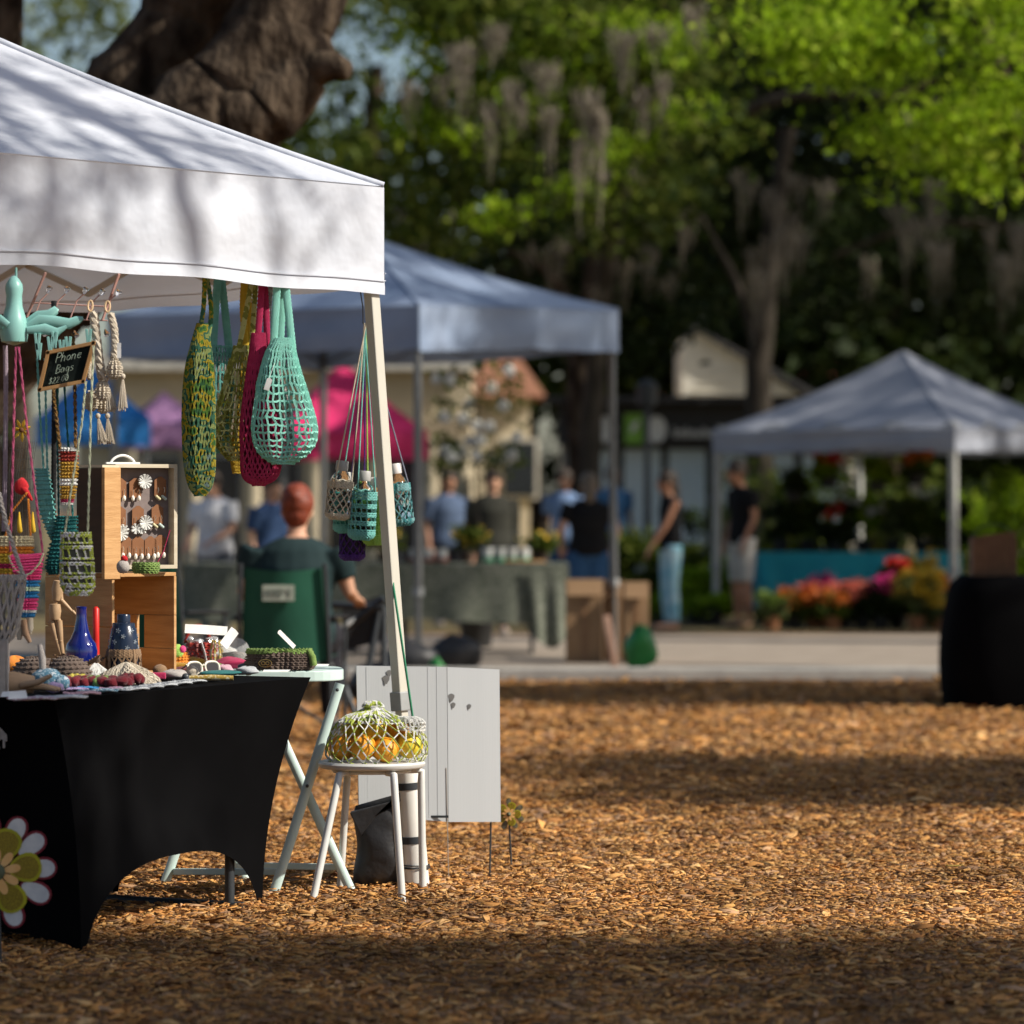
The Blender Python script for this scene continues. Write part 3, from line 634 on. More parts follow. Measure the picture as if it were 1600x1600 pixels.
for (a, b, d1, d2) in (((438, 1362), (272, 1362), 12.1, 12.42), ((535, 1355), (372, 1352), 12.2, 12.5)):
    MB().bar(PX(*a, d1), PX(*b, d2), .012, .022).build('stretcher', mint_paint, t, False, bevel=.003)
for px, py, D in ((527, 1078, 12.13), (480, 1228, 12.10)): MB().ball(PX(px, py, D), .006, 8).build('bolt', dark_metal, t)

# stool
st = thing('stool', 'white round metal stool holding the bag of oranges', 'stool', GP(575, 1405))
sc = PX(581, 1192, 12.03); sz = sc.z
MB().lathe([(0, sz-.016), (.168, sz-.016), (.176, sz-.010), (.178, sz), (.172, sz+.007), (0, sz+.004)], 40, (sc.x, sc.y, 0)).build('seat', white_paint, st)
for px, py in ((487, 1418), (629, 1416), (531, 1396), (661, 1404)):
    f = GP(px, py); d = (f-Vector((sc.x, sc.y, 0))); d.z = 0; d.normalize(); tp = Vector((sc.x, sc.y, sz-.024))+d*.115
    k = Vector((sc.x, sc.y, sz-.024))+d*.160; k2 = k.lerp(f, .10)+d*.004
    MB().tube([tp, tp.lerp(k, .6), k+Vector((0, 0, -.006))+d*.006, k2, f+Vector((0, 0, .004))], .0125, 10).build('leg', white_paint, st)
ringp = [Vector((sc.x+.125*math.cos(a*.2618), sc.y+.125*math.sin(a*.2618), sz-.024)) for a in range(24)]
MB().tube(ringp, .008, 6, closed=True).build('seat_ring', white_paint, st)

# --------- crochet tools
def cat_rows(rows):
    rows = [tuple(map(float, r)) for r in rows]
    def at(v):
        x = v*(len(rows)-1); i = min(int(x), len(rows)-2); t = x-i
        p0, p1, p2, p3 = rows[max(i-1, 0)], rows[i], rows[i+1], rows[min(i+2, len(rows)-1)]
        return [.5*(2*b+(c-a)*t+(2*a-5*b+4*c-d)*t*t+(-a+3*b-3*c+d)*t**3) for a, b, c, d in zip(p0, p1, p2, p3)]
    return at
def bag_surface(rows, D, depth=.45, folds=0, fk=5, seed=0, tilt=0):
    at = cat_rows(rows); rr = random.Random(seed); ph = rr.uniform(0, 6); ph2 = rr.uniform(0, 6)
    def S(u, v):
        y, xl, xr = at(v); c = PX((xl+xr)/2, y, D); hw = max(.002, (xr-xl)/2/F*D); a = 2*math.pi*u
        fo = 1+folds*(math.cos(fk*a+ph+1.5*v)+.5*math.cos((fk*2-1)*a+ph2))*min(1, 3*v)*min(1, 4*(1-v)+.2)
        return c+Vector((math.cos(a)*hw*(1+.35*(fo-1)), math.sin(a)*hw*depth*fo+tilt*(v-.5), 0))
    return S
def net(S, nu, nv, r, pat='mesh', jit=.20, seed=0, n=4):
    m = MB(); rr = random.Random(seed)
    P = {}
    for j in range(nv+1):
        for i in range(nu):
            du, dv = rr.uniform(-jit, jit), rr.uniform(-jit, jit)
            P[i, j] = S(((i+(.5 if (pat == 'diamond' and j % 2) else .25*(j % 2))+du)/nu) % 1, min(1, max(0, (j+dv)/nv)))
    for j in range(nv+1):
        if pat == 'mesh' or j in (0, nv):
            for i in range(nu):
                a, b = P[i, j], P[(i+1) % nu, j]; mid = (a+b)/2+Vector((0, 0, -r*.8)); m.tube([a, mid, b], [r*.85, r*1.05, r*.85], n)
    for j in range(nv):
        for i in range(nu):
            if pat == 'mesh': m.tube([P[i, j], P[i, j+1]], [r*1.15, r*.8], n)
            else:
                o = j % 2; m.tube([P[i, j], P[(i+o) % nu, j+1]], r, n); m.tube([P[i, j], P[(i+o-1) % nu, j+1]], r, n)
    return m
def dense(S, rows, st, r, n=4, v0=0, v1=1, m=None, amp=.5):
    m = m or MB()
    for j in range(rows):
        v = v0+(v1-v0)*(j+.5)/rows; pts = []
        for i in range(st*2):
            u = i/(st*2); p = S(u, v); c = S((u+.5) % 1, v); d = (p-c); d = d.normalized() if d.length > 1e-6 else Vector((0, 0, 0))
            pts.append(p+d*r*amp*(1 if i % 2 else -1)+Vector((0, 0, r*.5*(1 if (i+j) % 2 else -1))))
        m.tube(pts, r, n, closed=True)
    return m
def skinS(S, nu=24, nv=16, inset=.94, v0=0, v1=1):
    m = MB()
    def fn(u, v):
        v = v0+(v1-v0)*v; p = S(u, v); c = (S(u, v)+S((u+.5) % 1, v))/2; return c+(p-c)*inset
    return m.grid(fn, nu, nv, True)
def ribbon(pts, w, th, m=None, ribs=True, up=(0, 1, 0)):
    m = m or MB(); P = [Vector(p) for p in pts]; N = len(P)
    Q = []
    for i in range((N-1)*6+1):
        x = i/6; k = min(int(x), N-2); t = x-k; p0, p1, p2, p3 = P[max(k-1, 0)], P[k], P[k+1], P[min(k+2, N-1)]
        Q.append(.5*(2*p1+(p2-p0)*t+(2*p0-5*p1+4*p2-p3)*t*t+(-p0+3*p1-3*p2+p3)*t**3))
    L = sum((Q[i+1]-Q[i]).length for i in range(len(Q)-1)); k = max(2, int(L/.006)) if ribs else len(Q)-1
    R_ = []; 
    for i in range(k+1):
        x = i/k*(len(Q)-1); a = min(int(x), len(Q)-2); R_.append(Q[a].lerp(Q[a+1], x-a))
    ws = w if hasattr(w, '__len__') else [w, w]
    rs = []
    for i in range(k+1):
        x = i/k*(len(ws)-1); a = min(int(x), len(ws)-2); rs.append((ws[a]+(ws[a+1]-ws[a])*(x-a))*(1 if i % 2 else .86))
    m.tube(R_, rs, 8, flat=th/max(ws), up=up); return m
def PP(pts, D): return [PX(x, y, D if len(p) == 0 else p[0]) for x, y, *p in pts]

# --------- mesh shopping bags hanging under the tent edge
GRP = 'crocheted mesh bags hanging from the tent edge'
def mesh_bag(label, rows, D, mat, straps, nu, nv, r, depth=.45, folds=.10, pat='mesh', seed=0, rims=(), sw=9, tagat=None, back=True, lining=None):
    top = PX(straps[0][0][0], straps[0][0][1], D); t = thing('mesh_bag', label, 'bag', top, GRP)
    S = bag_surface(rows, D, depth, folds, 4, seed); net(S, nu, nv, r, pat, seed=seed).build('net', mat, t)
    if lining: skinS(S, 20, 12, .8, .05, 1).build('lining', lining, t)
    for i, s in enumerate(straps): ribbon(PP(s, D-.01+.025*i), sw/2/F*D, .003).build('strap', mat, t)
    for s in rims: ribbon(PP(s, D), 4.2/F*D, .003).build('rim', mat, t)
    if tagat:
        a = PX(*tagat, D-.055); tg = MB().slab([(-.009, -.021), (.009, -.021), (.009, .017), (0, .021), (-.009, .017)], .0012, Matrix.Rotation(R(18), 3, 'Y'), a).build('paper_tag', paper, t, False)
        MB().tube([a+Vector((.004, 0, .02)), a+Vector((.02, .02, .07))], .0008, 4).build('tag_string', paper, tg)
    return t
y_mint = yarn((.28, .70, .58), (.34, .78, .66)); y_teal = yarn((.16, .50, .46), (.22, .58, .54)); y_crim = yarn((.42, .02, .085), (.52, .035, .12))
y_greenvar = yarn((.1, .3, .1), cols=[(.035, .13, .045), (.10, .22, .035), (.42, .34, .03), (.05, .17, .10), (.30, .36, .12), (.20, .30, .28)], scale=26)
y_lime = yarn((.5, .55, .1), cols=[(.36, .40, .07), (.62, .64, .26), (.28, .30, .06), (.50, .52, .12)], scale=22)
y_gold = yarn((.62, .40, .03), (.70, .48, .06)); y_greyw = yarn((.45, .42, .40), cols=[(.50, .48, .46), (.34, .30, .30), (.60, .57, .54)], scale=40)
y_cream = yarn((.62, .54, .42), (.70, .62, .50)); y_taupe = yarn((.28, .17, .09), (.34, .22, .13)); y_grey = yarn((.42, .38, .35), (.50, .46, .43))
y_white = yarn((.78, .78, .74), (.84, .84, .80)); y_red = yarn((.55, .015, .02), (.65, .03, .04)); y_maroon = yarn((.12, .006, .012), (.17, .012, .02))
y_orange = yarn((.75, .22, .02), (.82, .30, .04)); y_mustard = yarn((.48, .26, .03), (.56, .33, .05)); y_dteal = yarn((.01, .12, .12), (.02, .17, .17))
y_pink = yarn((.80, .05, .22), (.86, .10, .28)); y_blue = yarn((.02, .20, .46), (.04, .27, .55)); y_purple = yarn((.06, .015, .17), (.10, .03, .26))
y_brown = yarn((.12, .085, .07), (.17, .125, .10)); y_green = yarn((.16, .26, .06), (.24, .36, .10)); y_black = yarn((.012, .012, .014), (.03, .03, .03))
y_limewhite = yarn((.6, .7, .3), cols=[(.78, .78, .72), (.50, .58, .10), (.80, .80, .76), (.34, .44, .08)], scale=28)
y_ltgreen = yarn((.36, .62, .10), (.44, .70, .16)); y_bluewhite = yarn((.3, .4, .5), cols=[(.62, .68, .72), (.10, .24, .34), (.42, .56, .64)], scale=70)
y_lblue = yarn((.34, .48, .62), (.42, .56, .70)); y_rose = yarn((.62, .36, .44), (.70, .46, .52)); y_skin = yarn((.50, .30, .18), (.58, .37, .24))
mesh_bag('long dark green and yellow mesh bag hanging leftmost of the row', [(505, 308, 324), (540, 298, 329), (575, 290, 333), (620, 286, 335), (660, 285, 336), (700, 286, 336), (735, 289, 336), (760, 295, 331), (773, 304, 322)], 11.90, y_greenvar,
         [[(320, 425), (318, 480), (310, 530)], [(322, 425), (330, 490), (318, 560), (312, 590)]], 26, 26, .0034, .5, .12, 'diamond', 1, rims=[[(298, 585), (306, 600), (316, 590), (321, 565)]], sw=8, lining=M('green_inside', (.012, .04, .015), rough=.9))
mesh_bag('teal mesh bag behind the dark green one', [(540, 330, 360), (580, 326, 363), (620, 325, 364), (660, 328, 360), (690, 333, 356), (706, 338, 351)], 12.16, y_teal,
         [[(341, 425), (336, 490), (333, 550)], [(345, 425), (352, 490), (359, 555)]], 20, 14, .0038, .5, .12, 'mesh', 2, sw=13)
mesh_bag('olive lime mesh bag with its edge caught by the sun', [(540, 366, 388), (575, 358, 394), (610, 346, 399), (645, 335, 402), (675, 333, 402), (700, 340, 400), (718, 356, 390)], 12.06, y_lime,
         [[(396, 425), (384, 490), (370, 560)], [(400, 425), (396, 500), (390, 575)]], 24, 17, .0037, .5, .18, 'mesh', 3, rims=[[(362, 560), (352, 600), (358, 630), (345, 665), (340, 700)]], sw=9)
mesh_bag('golden yellow mesh bag mostly hidden behind the lime one', [(540, 378, 396), (600, 372, 396), (660, 366, 392), (710, 360, 384), (738, 364, 376)], 12.13, y_gold,
         [[(383, 425), (380, 480), (384, 540)], [(388, 425), (388, 480), (390, 545)]], 20, 18, .0034, .5, .1, 'mesh', 4, sw=12, rims=[[(378, 560), (384, 585), (392, 580)]])
mesh_bag('crimson mesh bag hanging below the mint one', [(520, 394, 414), (570, 387, 418), (620, 380, 428), (665, 375, 436), (705, 376, 438), (735, 377, 437), (750, 383, 428), (757, 395, 414)], 12.00, y_crim,
         [[(410, 425), (406, 490), (401, 545)], [(412, 425), (416, 490), (418, 560)]], 26, 22, .0038, .5, .10, 'diamond', 5, sw=11, lining=M('crimson_inside', (.16, .008, .03), rough=.9))
mesh_bag('greyish white mesh bag pressed behind the mint one', [(540, 408, 432), (585, 399, 440), (630, 389, 450), (670, 386, 454), (700, 390, 454), (724, 408, 440)], 12.03, y_greyw,
         [[(424, 425), (420, 490), (412, 550)]], 30, 20, .0032, .45, .12, 'mesh', 6, sw=8)
mesh_bag('large mint green mesh bag with a paper tag, frontmost of the row', [(528, 428, 458), (550, 415, 462), (580, 405, 470), (610, 399, 480), (640, 394, 490), (667, 391, 497), (692, 395, 495), (711, 406, 480), (723, 425, 460)], 11.97, y_mint,
         [[(434, 425), (431, 480), (427, 545)], [(444, 425), (450, 480), (457, 545)], [(440, 425), (440, 490), (436, 560)]], 34, 18, .0043, .48, .20, 'mesh', 7, rims=[[(427, 545), (412, 575), (403, 605), (408, 622), (418, 600), (427, 570)]], sw=13, tagat=(419, 600))

# --------- bottle slings by the tent leg
clear = M('clear_bottle', (.92, .95, .95), (.95, .97, .97), rough=.04, glass=1, spec=.5); cap_m = M('grey_cap', (.34, .34, .33), rough=.5)
cap_w = M('white_cap', (.66, .62, .60), rough=.5)
HK = PX(571, 505, 12.36)
def sling(label, blabel, px, yt, yb, D, wpx, mat, cap, seed, pat, tilt=0, caph=True, strapm=None, hook=HK, lining=None):
    k = D/F; r0 = wpx/2*k; b = PX(px, yb, D); H = (yb-yt)*k; Rm = Matrix.Rotation(R(tilt), 3, 'Y')
    t = thing('bottle_sling', label, 'bottle holder', b, 'crocheted bottle slings by the tent leg')
    def S(u, v):
        a = 2*math.pi*u; z = H*(1-v); rr = r0*(1-.5*max(0, (v-.86)/.14)**2.2); return b+Rm@Vector((math.cos(a)*rr, math.sin(a)*rr, z))
    m = MB(); dense(S, 5, 22, .0026, v0=0, v1=.16, m=m); dense(S, 6, 22, .0026, v0=.84, v1=1, m=m)
    if pat == 'diamond':
        SS = lambda u, v: S(u, .15+.70*v); m2 = net(SS, 11, 5, .0026, 'diamond', .05, seed); m.add(m2.v, m2.f)
    else:
        for q in range(4):
            v0 = .15+q*.175; SS = lambda u, v, v0=v0: S(u, v0+.11*v); m2 = net(SS, 15, 1, .0028, 'mesh', .05, seed); m.add(m2.v, m2.f)
            dense(S, 2, 22, .0026, v0=v0+.105, v1=v0+.175, m=m)
    m.build('pouch', mat, t)
    if lining: skinS(S, 18, 6, .93).build('inner_sleeve', lining, t)
    sm = strapm or mat; e = Rm@Vector((r0*.9, 0, H)); e2 = Rm@Vector((-r0*.4, -r0*.8, H))
    for q, s in enumerate((e, e2)):
        p = b+s; mid = p.lerp(hook, .5)+Vector((0, .01*q, -.01)); MB().tube([p, mid, hook+Vector((.006*(q-.5), .004*seed-.012, 0))], .0026, 5).build('strap', sm, t)
    o = thing('bottle', blabel, 'bottle', b+Rm@Vector((0, 0, .008)), 'bottles held in the crocheted slings')
    rb = r0*.88; nb = .0
    prof = [(rb*.8, .008), (rb, .02), (rb, H*.92), (rb*.98, H*1.0), (rb*.8, H+.018), (rb*.42, H+.034), (rb*.42, H+.046)]
    MB().lathe(prof, 24, b, m=Rm).build('glass', clear, o)
    MB().lathe([(rb*.54, H+.036), (rb*.56, H+.04), (rb*.56, H+.068), (rb*.5, H+.071)], 20, b, m=Rm).build('cap', cap, o)
sling('beige crochet bottle sling, leftmost of the cluster', 'clear bottle in the beige sling', 527, 752, 812, 12.36, 39, y_cream, cap_m, 1, 'diamond', 5)
sling('teal crochet bottle sling in the front of the cluster', 'clear bottle in the front teal sling', 564, 768, 844, 12.38, 42, y_teal, cap_m, 2, 'rows', 3)
sling('smooth dark teal sling behind the beige one', 'bottle in the smooth dark teal sling', 541, 770, 833, 12.46, 40, y_teal, cap_m, 3, 'rows', 0, lining=M('teal_sleeve', (.03, .30, .28), rough=.4))
sling('lime green bottle sling half hidden by the tent leg', 'bottle in the lime green sling', 586, 778, 852, 12.48, 38, y_ltgreen, cap_w, 4, 'rows', -2, lining=M('lime_sleeve', (.22, .45, .05), rough=.6))
sling('dark purple bottle sling hanging lowest', 'bottle in the purple sling', 550, 815, 876, 12.52, 40, y_purple, cap_m, 5, 'diamond', 1, lining=M('purple_sleeve', (.012, .005, .03), rough=.5))
sling('grey teal sling hanging right of the tent leg', 'clear bottle with pale cap in the sling right of the tent leg', 629, 756, 822, 12.44, 38, yarn((.08, .34, .33), cols=[(.06, .30, .30), (.20, .42, .44), (.05, .24, .26)], scale=30), cap_w, 6, 'diamond', -7, strapm=yarn((.20, .22, .30), (.28, .30, .38)))
o = MB().tube([PX(562, 448, 12.36), PX(567, 480, 12.36), HK+Vector((-.008, 0, .0)), HK+Vector((.0, 0, -.012)), HK+Vector((.012, 0, 0)), PX(574, 470, 12.36), PX(573, 448, 12.36)], .0022, 6).build('cord_loop', y_black, origin=HK)
tag(o, 'black cord loop tying the bottle slings to the tent frame', 'cord')
ribbon([PX(577, 500, 12.36), PX(572, 560, 12.36), PX(566, 640, 12.37)], .006, .003)
o = MB().tube([PX(613, 905, 12.27), PX(622, 965, 12.24), PX(634, 1045, 12.22), PX(645, 1122, 12.24)], .0042, 6).build('guy_cord', M('green_cord', (.02, .20, .10), rough=.6), origin=PX(613, 905, 12.27))
tag(o, 'green cord running down beside the tent leg', 'cord')

# --------- weight at the leg foot, sandbag, white board
lf = GP(650, 1394)
t = thing('leg_weight', 'white tube weight strapped to the foot of the tent leg', 'weight', lf)
MB().tube([PX(636, 1194, 12.27), PX(652, 1392, 12.27)], .043, 20).build('tube', M('white_pvc', (.70, .69, .64), (.78, .77, .72), rough=.45, scale=9), t)
for y, x in ((1228, 633), (1312, 640), (1384, 643)):
    a = PX(x+5, y, 12.27); MB().lathe([(.0445, -.012), (.0455, -.012), (.0455, .012), (.0445, .012)], 20, a, m=Matrix.Rotation(R(-4), 3, 'Y')).build('strap', dark_metal, t)
cw = []
for i in range(60):
    a = i*.3142; c = PX(650, 1354, 12.27); cw.append(c+Vector((.047*math.cos(a), .047*math.sin(a), .006*math.sin(a*.33))))
MB().tube(cw, .002, 5).build('cable', dark_metal, t)
sb = MB(); c0 = PX(588, 1392, 12.30); Hs = .305
def bagf(u, v):
    a = 2*math.pi*u; z = Hs*v; e = (1-abs(2*v-1)**5); wx = .082*(.86+.14*e)*(1+.05*math.sin(9*v)); wy = .062*e+.004
    cx = math.copysign(abs(math.cos(a))**.7, math.cos(a)); return Vector((c0.x+cx*wx+.012*math.sin(3*v), c0.y+math.sin(a)*wy*(1+.06*math.sin(13*v+3*a)), .004+z+.02*cx*v))
sb.grid(bagf, 36, 26, True); k = len(sb.v); sb.f.append(tuple(range(35, -1, -1))); sb.f.append(tuple(range(k-36, k)))
t = thing('sandbag', 'black sandbag standing behind the stool', 'sandbag', c0)
blk = M('black_nylon', (.016, .016, .018), (.028, .028, .03), scale=8, rough=.5, bump=.5, bscale=18); sb.build('bag', blk, t)
fl = MB(); fl.slab([(-.088, .27), (.085, .315), (.09, .34), (.045, .285), (.0, .255), (-.05, .19)], .05, c=(c0.x, c0.y-.035, 0)); fl.build('flap', blk, t, False, bevel=.004)
for y in (1262, 1318): MB().box(PX(627, y, 12.25), (.045, .006, .035), m=Matrix.Rotation(R(15), 3, 'Y')).build('strap_end', dark_metal, t, False)

corr = M('corrugated_plastic', (.42, .44, .455), (.47, .49, .505), scale=5, rough=.45, bump=.04, bscale=200, stretch=(1, 1, .02))
t = thing('yard_board', 'white corrugated plastic board on wire stakes behind the stool', 'sign board', PX(668, 1384, 12.48))
c4 = [PX(556, 1040, 12.42), PX(697, 1042, 12.52), PX(779, 1046, 12.60)]; c4b = [PX(560, 1272, 12.42), PX(699, 1284, 12.52), PX(781, 1284, 12.60)]
for i in range(2):
    a, b, c, d = c4[i], c4[i+1], c4b[i+1], c4b[i]; nrm = (b-a).cross(d-a).normalized()*.008
    if i == 1: a, d = a+(b-a)*.006, d+(c-d)*.006
    m = MB(); m.add([a, b, c, d, a-nrm, b-nrm, c-nrm, d-nrm], [(0, 3, 2, 1), (4, 5, 6, 7), (0, 1, 5, 4), (1, 2, 6, 5), (2, 3, 7, 6), (3, 0, 4, 7)]); m.build('panel', corr, t, False)
for px in (572, 668, 682): MB().tube([PX(px, 1042, 12.512-(697-px)*.00071), PX(px+2, 1278, 12.512-(697-px)*.00071)], .0018, 4).build('crease', corr, t)
MB().tube([PX(697, 1200, 12.51), PX(699, 1285, 12.51), PX(701, 1382, 12.51)], .0018, 5).build('wire_stake', M('bare_wire', (.5, .45, .40), rough=.4, metal=.6), t)
MB().tube([PX(768, 1240, 12.61), PX(767, 1285, 12.6), PX(765, 1380, 12.58)], .0034, 6).build('wire_stake', dark_metal, t)
MB().box(PX(684, 1276, 12.495), (.075, .004, .008)).build('tape', dark_metal, t, False)
for px, py, s in ((705, 1090, .011), (708, 1102, .008), (733, 1104, .007), (603, 1062, .012), (608, 1052, .009)): MB().slab([(s*math.cos(a)*(1+.4*math.sin(3*a)), s*1.3*math.sin(a)) for a in [i*.7 for i in range(9)]], .002, c=PX(px, py, (12.42+(px-556)*.000709 if px < 697 else 12.52+(px-697)*.000976)-.013)).build('scuff', M('torn_dark', (.22, .215, .21), rough=.8), t, False)

# --------- spinning flower stakes
def petal(m, c, ang, r0, L, wd, tilt=.12, yoff=0):
    out = []
    for i in range(18):
        a = 2*math.pi*i/18; x = r0+L/2+L/2*math.cos(a); y = wd/2*math.sin(a)*(1+.25*math.cos(a)); out.append((x*math.cos(ang)-y*math.sin(ang), x*math.sin(ang)+y*math.cos(ang)))
    m.slab(out, .0015, c=(c.x, c.y+yoff, c.z)); return m
def pinwheel(label, px, py, D, rad, ground_py, cols, angs, angs2):
    c = PX(px, py, D); f = Vector((c.x+.01, c.y, 0)); t = thing('flower_spinner', label, 'garden spinner', f)
    MB().tube([f, c+Vector((0, .012, 0))], .0035, 6).build('stake', dark_metal, t)
    rim_r, film, yel, glit, org = cols
    for a in angs:
        p = petal(MB(), c, a, rad*.45, rad*.62, rad*.40, yoff=.004).build('outer_petal', rim_r, t, False); petal(MB(), c, a, rad*.49, rad*.54, rad*.31, yoff=.002).build('film', film, p, False)
    for a in angs2:
        p = petal(MB(), c, a, rad*.20, rad*.60, rad*.52, yoff=-.001).build('inner_petal', yel, t, False); petal(MB(), c, a, rad*.25, rad*.50, rad*.40, yoff=-.003).build('film', glit, p, False)
    for i in range(9): petal(MB(), c, i*.698+.2, rad*.10, rad*.33, rad*.15, yoff=-.006-.001*(i % 2)).build('centre_petal', org, t, False)
    MB().lathe([(0, 0), (rad*.13, 0), (rad*.15, .006), (0, .014)], 18, c+Vector((0, -.006, 0)), m=Matrix.Rotation(R(90), 3, 'X')).build('hub', M('hub_green', (.08, .09, .05), rough=.6), t)
sp_red = M('spinner_red', (.22, .015, .03), rough=.5, transl=.2); sp_film = M('spinner_film', (.45, .47, .5), (.62, .62, .62), scale=30, rough=.3)
sp_yel = M('spinner_yellow', (.45, .42, .02), rough=.5, transl=.2); sp_gl = M('spinner_glitter', (.10, .06, .01), (.36, .28, .02), scale=300, rough=.3); sp_or = M('spinner_orange', (.70, .34, .08), (.80, .50, .22), rough=.5)
pinwheel('flower shaped garden spinner with white and yellow petals by the black table', -4, 1362, 10.25, .158, 1520, (sp_red, sp_film, sp_yel, sp_gl, sp_or), [R(x) for x in (66, 38, 4, -28, 100, 140, -70, -110, 180, 215)], [R(x) for x in (72, 8, -62, -130, 150)])
pinwheel('small gold spinner behind the white board', 795, 1272, 12.95, .055, 1390, (M('spinner_gold', (.40, .24, .05), rough=.5), M('spinner_dark', (.06, .06, .05), (.2, .18, .12), scale=90, rough=.4), sp_yel, sp_gl, sp_or), [R(x) for x in (-60, -110, -20, -160, 30, 90, 140)], [R(x) for x in (0, 70, 140, 210, 290)])

# --------- net bag of oranges on the stool
bt = thing('net_bag', 'white and lime net bag full of oranges tied at the top on the stool', 'bag', Vector((sc.x, sc.y, sz+.005)))
rows = [(1096, 572, 592), (1103, 566, 600), (1109, 572, 598), (1116, 545, 615), (1128, 528, 640), (1142, 518, 660), (1158, 511, 667), (1174, 508, 668), (1187, 511, 663), (1195, 528, 646)]
S = bag_surface(rows, 12.0, .72, .05, 3, 5); net(S, 24, 11, .0027, 'diamond', .2, 3).build('net', y_limewhite, bt)
S2 = bag_surface(rows[1:5], 12.0, .70, .12, 7, 8); net(S2, 40, 6, .0030, 'mesh', .25, 4).build('gathered_top', y_limewhite, bt)
S3 = bag_surface([(1128, 610, 640), (1120, 618, 650), (1128, 624, 664), (1140, 622, 664)], 11.98, .6, .1, 5, 9); net(S3, 22, 6, .0030, 'mesh', .3, 5).build('gathered_top', y_white, bt)
MB().ball(PX(582, 1106, 12.0), (.03, .026, .022), 12, noise=.18, seed=4).build('knot', y_limewhite, bt)
orange_m = M('orange_peel', (.80, .28, .015), (.86, .38, .03), scale=9, rough=.4, bump=.25, bscale=260); lemon_m = M('lemon_peel', (.80, .56, .03), (.84, .62, .06), scale=9, rough=.4, bump=.2, bscale=240)
for i, (px, py, dy, m_, lb) in enumerate(((568, 1166, -.05, orange_m, 'orange at the centre of the net bag'), (603, 1172, -.04, orange_m, 'orange right of centre in the net bag'), (535, 1168, .0, orange_m, 'orange at the left of the net bag'), (640, 1165, .0, lemon_m, 'yellow orange at the right end of the net bag'),
        (585, 1142, .02, lemon_m, 'orange on top of the pile in the net bag'), (552, 1142, .06, lemon_m, 'orange at the back left of the net bag'), (618, 1142, .05, orange_m, 'orange at the back right of the net bag'))):
    p = PX(px, py, 12.0)+Vector((0, dy, 0)); p.z = max(p.z, sz+.048) if i < 4 else max(p.z, sz+.11); tag(MB().ball(p, (.045, .045, .043), 20).build('orange', m_, origin=p), lb, 'orange', 'oranges in the net bag')

# ================================================ crate, jewellery case, goods on the table
e1 = Vector((-.80, .60, 0)); e2 = Vector((.60, .80, 0)); K0 = PX(175, 1058, 11.75); K0.z = TH+.004; CW, CDp, CH = .30, .31, .325
Mc = Matrix((e2, e1, Vector((0, 0, 1)))).transposed()       # local x=e2, y=e1
t = thing('wooden_crate', 'pine crate standing on its side with a handle slot, under the jewellery case', 'crate', K0)
def cb(name, x, y, z, dx, dy, dz, mat=pine): return MB().box(K0+Mc@Vector((x, y, z)), (dx, dy, dz), m=Mc).build(name, mat, t, False, bevel=.0015)
th = .012
for i in range(2): cb('side_board', th/2, CW/2, CH*(.25+.5*i), th, CW, CH*.5-.003)             # near side, looks left
for i, (z0, z1) in enumerate(((0, .085), (.195, CH))): cb('end_board', CDp-th/2, CW/2, (z0+z1)/2, th, CW, z1-z0-.001)
for y0, y1 in ((0, CW/2-.016), (CW/2+.016, CW)): cb('end_board', CDp-th/2, (y0+y1)/2, .14, th, y1-y0, .109)
for i in range(3): cb('back_board', CDp/2, CW-th/2, CH*(1/6+i/3), CDp-2*th-.002, th, CH/3-.004)
cb('top_board', CDp/2, CW*.25, CH+th/2, CDp, CW*.5-.003, th); cb('top_board', CDp/2, CW*.75, CH+th/2, CDp, CW*.5-.003, th)
cb('bottom_board', CDp/2, CW/2, th/2, CDp-2*th-.002, CW-th-.002, th)
# jewellery case
Z0 = TH+.004+CH+th+.002; HC = .342
t = thing('jewellery_case', 'open wooden jewellery case full of earring cards on the crate', 'case', Vector((*PX(182, 0, 11.78).xy, Z0)))
j0 = Vector((*PX(160, 0, 11.72).xy, Z0)); ja = Vector((-.9, .43, 0)); jb = Vector((.6, .8, 0)); Mj = Matrix((jb, ja, Vector((0, 0, 1)))).transposed()
dkw = M('shaded_inside_wood', (.035, .018, .010), (.06, .03, .016), scale=8, stretch=(1, 1, 6), rough=.5)  # dark tone carries the shade inside the opened left half
MB().box(j0+Mj@Vector((.0375, .052, HC/2)), (.07, .096, HC-.004), m=Mj).build('left_half', dkw, t, False)
MB().box(j0+Mj@Vector((.0375, -.003, HC/2-.01)), (.076, .012, HC+.02), m=Mj).build('rim_board', pine, t, False, bevel=.001)
palew = M('pale_wood', (.55, .47, .34), (.64, .57, .44), scale=10, stretch=(1, 1, 6), rough=.55)
MB().box(j0+Mj@Vector((.0375, .055, HC+.004)), (.078, .112, .008), m=Mj).build('rim_board', palew, t, False)
p0 = Vector((*PX(180, 0, 11.80).xy, Z0+.012)); pa = Vector((.86, .51, 0)); pn = Vector((.51, -.86, 0)); Mp = Matrix((pa, -pn, Vector((0, 0, 1)))).transposed(); PW = .222
def jp(name, x, z, dx, dz, y, dy, mat, par=None): return MB().box(p0+Mp@Vector((x, y, z)), (dx, dy, dz), m=Mp).build(name, mat, par or t, False)
jp('back_panel', PW/2, HC/2, PW-.02, HC-.02, .045, .006, M('grey_felt', (.20, .16, .15), (.25, .20, .19), scale=60, rough=.95))
jp('frame_board', PW/2, HC-.006, PW, .012, .025, .055, palew); jp('frame_board', PW/2, .006, PW, .012, .025, .055, palew)
jp('frame_board', PW-.006, HC/2, .012, HC-.024, .025, .055, palew); jp('frame_board', .006, HC/2, .012, HC-.024, .025, .055, palew)
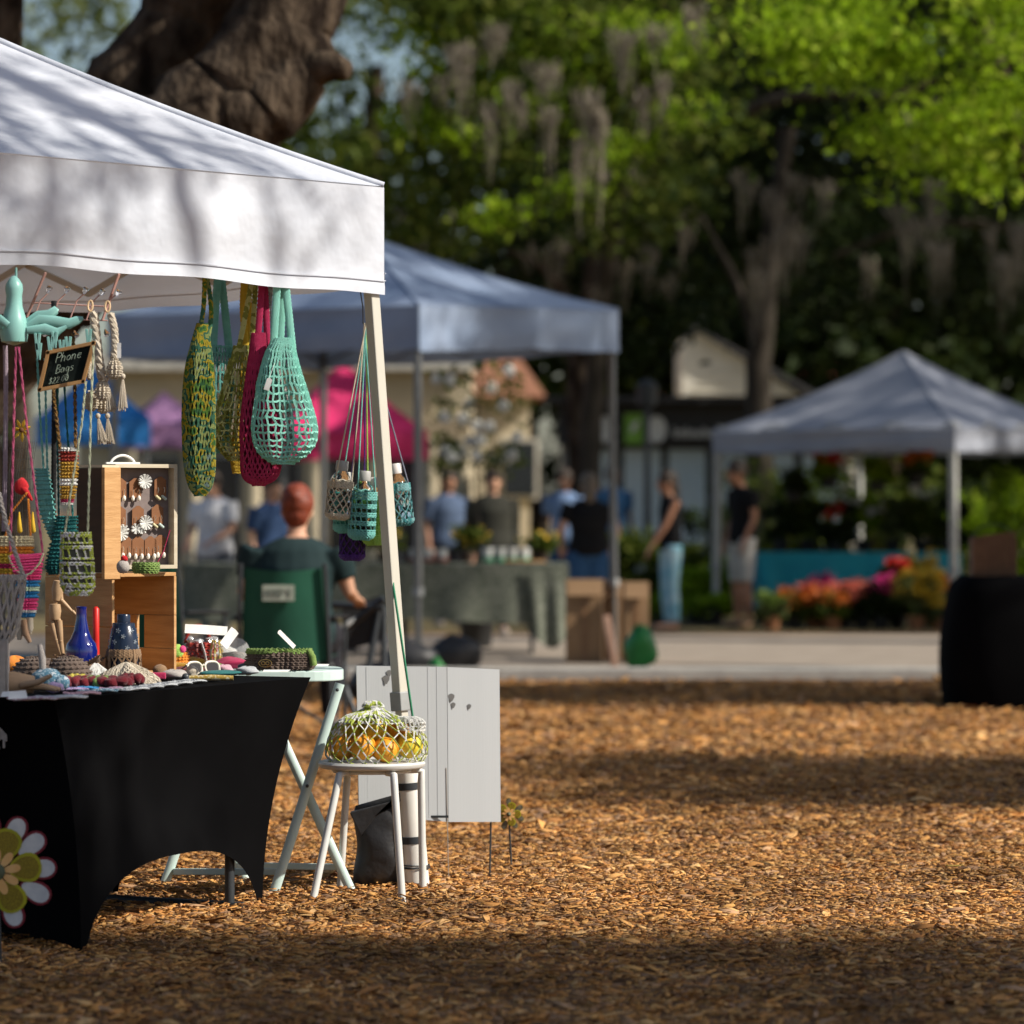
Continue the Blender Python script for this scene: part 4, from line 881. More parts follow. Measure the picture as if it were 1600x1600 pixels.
hp = [p0+Mp@Vector((.035+.09*i/10-.04, .03, HC+.0+.028*math.sin(math.pi*i/10)**.6)) for i in range(11)]
MB().tube(hp, .0045, 8).build('handle', paper, t); MB().box(p0+Mp@Vector((.04, .03, HC+.003)), (.12, .012, .006), m=Mp).build('handle_plate', paper, t, False)
ck = M('kraft_card', (.21, .085, .032), (.26, .11, .045), scale=20, rough=.7); silver = M('silver', (.75, .73, .68), rough=.25, metal=.9); pearl = M('pearl', (.80, .76, .68), rough=.25)
spots = [('top row, left', .022, .262, 0), ('top row, middle', .075, .262, 0), ('top row, right', .165, .268, 1), ('middle row, left', .020, .170, 2), ('middle row, centre', .085, .172, 2), ('middle row, right', .155, .176, 1), ('bottom row, left', .04, .075, 0), ('bottom row, second', .085, .072, 0), ('bottom row, third', .13, .072, 0), ('bottom row, right', .165, .076, 0)]
for i, (nm, x, z, kd) in enumerate(spots):
    q = p0+Mp@Vector((x+.01, .030, z)); t2 = thing('earring_card', 'brown earring card in the jewellery case, '+nm, 'earrings', q, 'earring cards in the jewellery case')
    ou = [(-.021, -.03), (.021, -.03), (.021, .022), (.012, .028), (.005, .034), (-.005, .034), (-.012, .028), (-.021, .022)]
    MB().slab(ou, .002, Mp, q).build('card', ck, t2, False)
    for s in (-1, 1):
        c = q+Mp@Vector((s*.011, -.006, -.02)); MB().tube([c+Vector((0, 0, .018)), c+Mp@Vector((.002, -.002, .01)), c], .0011, 5).build('hook', silver, t2)
        if kd == 0: MB().ball(c+Vector((0, 0, -.012)), (.006, .006, .010), 10).build('drop', pearl, t2)
        elif kd == 1:
            m = MB()
            for k in range(3): m.ball(c+Mp@Vector((.005*(k-1), 0, -.012-.004*k)), .0055, 8)
            m.build('drop', M('bead', (.45, .55, .52) if s > 0 else (.55, .5, .3), rough=.3), t2)
        else:
            m = MB()
            for k in range(7): a = k*.898; m.tube([c+Vector((0, 0, -.022)), c+Mp@Vector((.017*math.cos(a), -.003, -.022+.017*math.sin(a)))], [.002, .005], 5)
            m.build('drop', y_white, t2)
# two lacy white blossoms pinned between the cards
for i, (x, z) in enumerate(((.115, .285), (.118, .150), (.03, .115))):
    q = p0+Mp@Vector((x, .022, z)); m = MB()
    for k in range(11): a = k*.571; m.tube([q, q+Mp@Vector((.024*math.cos(a), -.006, .024*math.sin(a)))], [.002, .0055], 5)
    tag(m.build('lace_blossom', y_white, origin=q), ('white lace flower pinned at the top of the jewellery case', 'white lace flower pinned at the middle of the jewellery case', 'white lace flower pinned at the lower left of the jewellery case')[i], 'crochet flower')
# little woven basket and bird in front of the case
def lathe_S(c, prof):
    at = cat_rows([(0, r, z) for r, z in prof])
    def S(u, v):
        _, r, z = at(v); a = 2*math.pi*u; return Vector((c[0]+r*math.cos(a), c[1]+r*math.sin(a), c[2]+z))
    return S
def crochet_pot(name, label, cat, c, prof, mat, rows, st=20, r=.0028, sub='body', group=None):
    t = thing(name, label, cat, c, group); S = lathe_S(c, prof); m = dense(S, rows, st, r); sk = skinS(S, st, 10, .97); m.add(sk.v, sk.f); m.build(sub, mat, t); return t
zc = Z0+.0
bk = crochet_pot('crochet_basket', 'small green crochet basket at the foot of the jewellery case', 'basket', Vector((*PX(228, 0, 11.70).xy, zc)), [(.036, .0), (.042, .012), (.043, .026), (.040, .034)], y_green, 7, 18)
q = Vector((*PX(228, 0, 11.70).xy, zc)); MB().tube([q+Vector((.035, 0, .03)), q+Vector((.055, .02, .07)), q+Vector((.075, .03, .14))], .0016, 5).build('handle_cord', y_crim, bk)
b0_ = Vector((*PX(192, 0, 11.66).xy, zc)); t = thing('crochet_bird', 'tiny grey crochet hen with a red comb beside the green basket', 'crochet toy', b0_)
MB().ball(b0_+Vector((0, 0, .022)), (.022, .02, .022), 14, noise=.05).build('body', y_grey, t); MB().ball(b0_+Vector((.004, -.004, .048)), (.012, .006, .010), 10, noise=.2).build('comb', y_red, t)

# wooden artist figure
wf = M('beech', (.38, .24, .13), (.46, .31, .18), scale=20, rough=.5); fD = 11.62
t = thing('wooden_figure', 'jointed wooden artist figure leaning beside the blue vase', 'figure', PX(100, 1035, fD))
def fb(name, a, b, r1, r2, rm=None):
    a, b = PX(*a, fD), PX(*b, fD); mid = a.lerp(b, .45); MB().tube([a-(b-a)*.04, a, mid, b, b+(b-a)*.04], [r1*.4, r1, rm or (r1+r2)/2*1.1, r2, r2*.4], 12).build(name, wf, t)
fb('torso', (92, 908), (88, 938), .017, .014, .02); fb('pelvis', (86, 944), (86, 968), .018, .016, .021)
fb('upper_arm', (92, 916), (96, 938), .0085, .007); fb('forearm', (96, 938), (112, 955), .007, .005); fb('hand', (113, 955), (121, 963), .006, .003)
fb('thigh', (80, 970), (88, 1000), .011, .008); fb('shin', (88, 1000), (97, 1030), .008, .006); fb('thigh', (92, 970), (95, 1002), .011, .008); fb('shin', (95, 1002), (99, 1032), .008, .006)
MB().ball(PX(91, 893, fD), (.013, .014, .018), 14).build('head', wf, t)
for a in ((92, 914), (96, 938), (87, 941), (81, 969), (92, 969), (88, 1000), (95, 1002)): MB().ball(PX(*a, fD-.002), .0075, 8).build('joint', wf, t)

# vases in crochet sleeves
def TPD(px, D): p = PX(px, 0, D); return Vector((p.x, D, TH+.004))
cob = M('cobalt_glaze', (.004, .010, .12), (.006, .016, .17), scale=5, rough=.08, spec=.6, coat=.6); navy = M('navy_glaze', (.006, .014, .035), (.012, .024, .055), scale=5, rough=.25, spec=.5)
v0 = TPD(127, 11.55); t = thing('vase', 'glossy cobalt blue vase with a narrow neck', 'vase', v0)
MB().lathe([(0, .0), (.034, .0), (.046, .03), (.049, .07), (.052, .095), (.047, .118), (.034, .135), (.024, .16), (.0175, .195), (.0165, .225), (.018, .235), (.014, .236), (.012, .20)], 32, v0).build('body', cob, t)
t = thing('crochet_sleeve', 'brown crochet sleeve with pointed flaps around the blue vase', 'sleeve', v0); S = lathe_S(v0, [(.050, .0), (.054, .02), (.055, .05), (.056, .062)])
m = net(S, 18, 4, .003, 'diamond', .1, 2); dense(S, 5, 24, .0028, v0=.55, v1=1, m=m); m.build('body', y_taupe, t)
for k in range(6):
    a = k*1.047+.3; d = Vector((math.cos(a), math.sin(a), 0)); s = Vector((-math.sin(a), math.cos(a), 0)); c = v0+d*.057+Vector((0, 0, .06)); m = MB()
    m.grid(lambda u, v: c+s*(u-.5)*.055*(1-v)+d*(.035*v)+Vector((0, 0, .026*v-.004*math.sin(math.pi*u))), 6, 6)
    for j in range(5): m.tube([c+s*(u-.5)*.055*(1-j/5)+d*(.035*j/5)+Vector((0, 0, .026*j/5+.002)) for u in (0, .25, .5, .75, 1)], .0022, 4)
    m.build('flap', y_taupe, t)
v1 = TPD(193, 11.58); t = thing('navy_bottle', 'navy patterned bottle vase in a brown crochet sleeve', 'vase', v1)
MB().lathe([(0, 0), (.046, 0), (.05, .02), (.05, .09), (.046, .13), (.040, .165), (.037, .168), (.036, .182), (.034, .183), (.0215, .184), (.0215, .206), (.019, .21), (.015, .205)], 32, v1).build('body', navy, t)
pm = M('painted_motif', (.35, .40, .45), rough=.5)
for i in range(16):
    a = R(-160+i*37.5); z = .105+.018*(i % 4); r = .0485-.004*((i % 4)/3); c = v1+Vector((r*math.cos(a), r*math.sin(a), z)); Mm = Matrix.Rotation(a+R(90), 3, 'Z'); m = MB()
    for k in range(5): b = k*1.257; m.tube([c, c+Mm@Vector((.0075*math.cos(b), 0, .0075*math.sin(b)))], [.0008, .0017], 4)
    m.build('motif', pm, t)
t = thing('crochet_sleeve', 'brown crochet sleeve with diamond holes around the navy bottle', 'sleeve', v1); S = lathe_S(v1, [(.053, .0), (.056, .03), (.055, .07), (.051, .098)])
m = net(lambda u, v: S(u, v*.75), 14, 4, .0034, 'diamond', .08, 3); dense(S, 6, 24, .0028, v0=.74, v1=1, m=m)
for k in range(4): m.tube([S(k/4+.12, v/10) for v in range(11)], .006, 6)
m.build('body', y_taupe, t)
c = TPD(150, 11.68); tag(MB().lathe([(.011, 0), (.0115, .07), (.0105, .14), (.0105, .225), (.004, .232)], 14, c).build('taper_candle', M('red_wax', (.60, .02, .015), rough=.4), origin=c), 'plain red candle standing between the two vases', 'candle')

# goods lying on the table
def TG(px, py): return GP(px, py, TH+.004)
def dome(name, label, cat, px, py, r, h, mat, st=22, rows=9, sy=1.0, seed=0):
    c = TG(px, py); t = thing(name, label, cat, c)
    S = lathe_S(c, [(r, 0), (r*1.03, h*.25), (r*.9, h*.6), (r*.55, h*.9), (r*.08, h)]); m = dense(S, rows, st, .003, amp=.8); sk = skinS(S, st, 10, .97); m.add(sk.v, sk.f); m.build('body', mat, t); return t, c
def lump(name, label, cat, px, py, r, mat, noise=.12, seed=0, rz=0):
    c = TG(px, py); m = MB(); m.ball(c+Vector((0, 0, r[2]*.9)), r, 22, Matrix.Rotation(rz, 3, 'Z'), noise, seed); return tag(m.build(name, mat, origin=c), label, cat)
def doily(label, px, py, rx, ry, mat, rz=0, scal=10, seed=0, name='doily', z=0):
    c = TG(px, py)+Vector((0, 0, .003+z)); rm = Matrix.Rotation(rz, 3, 'Z'); m = MB()
    for ring in range(1, 7):
        q = ring/6; pts = []
        for i in range(48):
            a = 2*math.pi*i/48; w_ = 1+.07*math.cos(scal*a)*(q > .7); pts.append(c+rm@Vector((rx*q*w_*math.cos(a), ry*q*w_*math.sin(a), .0025*math.sin(3*a+ring)+.001)))
        m.tube(pts, .0026, 4, closed=True)
    for i in range(20):
        a = 2*math.pi*i/20; m.tube([c+rm@Vector((rx*.15*math.cos(a), ry*.15*math.sin(a), .002)), c+rm@Vector((rx*math.cos(a), ry*math.sin(a), .002))], .0022, 4)
    return tag(m.build(name, mat, origin=c), label, 'crochet mat', 'crochet mats along the table edge')
y_pinkw = yarn((.6, .5, .5), cols=[(.62, .36, .44), (.62, .60, .62), (.50, .30, .40), (.68, .66, .66)], scale=60)
doily('pink and white coaster at the near table corner', 52, 1093, .07, .05, y_pinkw, .3); doily('pale grey white coaster beside the pink one', 95, 1091, .075, .05, yarn((.52, .54, .58), (.6, .62, .66)), .4)
doily('rose pink coaster, third along the edge', 128, 1085, .055, .045, y_rose, .5); doily('light blue coaster, fourth along the edge', 153, 1081, .06, .045, y_bluewhite, .5)
doily('small plum coaster along the edge', 176, 1078, .04, .035, yarn((.40, .22, .34), (.48, .30, .42)), .5); doily('strong blue coaster behind the edge', 128, 1077, .05, .04, y_blue, .4); doily('lilac coaster behind the edge', 108, 1079, .055, .04, yarn((.36, .26, .48), (.44, .34, .56)), .3)
for i, (px, py) in enumerate(((205, 1078), (228, 1075), (250, 1072), (273, 1069), (296, 1066), (318, 1063))):
    doily('grey lace mat of the strip on the table edge, '+('first', 'second', 'third', 'fourth', 'fifth', 'sixth')[i]+' from the left', px, py, .055, .045, yarn((.44, .46, .48), (.52, .54, .56)), .8, 8, i)
doily('dark crochet mat behind the coasters', 125, 1066, .07, .06, y_black, .2); doily('grey round mat at the left of the table', 45, 1075, .12, .09, y_grey, .2)
doily('sand coloured mat in the middle of the table', 155, 1069, .06, .05, y_cream, .2, z=.002)
def flower(label, px, py, r, mat, n=8, seed=0):
    c = TG(px, py); t = thing('crochet_flower', label, 'crochet flower', c, 'crochet flowers on the table')
    for k in range(n):
        a = k*2*math.pi/n+seed; MB().ball(c+Vector((r*.68*math.cos(a), r*.68*math.sin(a), .018+.004*(k % 2))), (r*.40, r*.40, .016), 10, noise=.1, seed=k).build('petal', mat, t)
    MB().ball(c+Vector((0, 0, .026)), (r*.35, r*.35, .014), 10).build('centre', mat, t)
for lb, px, py, r, mt in (('dark red crochet flower, leftmost', 107, 1067, .032, y_maroon), ('yellow crochet flower between the red ones', 120, 1063, .026, yarn((.62, .50, .06), (.70, .58, .12))), ('dark red crochet flower left of the green one', 133, 1066, .040, y_maroon), ('olive green crochet flower', 153, 1066, .036, y_green), ('large dark red crochet flower right of the green one', 176, 1066, .048, y_maroon), ('dark red crochet flower nearest the lace mound', 205, 1062, .032, y_maroon)):
    flower(lb, px, py+9, r*1.25, mt)
t, c = dome('crochet_dome', 'grey brown crochet hat lying behind the coasters', 'hat', 106, 1068, .075, .085, y_brown); t, c = dome('crochet_dome', 'second grey brown crochet hat at the left', 'hat', 55, 1068, .075, .085, y_brown)
lump('crochet_pumpkin', 'orange crochet pumpkin at the left of the table', 'crochet toy', 24, 1064, (.045, .045, .042), y_orange, .08, 3)
# blue and white crochet rabbit lying down
c = TG(72, 1080); t = thing('crochet_rabbit', 'blue and white crochet rabbit lying on the table', 'crochet toy', c)
MB().ball(c+Vector((0, 0, .035)), (.05, .04, .034), 18, noise=.05).build('body', y_bluewhite, t); MB().ball(c+Vector((.045, -.01, .026)), (.028, .026, .024), 14).build('head', y_bluewhite, t)
MB().tube([c+Vector((-.01, 0, .06)), c+Vector((-.012, 0, .10)), c+Vector((-.02, .005, .14))], [.010, .011, .007], 10).build('ear', y_grey, t); MB().ball(c+Vector((-.045, -.02, .02)), (.022, .022, .018), 12).build('paw', y_bluewhite, t)
# kraft shape
c = TG(36, 1086); t = thing('kraft_hand_stand', 'tan hand shaped display lying on the table', 'display', c); km = M('tan_board', (.34, .22, .13), (.40, .27, .17), scale=6, rough=.7)
MB().tube([c+Vector((-.09, 0, .03)), c+Vector((-.03, .01, .034)), c+Vector((.03, .01, .03))], [.034, .036, .026], 14).build('palm', km, t)
for k in range(4): MB().tube([c+Vector((.02, -.02+.014*k, .026)), c+Vector((.065, -.026+.016*k, .024)), c+Vector((.10+.008*(k % 2), -.028+.017*k, .016))], [.009, .008, .005], 8).build('finger', km, t)
MB().tube([c+Vector((.0, -.02, .03)), c+Vector((.05, -.05, .04)), c+Vector((.09, -.05, .06))], [.011, .009, .006], 8).build('thumb', km, t)
for lb, px, py, dx, dz, rr in (('white price card at the near corner of the table', 28, 1096, .055, .03, 10), ('small white card beside the price card', 12, 1092, .04, .02, -15)):
    p = TG(px, py)+Vector((0, 0, dz/2+.004)); tag(MB().slab([(-dx/2, -dz/2), (dx/2, -dz/2*.8), (dx/2*.8, dz/2), (-dx/2*.9, dz/2*.7)], .001, Matrix.Rotation(R(rr), 3, 'Z')@Matrix.Rotation(R(-35), 3, 'X'), p).build('price_card', paper, origin=p, smooth=False), lb, 'card')
def mound(label, px, py, r, h, mat, seed):
    c = TG(px, py); t = thing('lace_cloth', label, 'lace cloth', c); rr = random.Random(seed); ph = [rr.uniform(0, 6) for _ in range(4)]
    def S(u, v):
        a = 2*math.pi*u; q = 1+.15*math.sin(3*a+ph[0])+.08*math.sin(7*a+ph[1]); rad = r*q*(v); z = h*(1-v)**.8*(1+.25*math.sin(4*a+ph[2])*v)+.004; return c+Vector((rad*math.cos(a), rad*.7*math.sin(a), z))
    net(lambda u, v: S(u, .08+.92*v), 30, 10, .0024, 'diamond', .2, seed).build('lace', mat, t); MB().grid(lambda u, v: S(u, v)*1+Vector((0, 0, -.003)), 30, 8, True).build('lining', mat, t)
mound('white lace cloth heaped by the blue vase', 150, 1067, .06, .06, y_white, 1); mound('cream lace cloth heaped in front of the navy bottle', 198, 1068, .10, .065, y_cream, 2)
c = TG(225, 1062); tag(MB().bar(c+Vector((-.06, 0, .012)), c+Vector((.07, .0, .012)), .02, .022).build('red_strip', y_crim, origin=c, bevel=.004), 'flat crimson strip under the cream lace', 'crochet strip')
lump('yarn_ball', 'brown yarn ball in the middle of the table', 'yarn ball', 250, 1058, (.024, .024, .022), y_taupe, .05, 5)
c = TG(262, 1049); tag(MB().tube([c+Vector((-.09, .02, .015)), c+Vector((0, .0, .017)), c+Vector((.09, -.01, .015))], [.013, .015, .013], 10).build('mustard_roll', y_mustard, origin=c), 'mustard coloured crochet roll in front of the crate', 'crochet roll')
lump('grey_pouch', 'soft grey crochet pouch by the dark bead', 'pouch', 272, 1061, (.045, .03, .016), y_grey, .12, 6); lump('dark_bead', 'round dark bead on the table', 'bead', 290, 1063, (.012, .012, .012), M('slate', (.05, .055, .06), rough=.4), 0)
lump('teal_cloth', 'folded teal crochet piece near the table edge', 'crochet piece', 345, 1056, (.075, .03, .010), y_dteal, .08, 7, .4); lump('slate_cloth', 'slate blue folded hat at the far end of the table', 'hat', 395, 1048, (.05, .035, .016), yarn((.05, .085, .12), (.08, .12, .16)), .08, 8)
lump('maroon_cloth', 'crimson crochet piece under the glass globe', 'crochet piece', 362, 1046, (.06, .04, .022), y_crim, .12, 9); lump('plum_cloth', 'dark plum crochet piece behind the sunglasses', 'crochet piece', 300, 1052, (.07, .03, .012), y_maroon, .1, 10)
lump('khaki_cloth', 'khaki crochet piece behind the sunglasses', 'crochet piece', 303, 1042, (.04, .03, .018), y_mustard, .1, 11)
c = TG(330, 1064); tag(MB().tube([c+Vector((-.07, 0, .009)), c+Vector((0, 0, .011)), c+Vector((.07, .004, .009))], [.008, .0095, .008], 10).build('bead_stick', yarn((.6, .45, .2), cols=[(.62, .50, .25), (.45, .30, .06), (.66, .58, .38)], scale=60), origin=c), 'speckled yellow crochet stick at the table edge', 'crochet stick')
# sunglasses
c = TG(318, 1056)+Vector((0, 0, .026)); t = thing('sunglasses', 'cream framed sunglasses lying on the table', 'sunglasses', c); Ms = Matrix.Rotation(R(38), 3, 'Z')@Matrix.Rotation(R(-20), 3, 'X'); fr = M('cream_frame', (.66, .62, .52), rough=.3)
for s in (-1, 1):
    ring = [c+Ms@Vector((s*.034+.027*math.copysign(abs(math.cos(a))**.75, math.cos(a)), 0, .021*math.copysign(abs(math.sin(a))**.75, math.sin(a)))) for a in [i*.3142 for i in range(20)]]
    MB().tube(ring, .0042, 6, closed=True).build('rim', fr, t); k = MB(); k.add(ring, [tuple(range(20))]); k.build('lens', M('dark_lens', (.01, .01, .012), rough=.08), t, False)
    MB().tube([c+Ms@Vector((s*.062, 0, .012)), c+Ms@Vector((s*.062, .05, .008)), c+Ms@Vector((s*.058, .11, -.012))], .003, 6, flat=.5).build('temple', fr, t)
MB().tube([c+Ms@Vector((-.008, -.002, .006)), c+Ms@Vector((0, -.003, .010)), c+Ms@Vector((.008, -.002, .006))], .003, 6).build('bridge', fr, t)
# red basket
c = TG(316, 1036); t = thing('wicker_basket', 'small red wicker basket with a twisted handle and silver ribbon', 'basket', c); redw = M('red_wicker', (.22, .018, .012), (.34, .035, .022), scale=40, rough=.35, spec=.6)
S = lathe_S(c, [(.036, 0), (.042, .02), (.047, .05), (.050, .07)]); dense(S, 8, 12, .0048, v0=0, v1=1, amp=1.2).build('body', redw, t)
hd = [c+Vector((-.016-.042*math.cos(a), .0, .072+.062*math.sin(a))) for a in [math.pi*i/14 for i in range(15)]]; m = MB()
for q in range(2): m.tube([p+Vector((.004*math.cos(i*1.2+q*3.14), .004*math.sin(i*1.2+q*3.14), 0)) for i, p in enumerate(hd)], .005, 6)
m.build('handle', redw, t); foil = M('silver_ribbon', (.62, .62, .62), (.75, .75, .74), scale=30, rough=.2, metal=.5); m = MB()
for i in range(14): a = i*.9; m.ball(c+Vector((.045*math.cos(a), .035*math.sin(a), .08+.006*math.sin(i*2))), (.013, .009, .008), 8, noise=.3, seed=i)
m.build('ribbon_garland', foil, t); MB().tube([c+Vector((.0, -.052, .075)), c+Vector((.012, -.055, .04)), c+Vector((.018, -.052, .008))], .006, 6, flat=.4).build('ribbon_tail', foil, t)
# orange hat toy
c = TG(279, 1043); t = thing('crochet_hat_toy', 'orange crochet hat with a lime and pink patch', 'crochet toy', c)
S = lathe_S(c, [(.046, 0), (.050, .010), (.040, .016), (.036, .03), (.036, .034), (.030, .05), (.012, .055)]); m = dense(S, 9, 20, .0032); sk = skinS(S, 20, 10, .97); m.add(sk.v, sk.f); m.build('hat', y_orange, t)
MB().ball(c+Vector((-.004, -.028, .056)), (.024, .014, .026), 12, noise=.06).build('lime_patch', y_ltgreen, t); MB().ball(c+Vector((.016, -.03, .064)), (.013, .012, .013), 12).build('pink_dot', y_pink, t)
# skein bundle and globe
c = TG(338, 1038); t = thing('thread_bundle', 'cream thread bundle with a golden base and key ring', 'thread', c); m = MB()
for i in range(14): a = i*.9; m.tube([c+Vector((.018*math.cos(a), .012*math.sin(a), .0)), c+Vector((.022*math.cos(a), .015*math.sin(a), .04)), c+Vector((.014*math.cos(a), .01*math.sin(a), .085))], .004, 5)
m.build('threads', yarn((.68, .58, .34), cols=[(.72, .66, .50), (.62, .46, .12), (.76, .72, .60)], scale=40), t); MB().tube([c+Vector((.018+.012*math.cos(a), -.02, .075+.012*math.sin(a))) for a in [i*.4488 for i in range(14)]], .0015, 5, closed=True).build('key_ring', silver, t)
c = TG(368, 1042); t = thing('glass_globe', 'clear glass globe half filled with brown filling', 'globe', c)
MB().ball(c+Vector((0, 0, .052)), .05, 28).build('globe', M('thin_glass', (.95, .95, .95), rough=.02, alpha=.22, spec=.9), t); MB().lathe([(0, .008), (.03, .012), (.044, .03), (.047, .048), (.0, .054)], 24, c).build('filling', M('brown_filling', (.14, .10, .075), (.24, .18, .13), scale=90, rough=.9, bump=1, bscale=200), t)
for lb, (px, py), w_, h_, ang, Dd in (('white tag standing behind the glass globe', (358, 997), .034, .066, -40, 11.75), ('narrow white paper strip rising from the brown beanie', (448, 999), .015, .080, 48, 12.1), ('cream card behind the red basket', (322, 984), .16, .03, -4, 12.2)):
    p = PX(px, py, Dd); tag(MB().slab([(-w_/2, -h_/2), (w_/2, -h_/2), (w_/2, h_/2), (0, h_/2*1.08), (-w_/2, h_/2)], .0012, Matrix.Rotation(R(32), 3, 'Z')@Matrix.Rotation(R(-ang), 3, 'Y'), p).build('paper_tag', paper, origin=p, smooth=False), lb, 'tag')
# beanie on the side table
c = Vector((*PX(443, 0, 12.2).xy, .757)); t = thing('crochet_beanie', 'brown crochet beanie with lime trim on the mint table', 'hat', c)
rows = [(1019, 394, 486), (1024, 388, 490), (1034, 386, 492), (1042, 387, 490), (1046, 394, 486)]
S = bag_surface(rows, 12.2, .55, .10, 5, 12); m = dense(S, 11, 40, .0030, amp=.9); sk = skinS(S, 44, 10, .96); m.add(sk.v, sk.f); m.build('hat', y_brown, t)
dense(bag_surface([(1014, 388, 486), (1018, 387, 488), (1021, 388, 488)], 12.2, .5, .08, 5, 12), 3, 36, .004).build('trim', y_green, t)
MB().tube([PX(482, 1016, 12.17), PX(488, 1026, 12.16), PX(490, 1040, 12.16)], [.009, .012, .012], 8).build('trim', y_green, t)
p = PX(415, 1036, 12.07); MB().tube([p+Vector((.022*math.cos(a), -.02, .013*math.sin(a))) for a in [i*.4488 for i in range(14)]], .0012, 4, closed=True).build('gold_charm', M('gold_wire', (.6, .4, .12), rough=.3, metal=.8), t); 
for s in (-1, 1): MB().tube([p+Vector((s*.007+.006*math.cos(a), -.021, .006*math.sin(a))) for a in [i*.628 for i in range(10)]], .001, 4, closed=True).build('gold_charm', bpy.data.materials['gold_wire'], t)
for lb, px, py, dx in (('white slip on the mint table in front of the beanie', 432, 1050, .05), ('white card at the right end of the mint table', 500, 1041, .035)):
    p = GP(px, py, .757); tag(MB().slab([(-dx, -.008), (dx*.7, -.012), (dx, .008), (-dx*.8, .012)], .001, Matrix.Rotation(R(20), 3, 'Z')@Matrix.Rotation(R(-75), 3, 'X'), p+Vector((0, 0, .004))).build('paper_slip', paper, origin=p, smooth=False), lb, 'card')

# ================================================ goods hanging at the left
DH = 11.15
sea = M('seafoam_plastic', (.22, .46, .42), (.25, .50, .46), rough=.35, scale=6)
t = thing('clip_hanger', 'seafoam plastic octopus clip hanger under the tent edge', 'hanger', PX(22, 418, DH))
def at_(pts, D=DH): return [PX(x, y, D) for x, y in pts]
MB().tube(at_([(25, 418), (25, 436)]), .004, 8).build('hook', sea, t)
c = PX(22, 500, DH); k = DH/F; MB().lathe([(.0, -40*k), (20*k, -34*k), (24*k, -15*k), (18*k, 5*k), (13*k, 22*k), (12.5*k, 38*k), (14*k, 48*k), (13*k, 56*k), (8*k, 64*k), (3*k, 69*k)], 24, c).build('body', sea, t)
for i, pts in enumerate(([(40, 505), (60, 494), (78, 492), (88, 484), (91, 486)], [(40, 512), (62, 500), (85, 502), (108, 506), (122, 500), (130, 497)], [(42, 516), (70, 514), (90, 519), (104, 510)], [(5, 510), (-10, 505), (-40, 515)], [(12, 508), (0, 498), (-25, 500)])):
    MB().tube(at_(pts, DH-.012*i), [.011]+[.017]*(len(pts)-3)+[.013, .005], 12, flat=.4, up=(0, 1, 0)).build('arm', sea, t)
for x, y in ((28, 522), (58, 535), (78, 540), (96, 545), (106, 540), (138, 528), (60, 550), (85, 532)):
    cl_ = MB().bar(PX(x-3, y-14, DH-.03), PX(x, y+12, DH-.03), .008, .010).build('clip', sea, t, False, bevel=.001); MB().bar(PX(x+4, y-14, DH-.03), PX(x+1, y+12, DH-.03), .008, .010).build('clip_half', sea, cl_, False, bevel=.001)
# pink wire rack with crystal knobs
pinkw = M('pink_wire', (.50, .28, .24), (.56, .33, .29), rough=.4); crys = M('crystal', (.9, .9, .92), rough=.03, glass=1, spec=.8)
t = thing('knob_rack', 'pink wire rack with faceted crystal knobs', 'rack', PX(115, 425, DH+.1))
DR = DH+.12
for a, b in (((71, 426), (42, 495)), ((186, 428), (160, 500))): MB().bar(PX(*a, DR-.05), PX(*b, DR), .008, .005).build('side_bar', pinkw, t, False)
for y0, y1 in ((473, 479), (497, 501)): MB().tube(at_([(50, y0), (168, y1)], DR), .0022, 6).build('cross_wire', pinkw, t)
for i, (x, y) in enumerate(((76, 452), (104, 453), (133, 454), (159, 457), (184, 458))):
    MB().tube(at_([(x-24, 500), (x-20, 488), (x-13, 470), (x-2, 459)], DR-.03), .0024, 6).build('hook', pinkw, t); q = PX(x, y, DR-.04); Mk = Matrix.Rotation(R(28), 3, 'Y')
    MB().lathe([(.002, -.012), (.010, .004), (.0085, .010), (.004, .0115)], 8, q, m=Mk).build('knob', crys, t, False)
for x, y in ((70, 520), (118, 522), (166, 520)): MB().lathe([(.002, -.012), (.010, .004), (.0085, .010), (.004, .0115)], 8, PX(x, y, DR-.05), m=Matrix.Rotation(R(160), 3, 'Y')).build('knob', crys, t, False)
# tassel hangers
TG_ = 'beige crochet tassel hangers'
def tassel(label, loop, rope, bulb, tas, D, thick):
    t = thing('tassel_hanger', label, 'tassel', PX(*loop, D), TG_); c = PX(*loop, D)
    MB().tube([c+Vector((.0105*math.cos(a)*.7, .004*math.sin(a), .017*math.sin(a))) for a in [i*.524 for i in range(12)]], .0032, 6, closed=True).build('loop', M('light_wood', (.60, .42, .24), rough=.5), t)
    P = at_(rope, D); m = MB(); N = 26
    for s in range(3):
        pts = []
        for i in range(N):
            x = i/(N-1)*(len(P)-1); q = min(int(x), len(P)-2); p = P[q].lerp(P[q+1], x-q); a = i*.75+s*2.094; pts.append(p+Vector((math.cos(a), math.sin(a), 0))*thick*.5)
        m.tube(pts, thick*.75, 6)
    m.build('rope', y_cream, t)
    b = PX(*bulb, D); S = lathe_S(b, [(thick*.6, .034), (.017, .018), (.021, 0), (.016, -.018), (thick*.4, -.026)]); m = dense(S, 10, 12, .003, amp=1); sk = skinS(S, 14, 8, .95); m.add(sk.v, sk.f); m.build('bulb', y_cream, t)
    a, e = PX(*tas[0], D), PX(*tas[1], D); m = MB(); m.ball(a, (.008, .008, .009), 10)
    for i in range(22): an = i*2.4; q = math.sqrt(i/22); m.tube([a, a.lerp(e, .45)+Vector((.008*q*math.cos(an), .008*q*math.sin(an), 0)), e+Vector((.016*q*math.cos(an), .012*q*math.sin(an), U(-.01, .005)))], .0022, 4)
    m.build('tassel', y_cream, t)
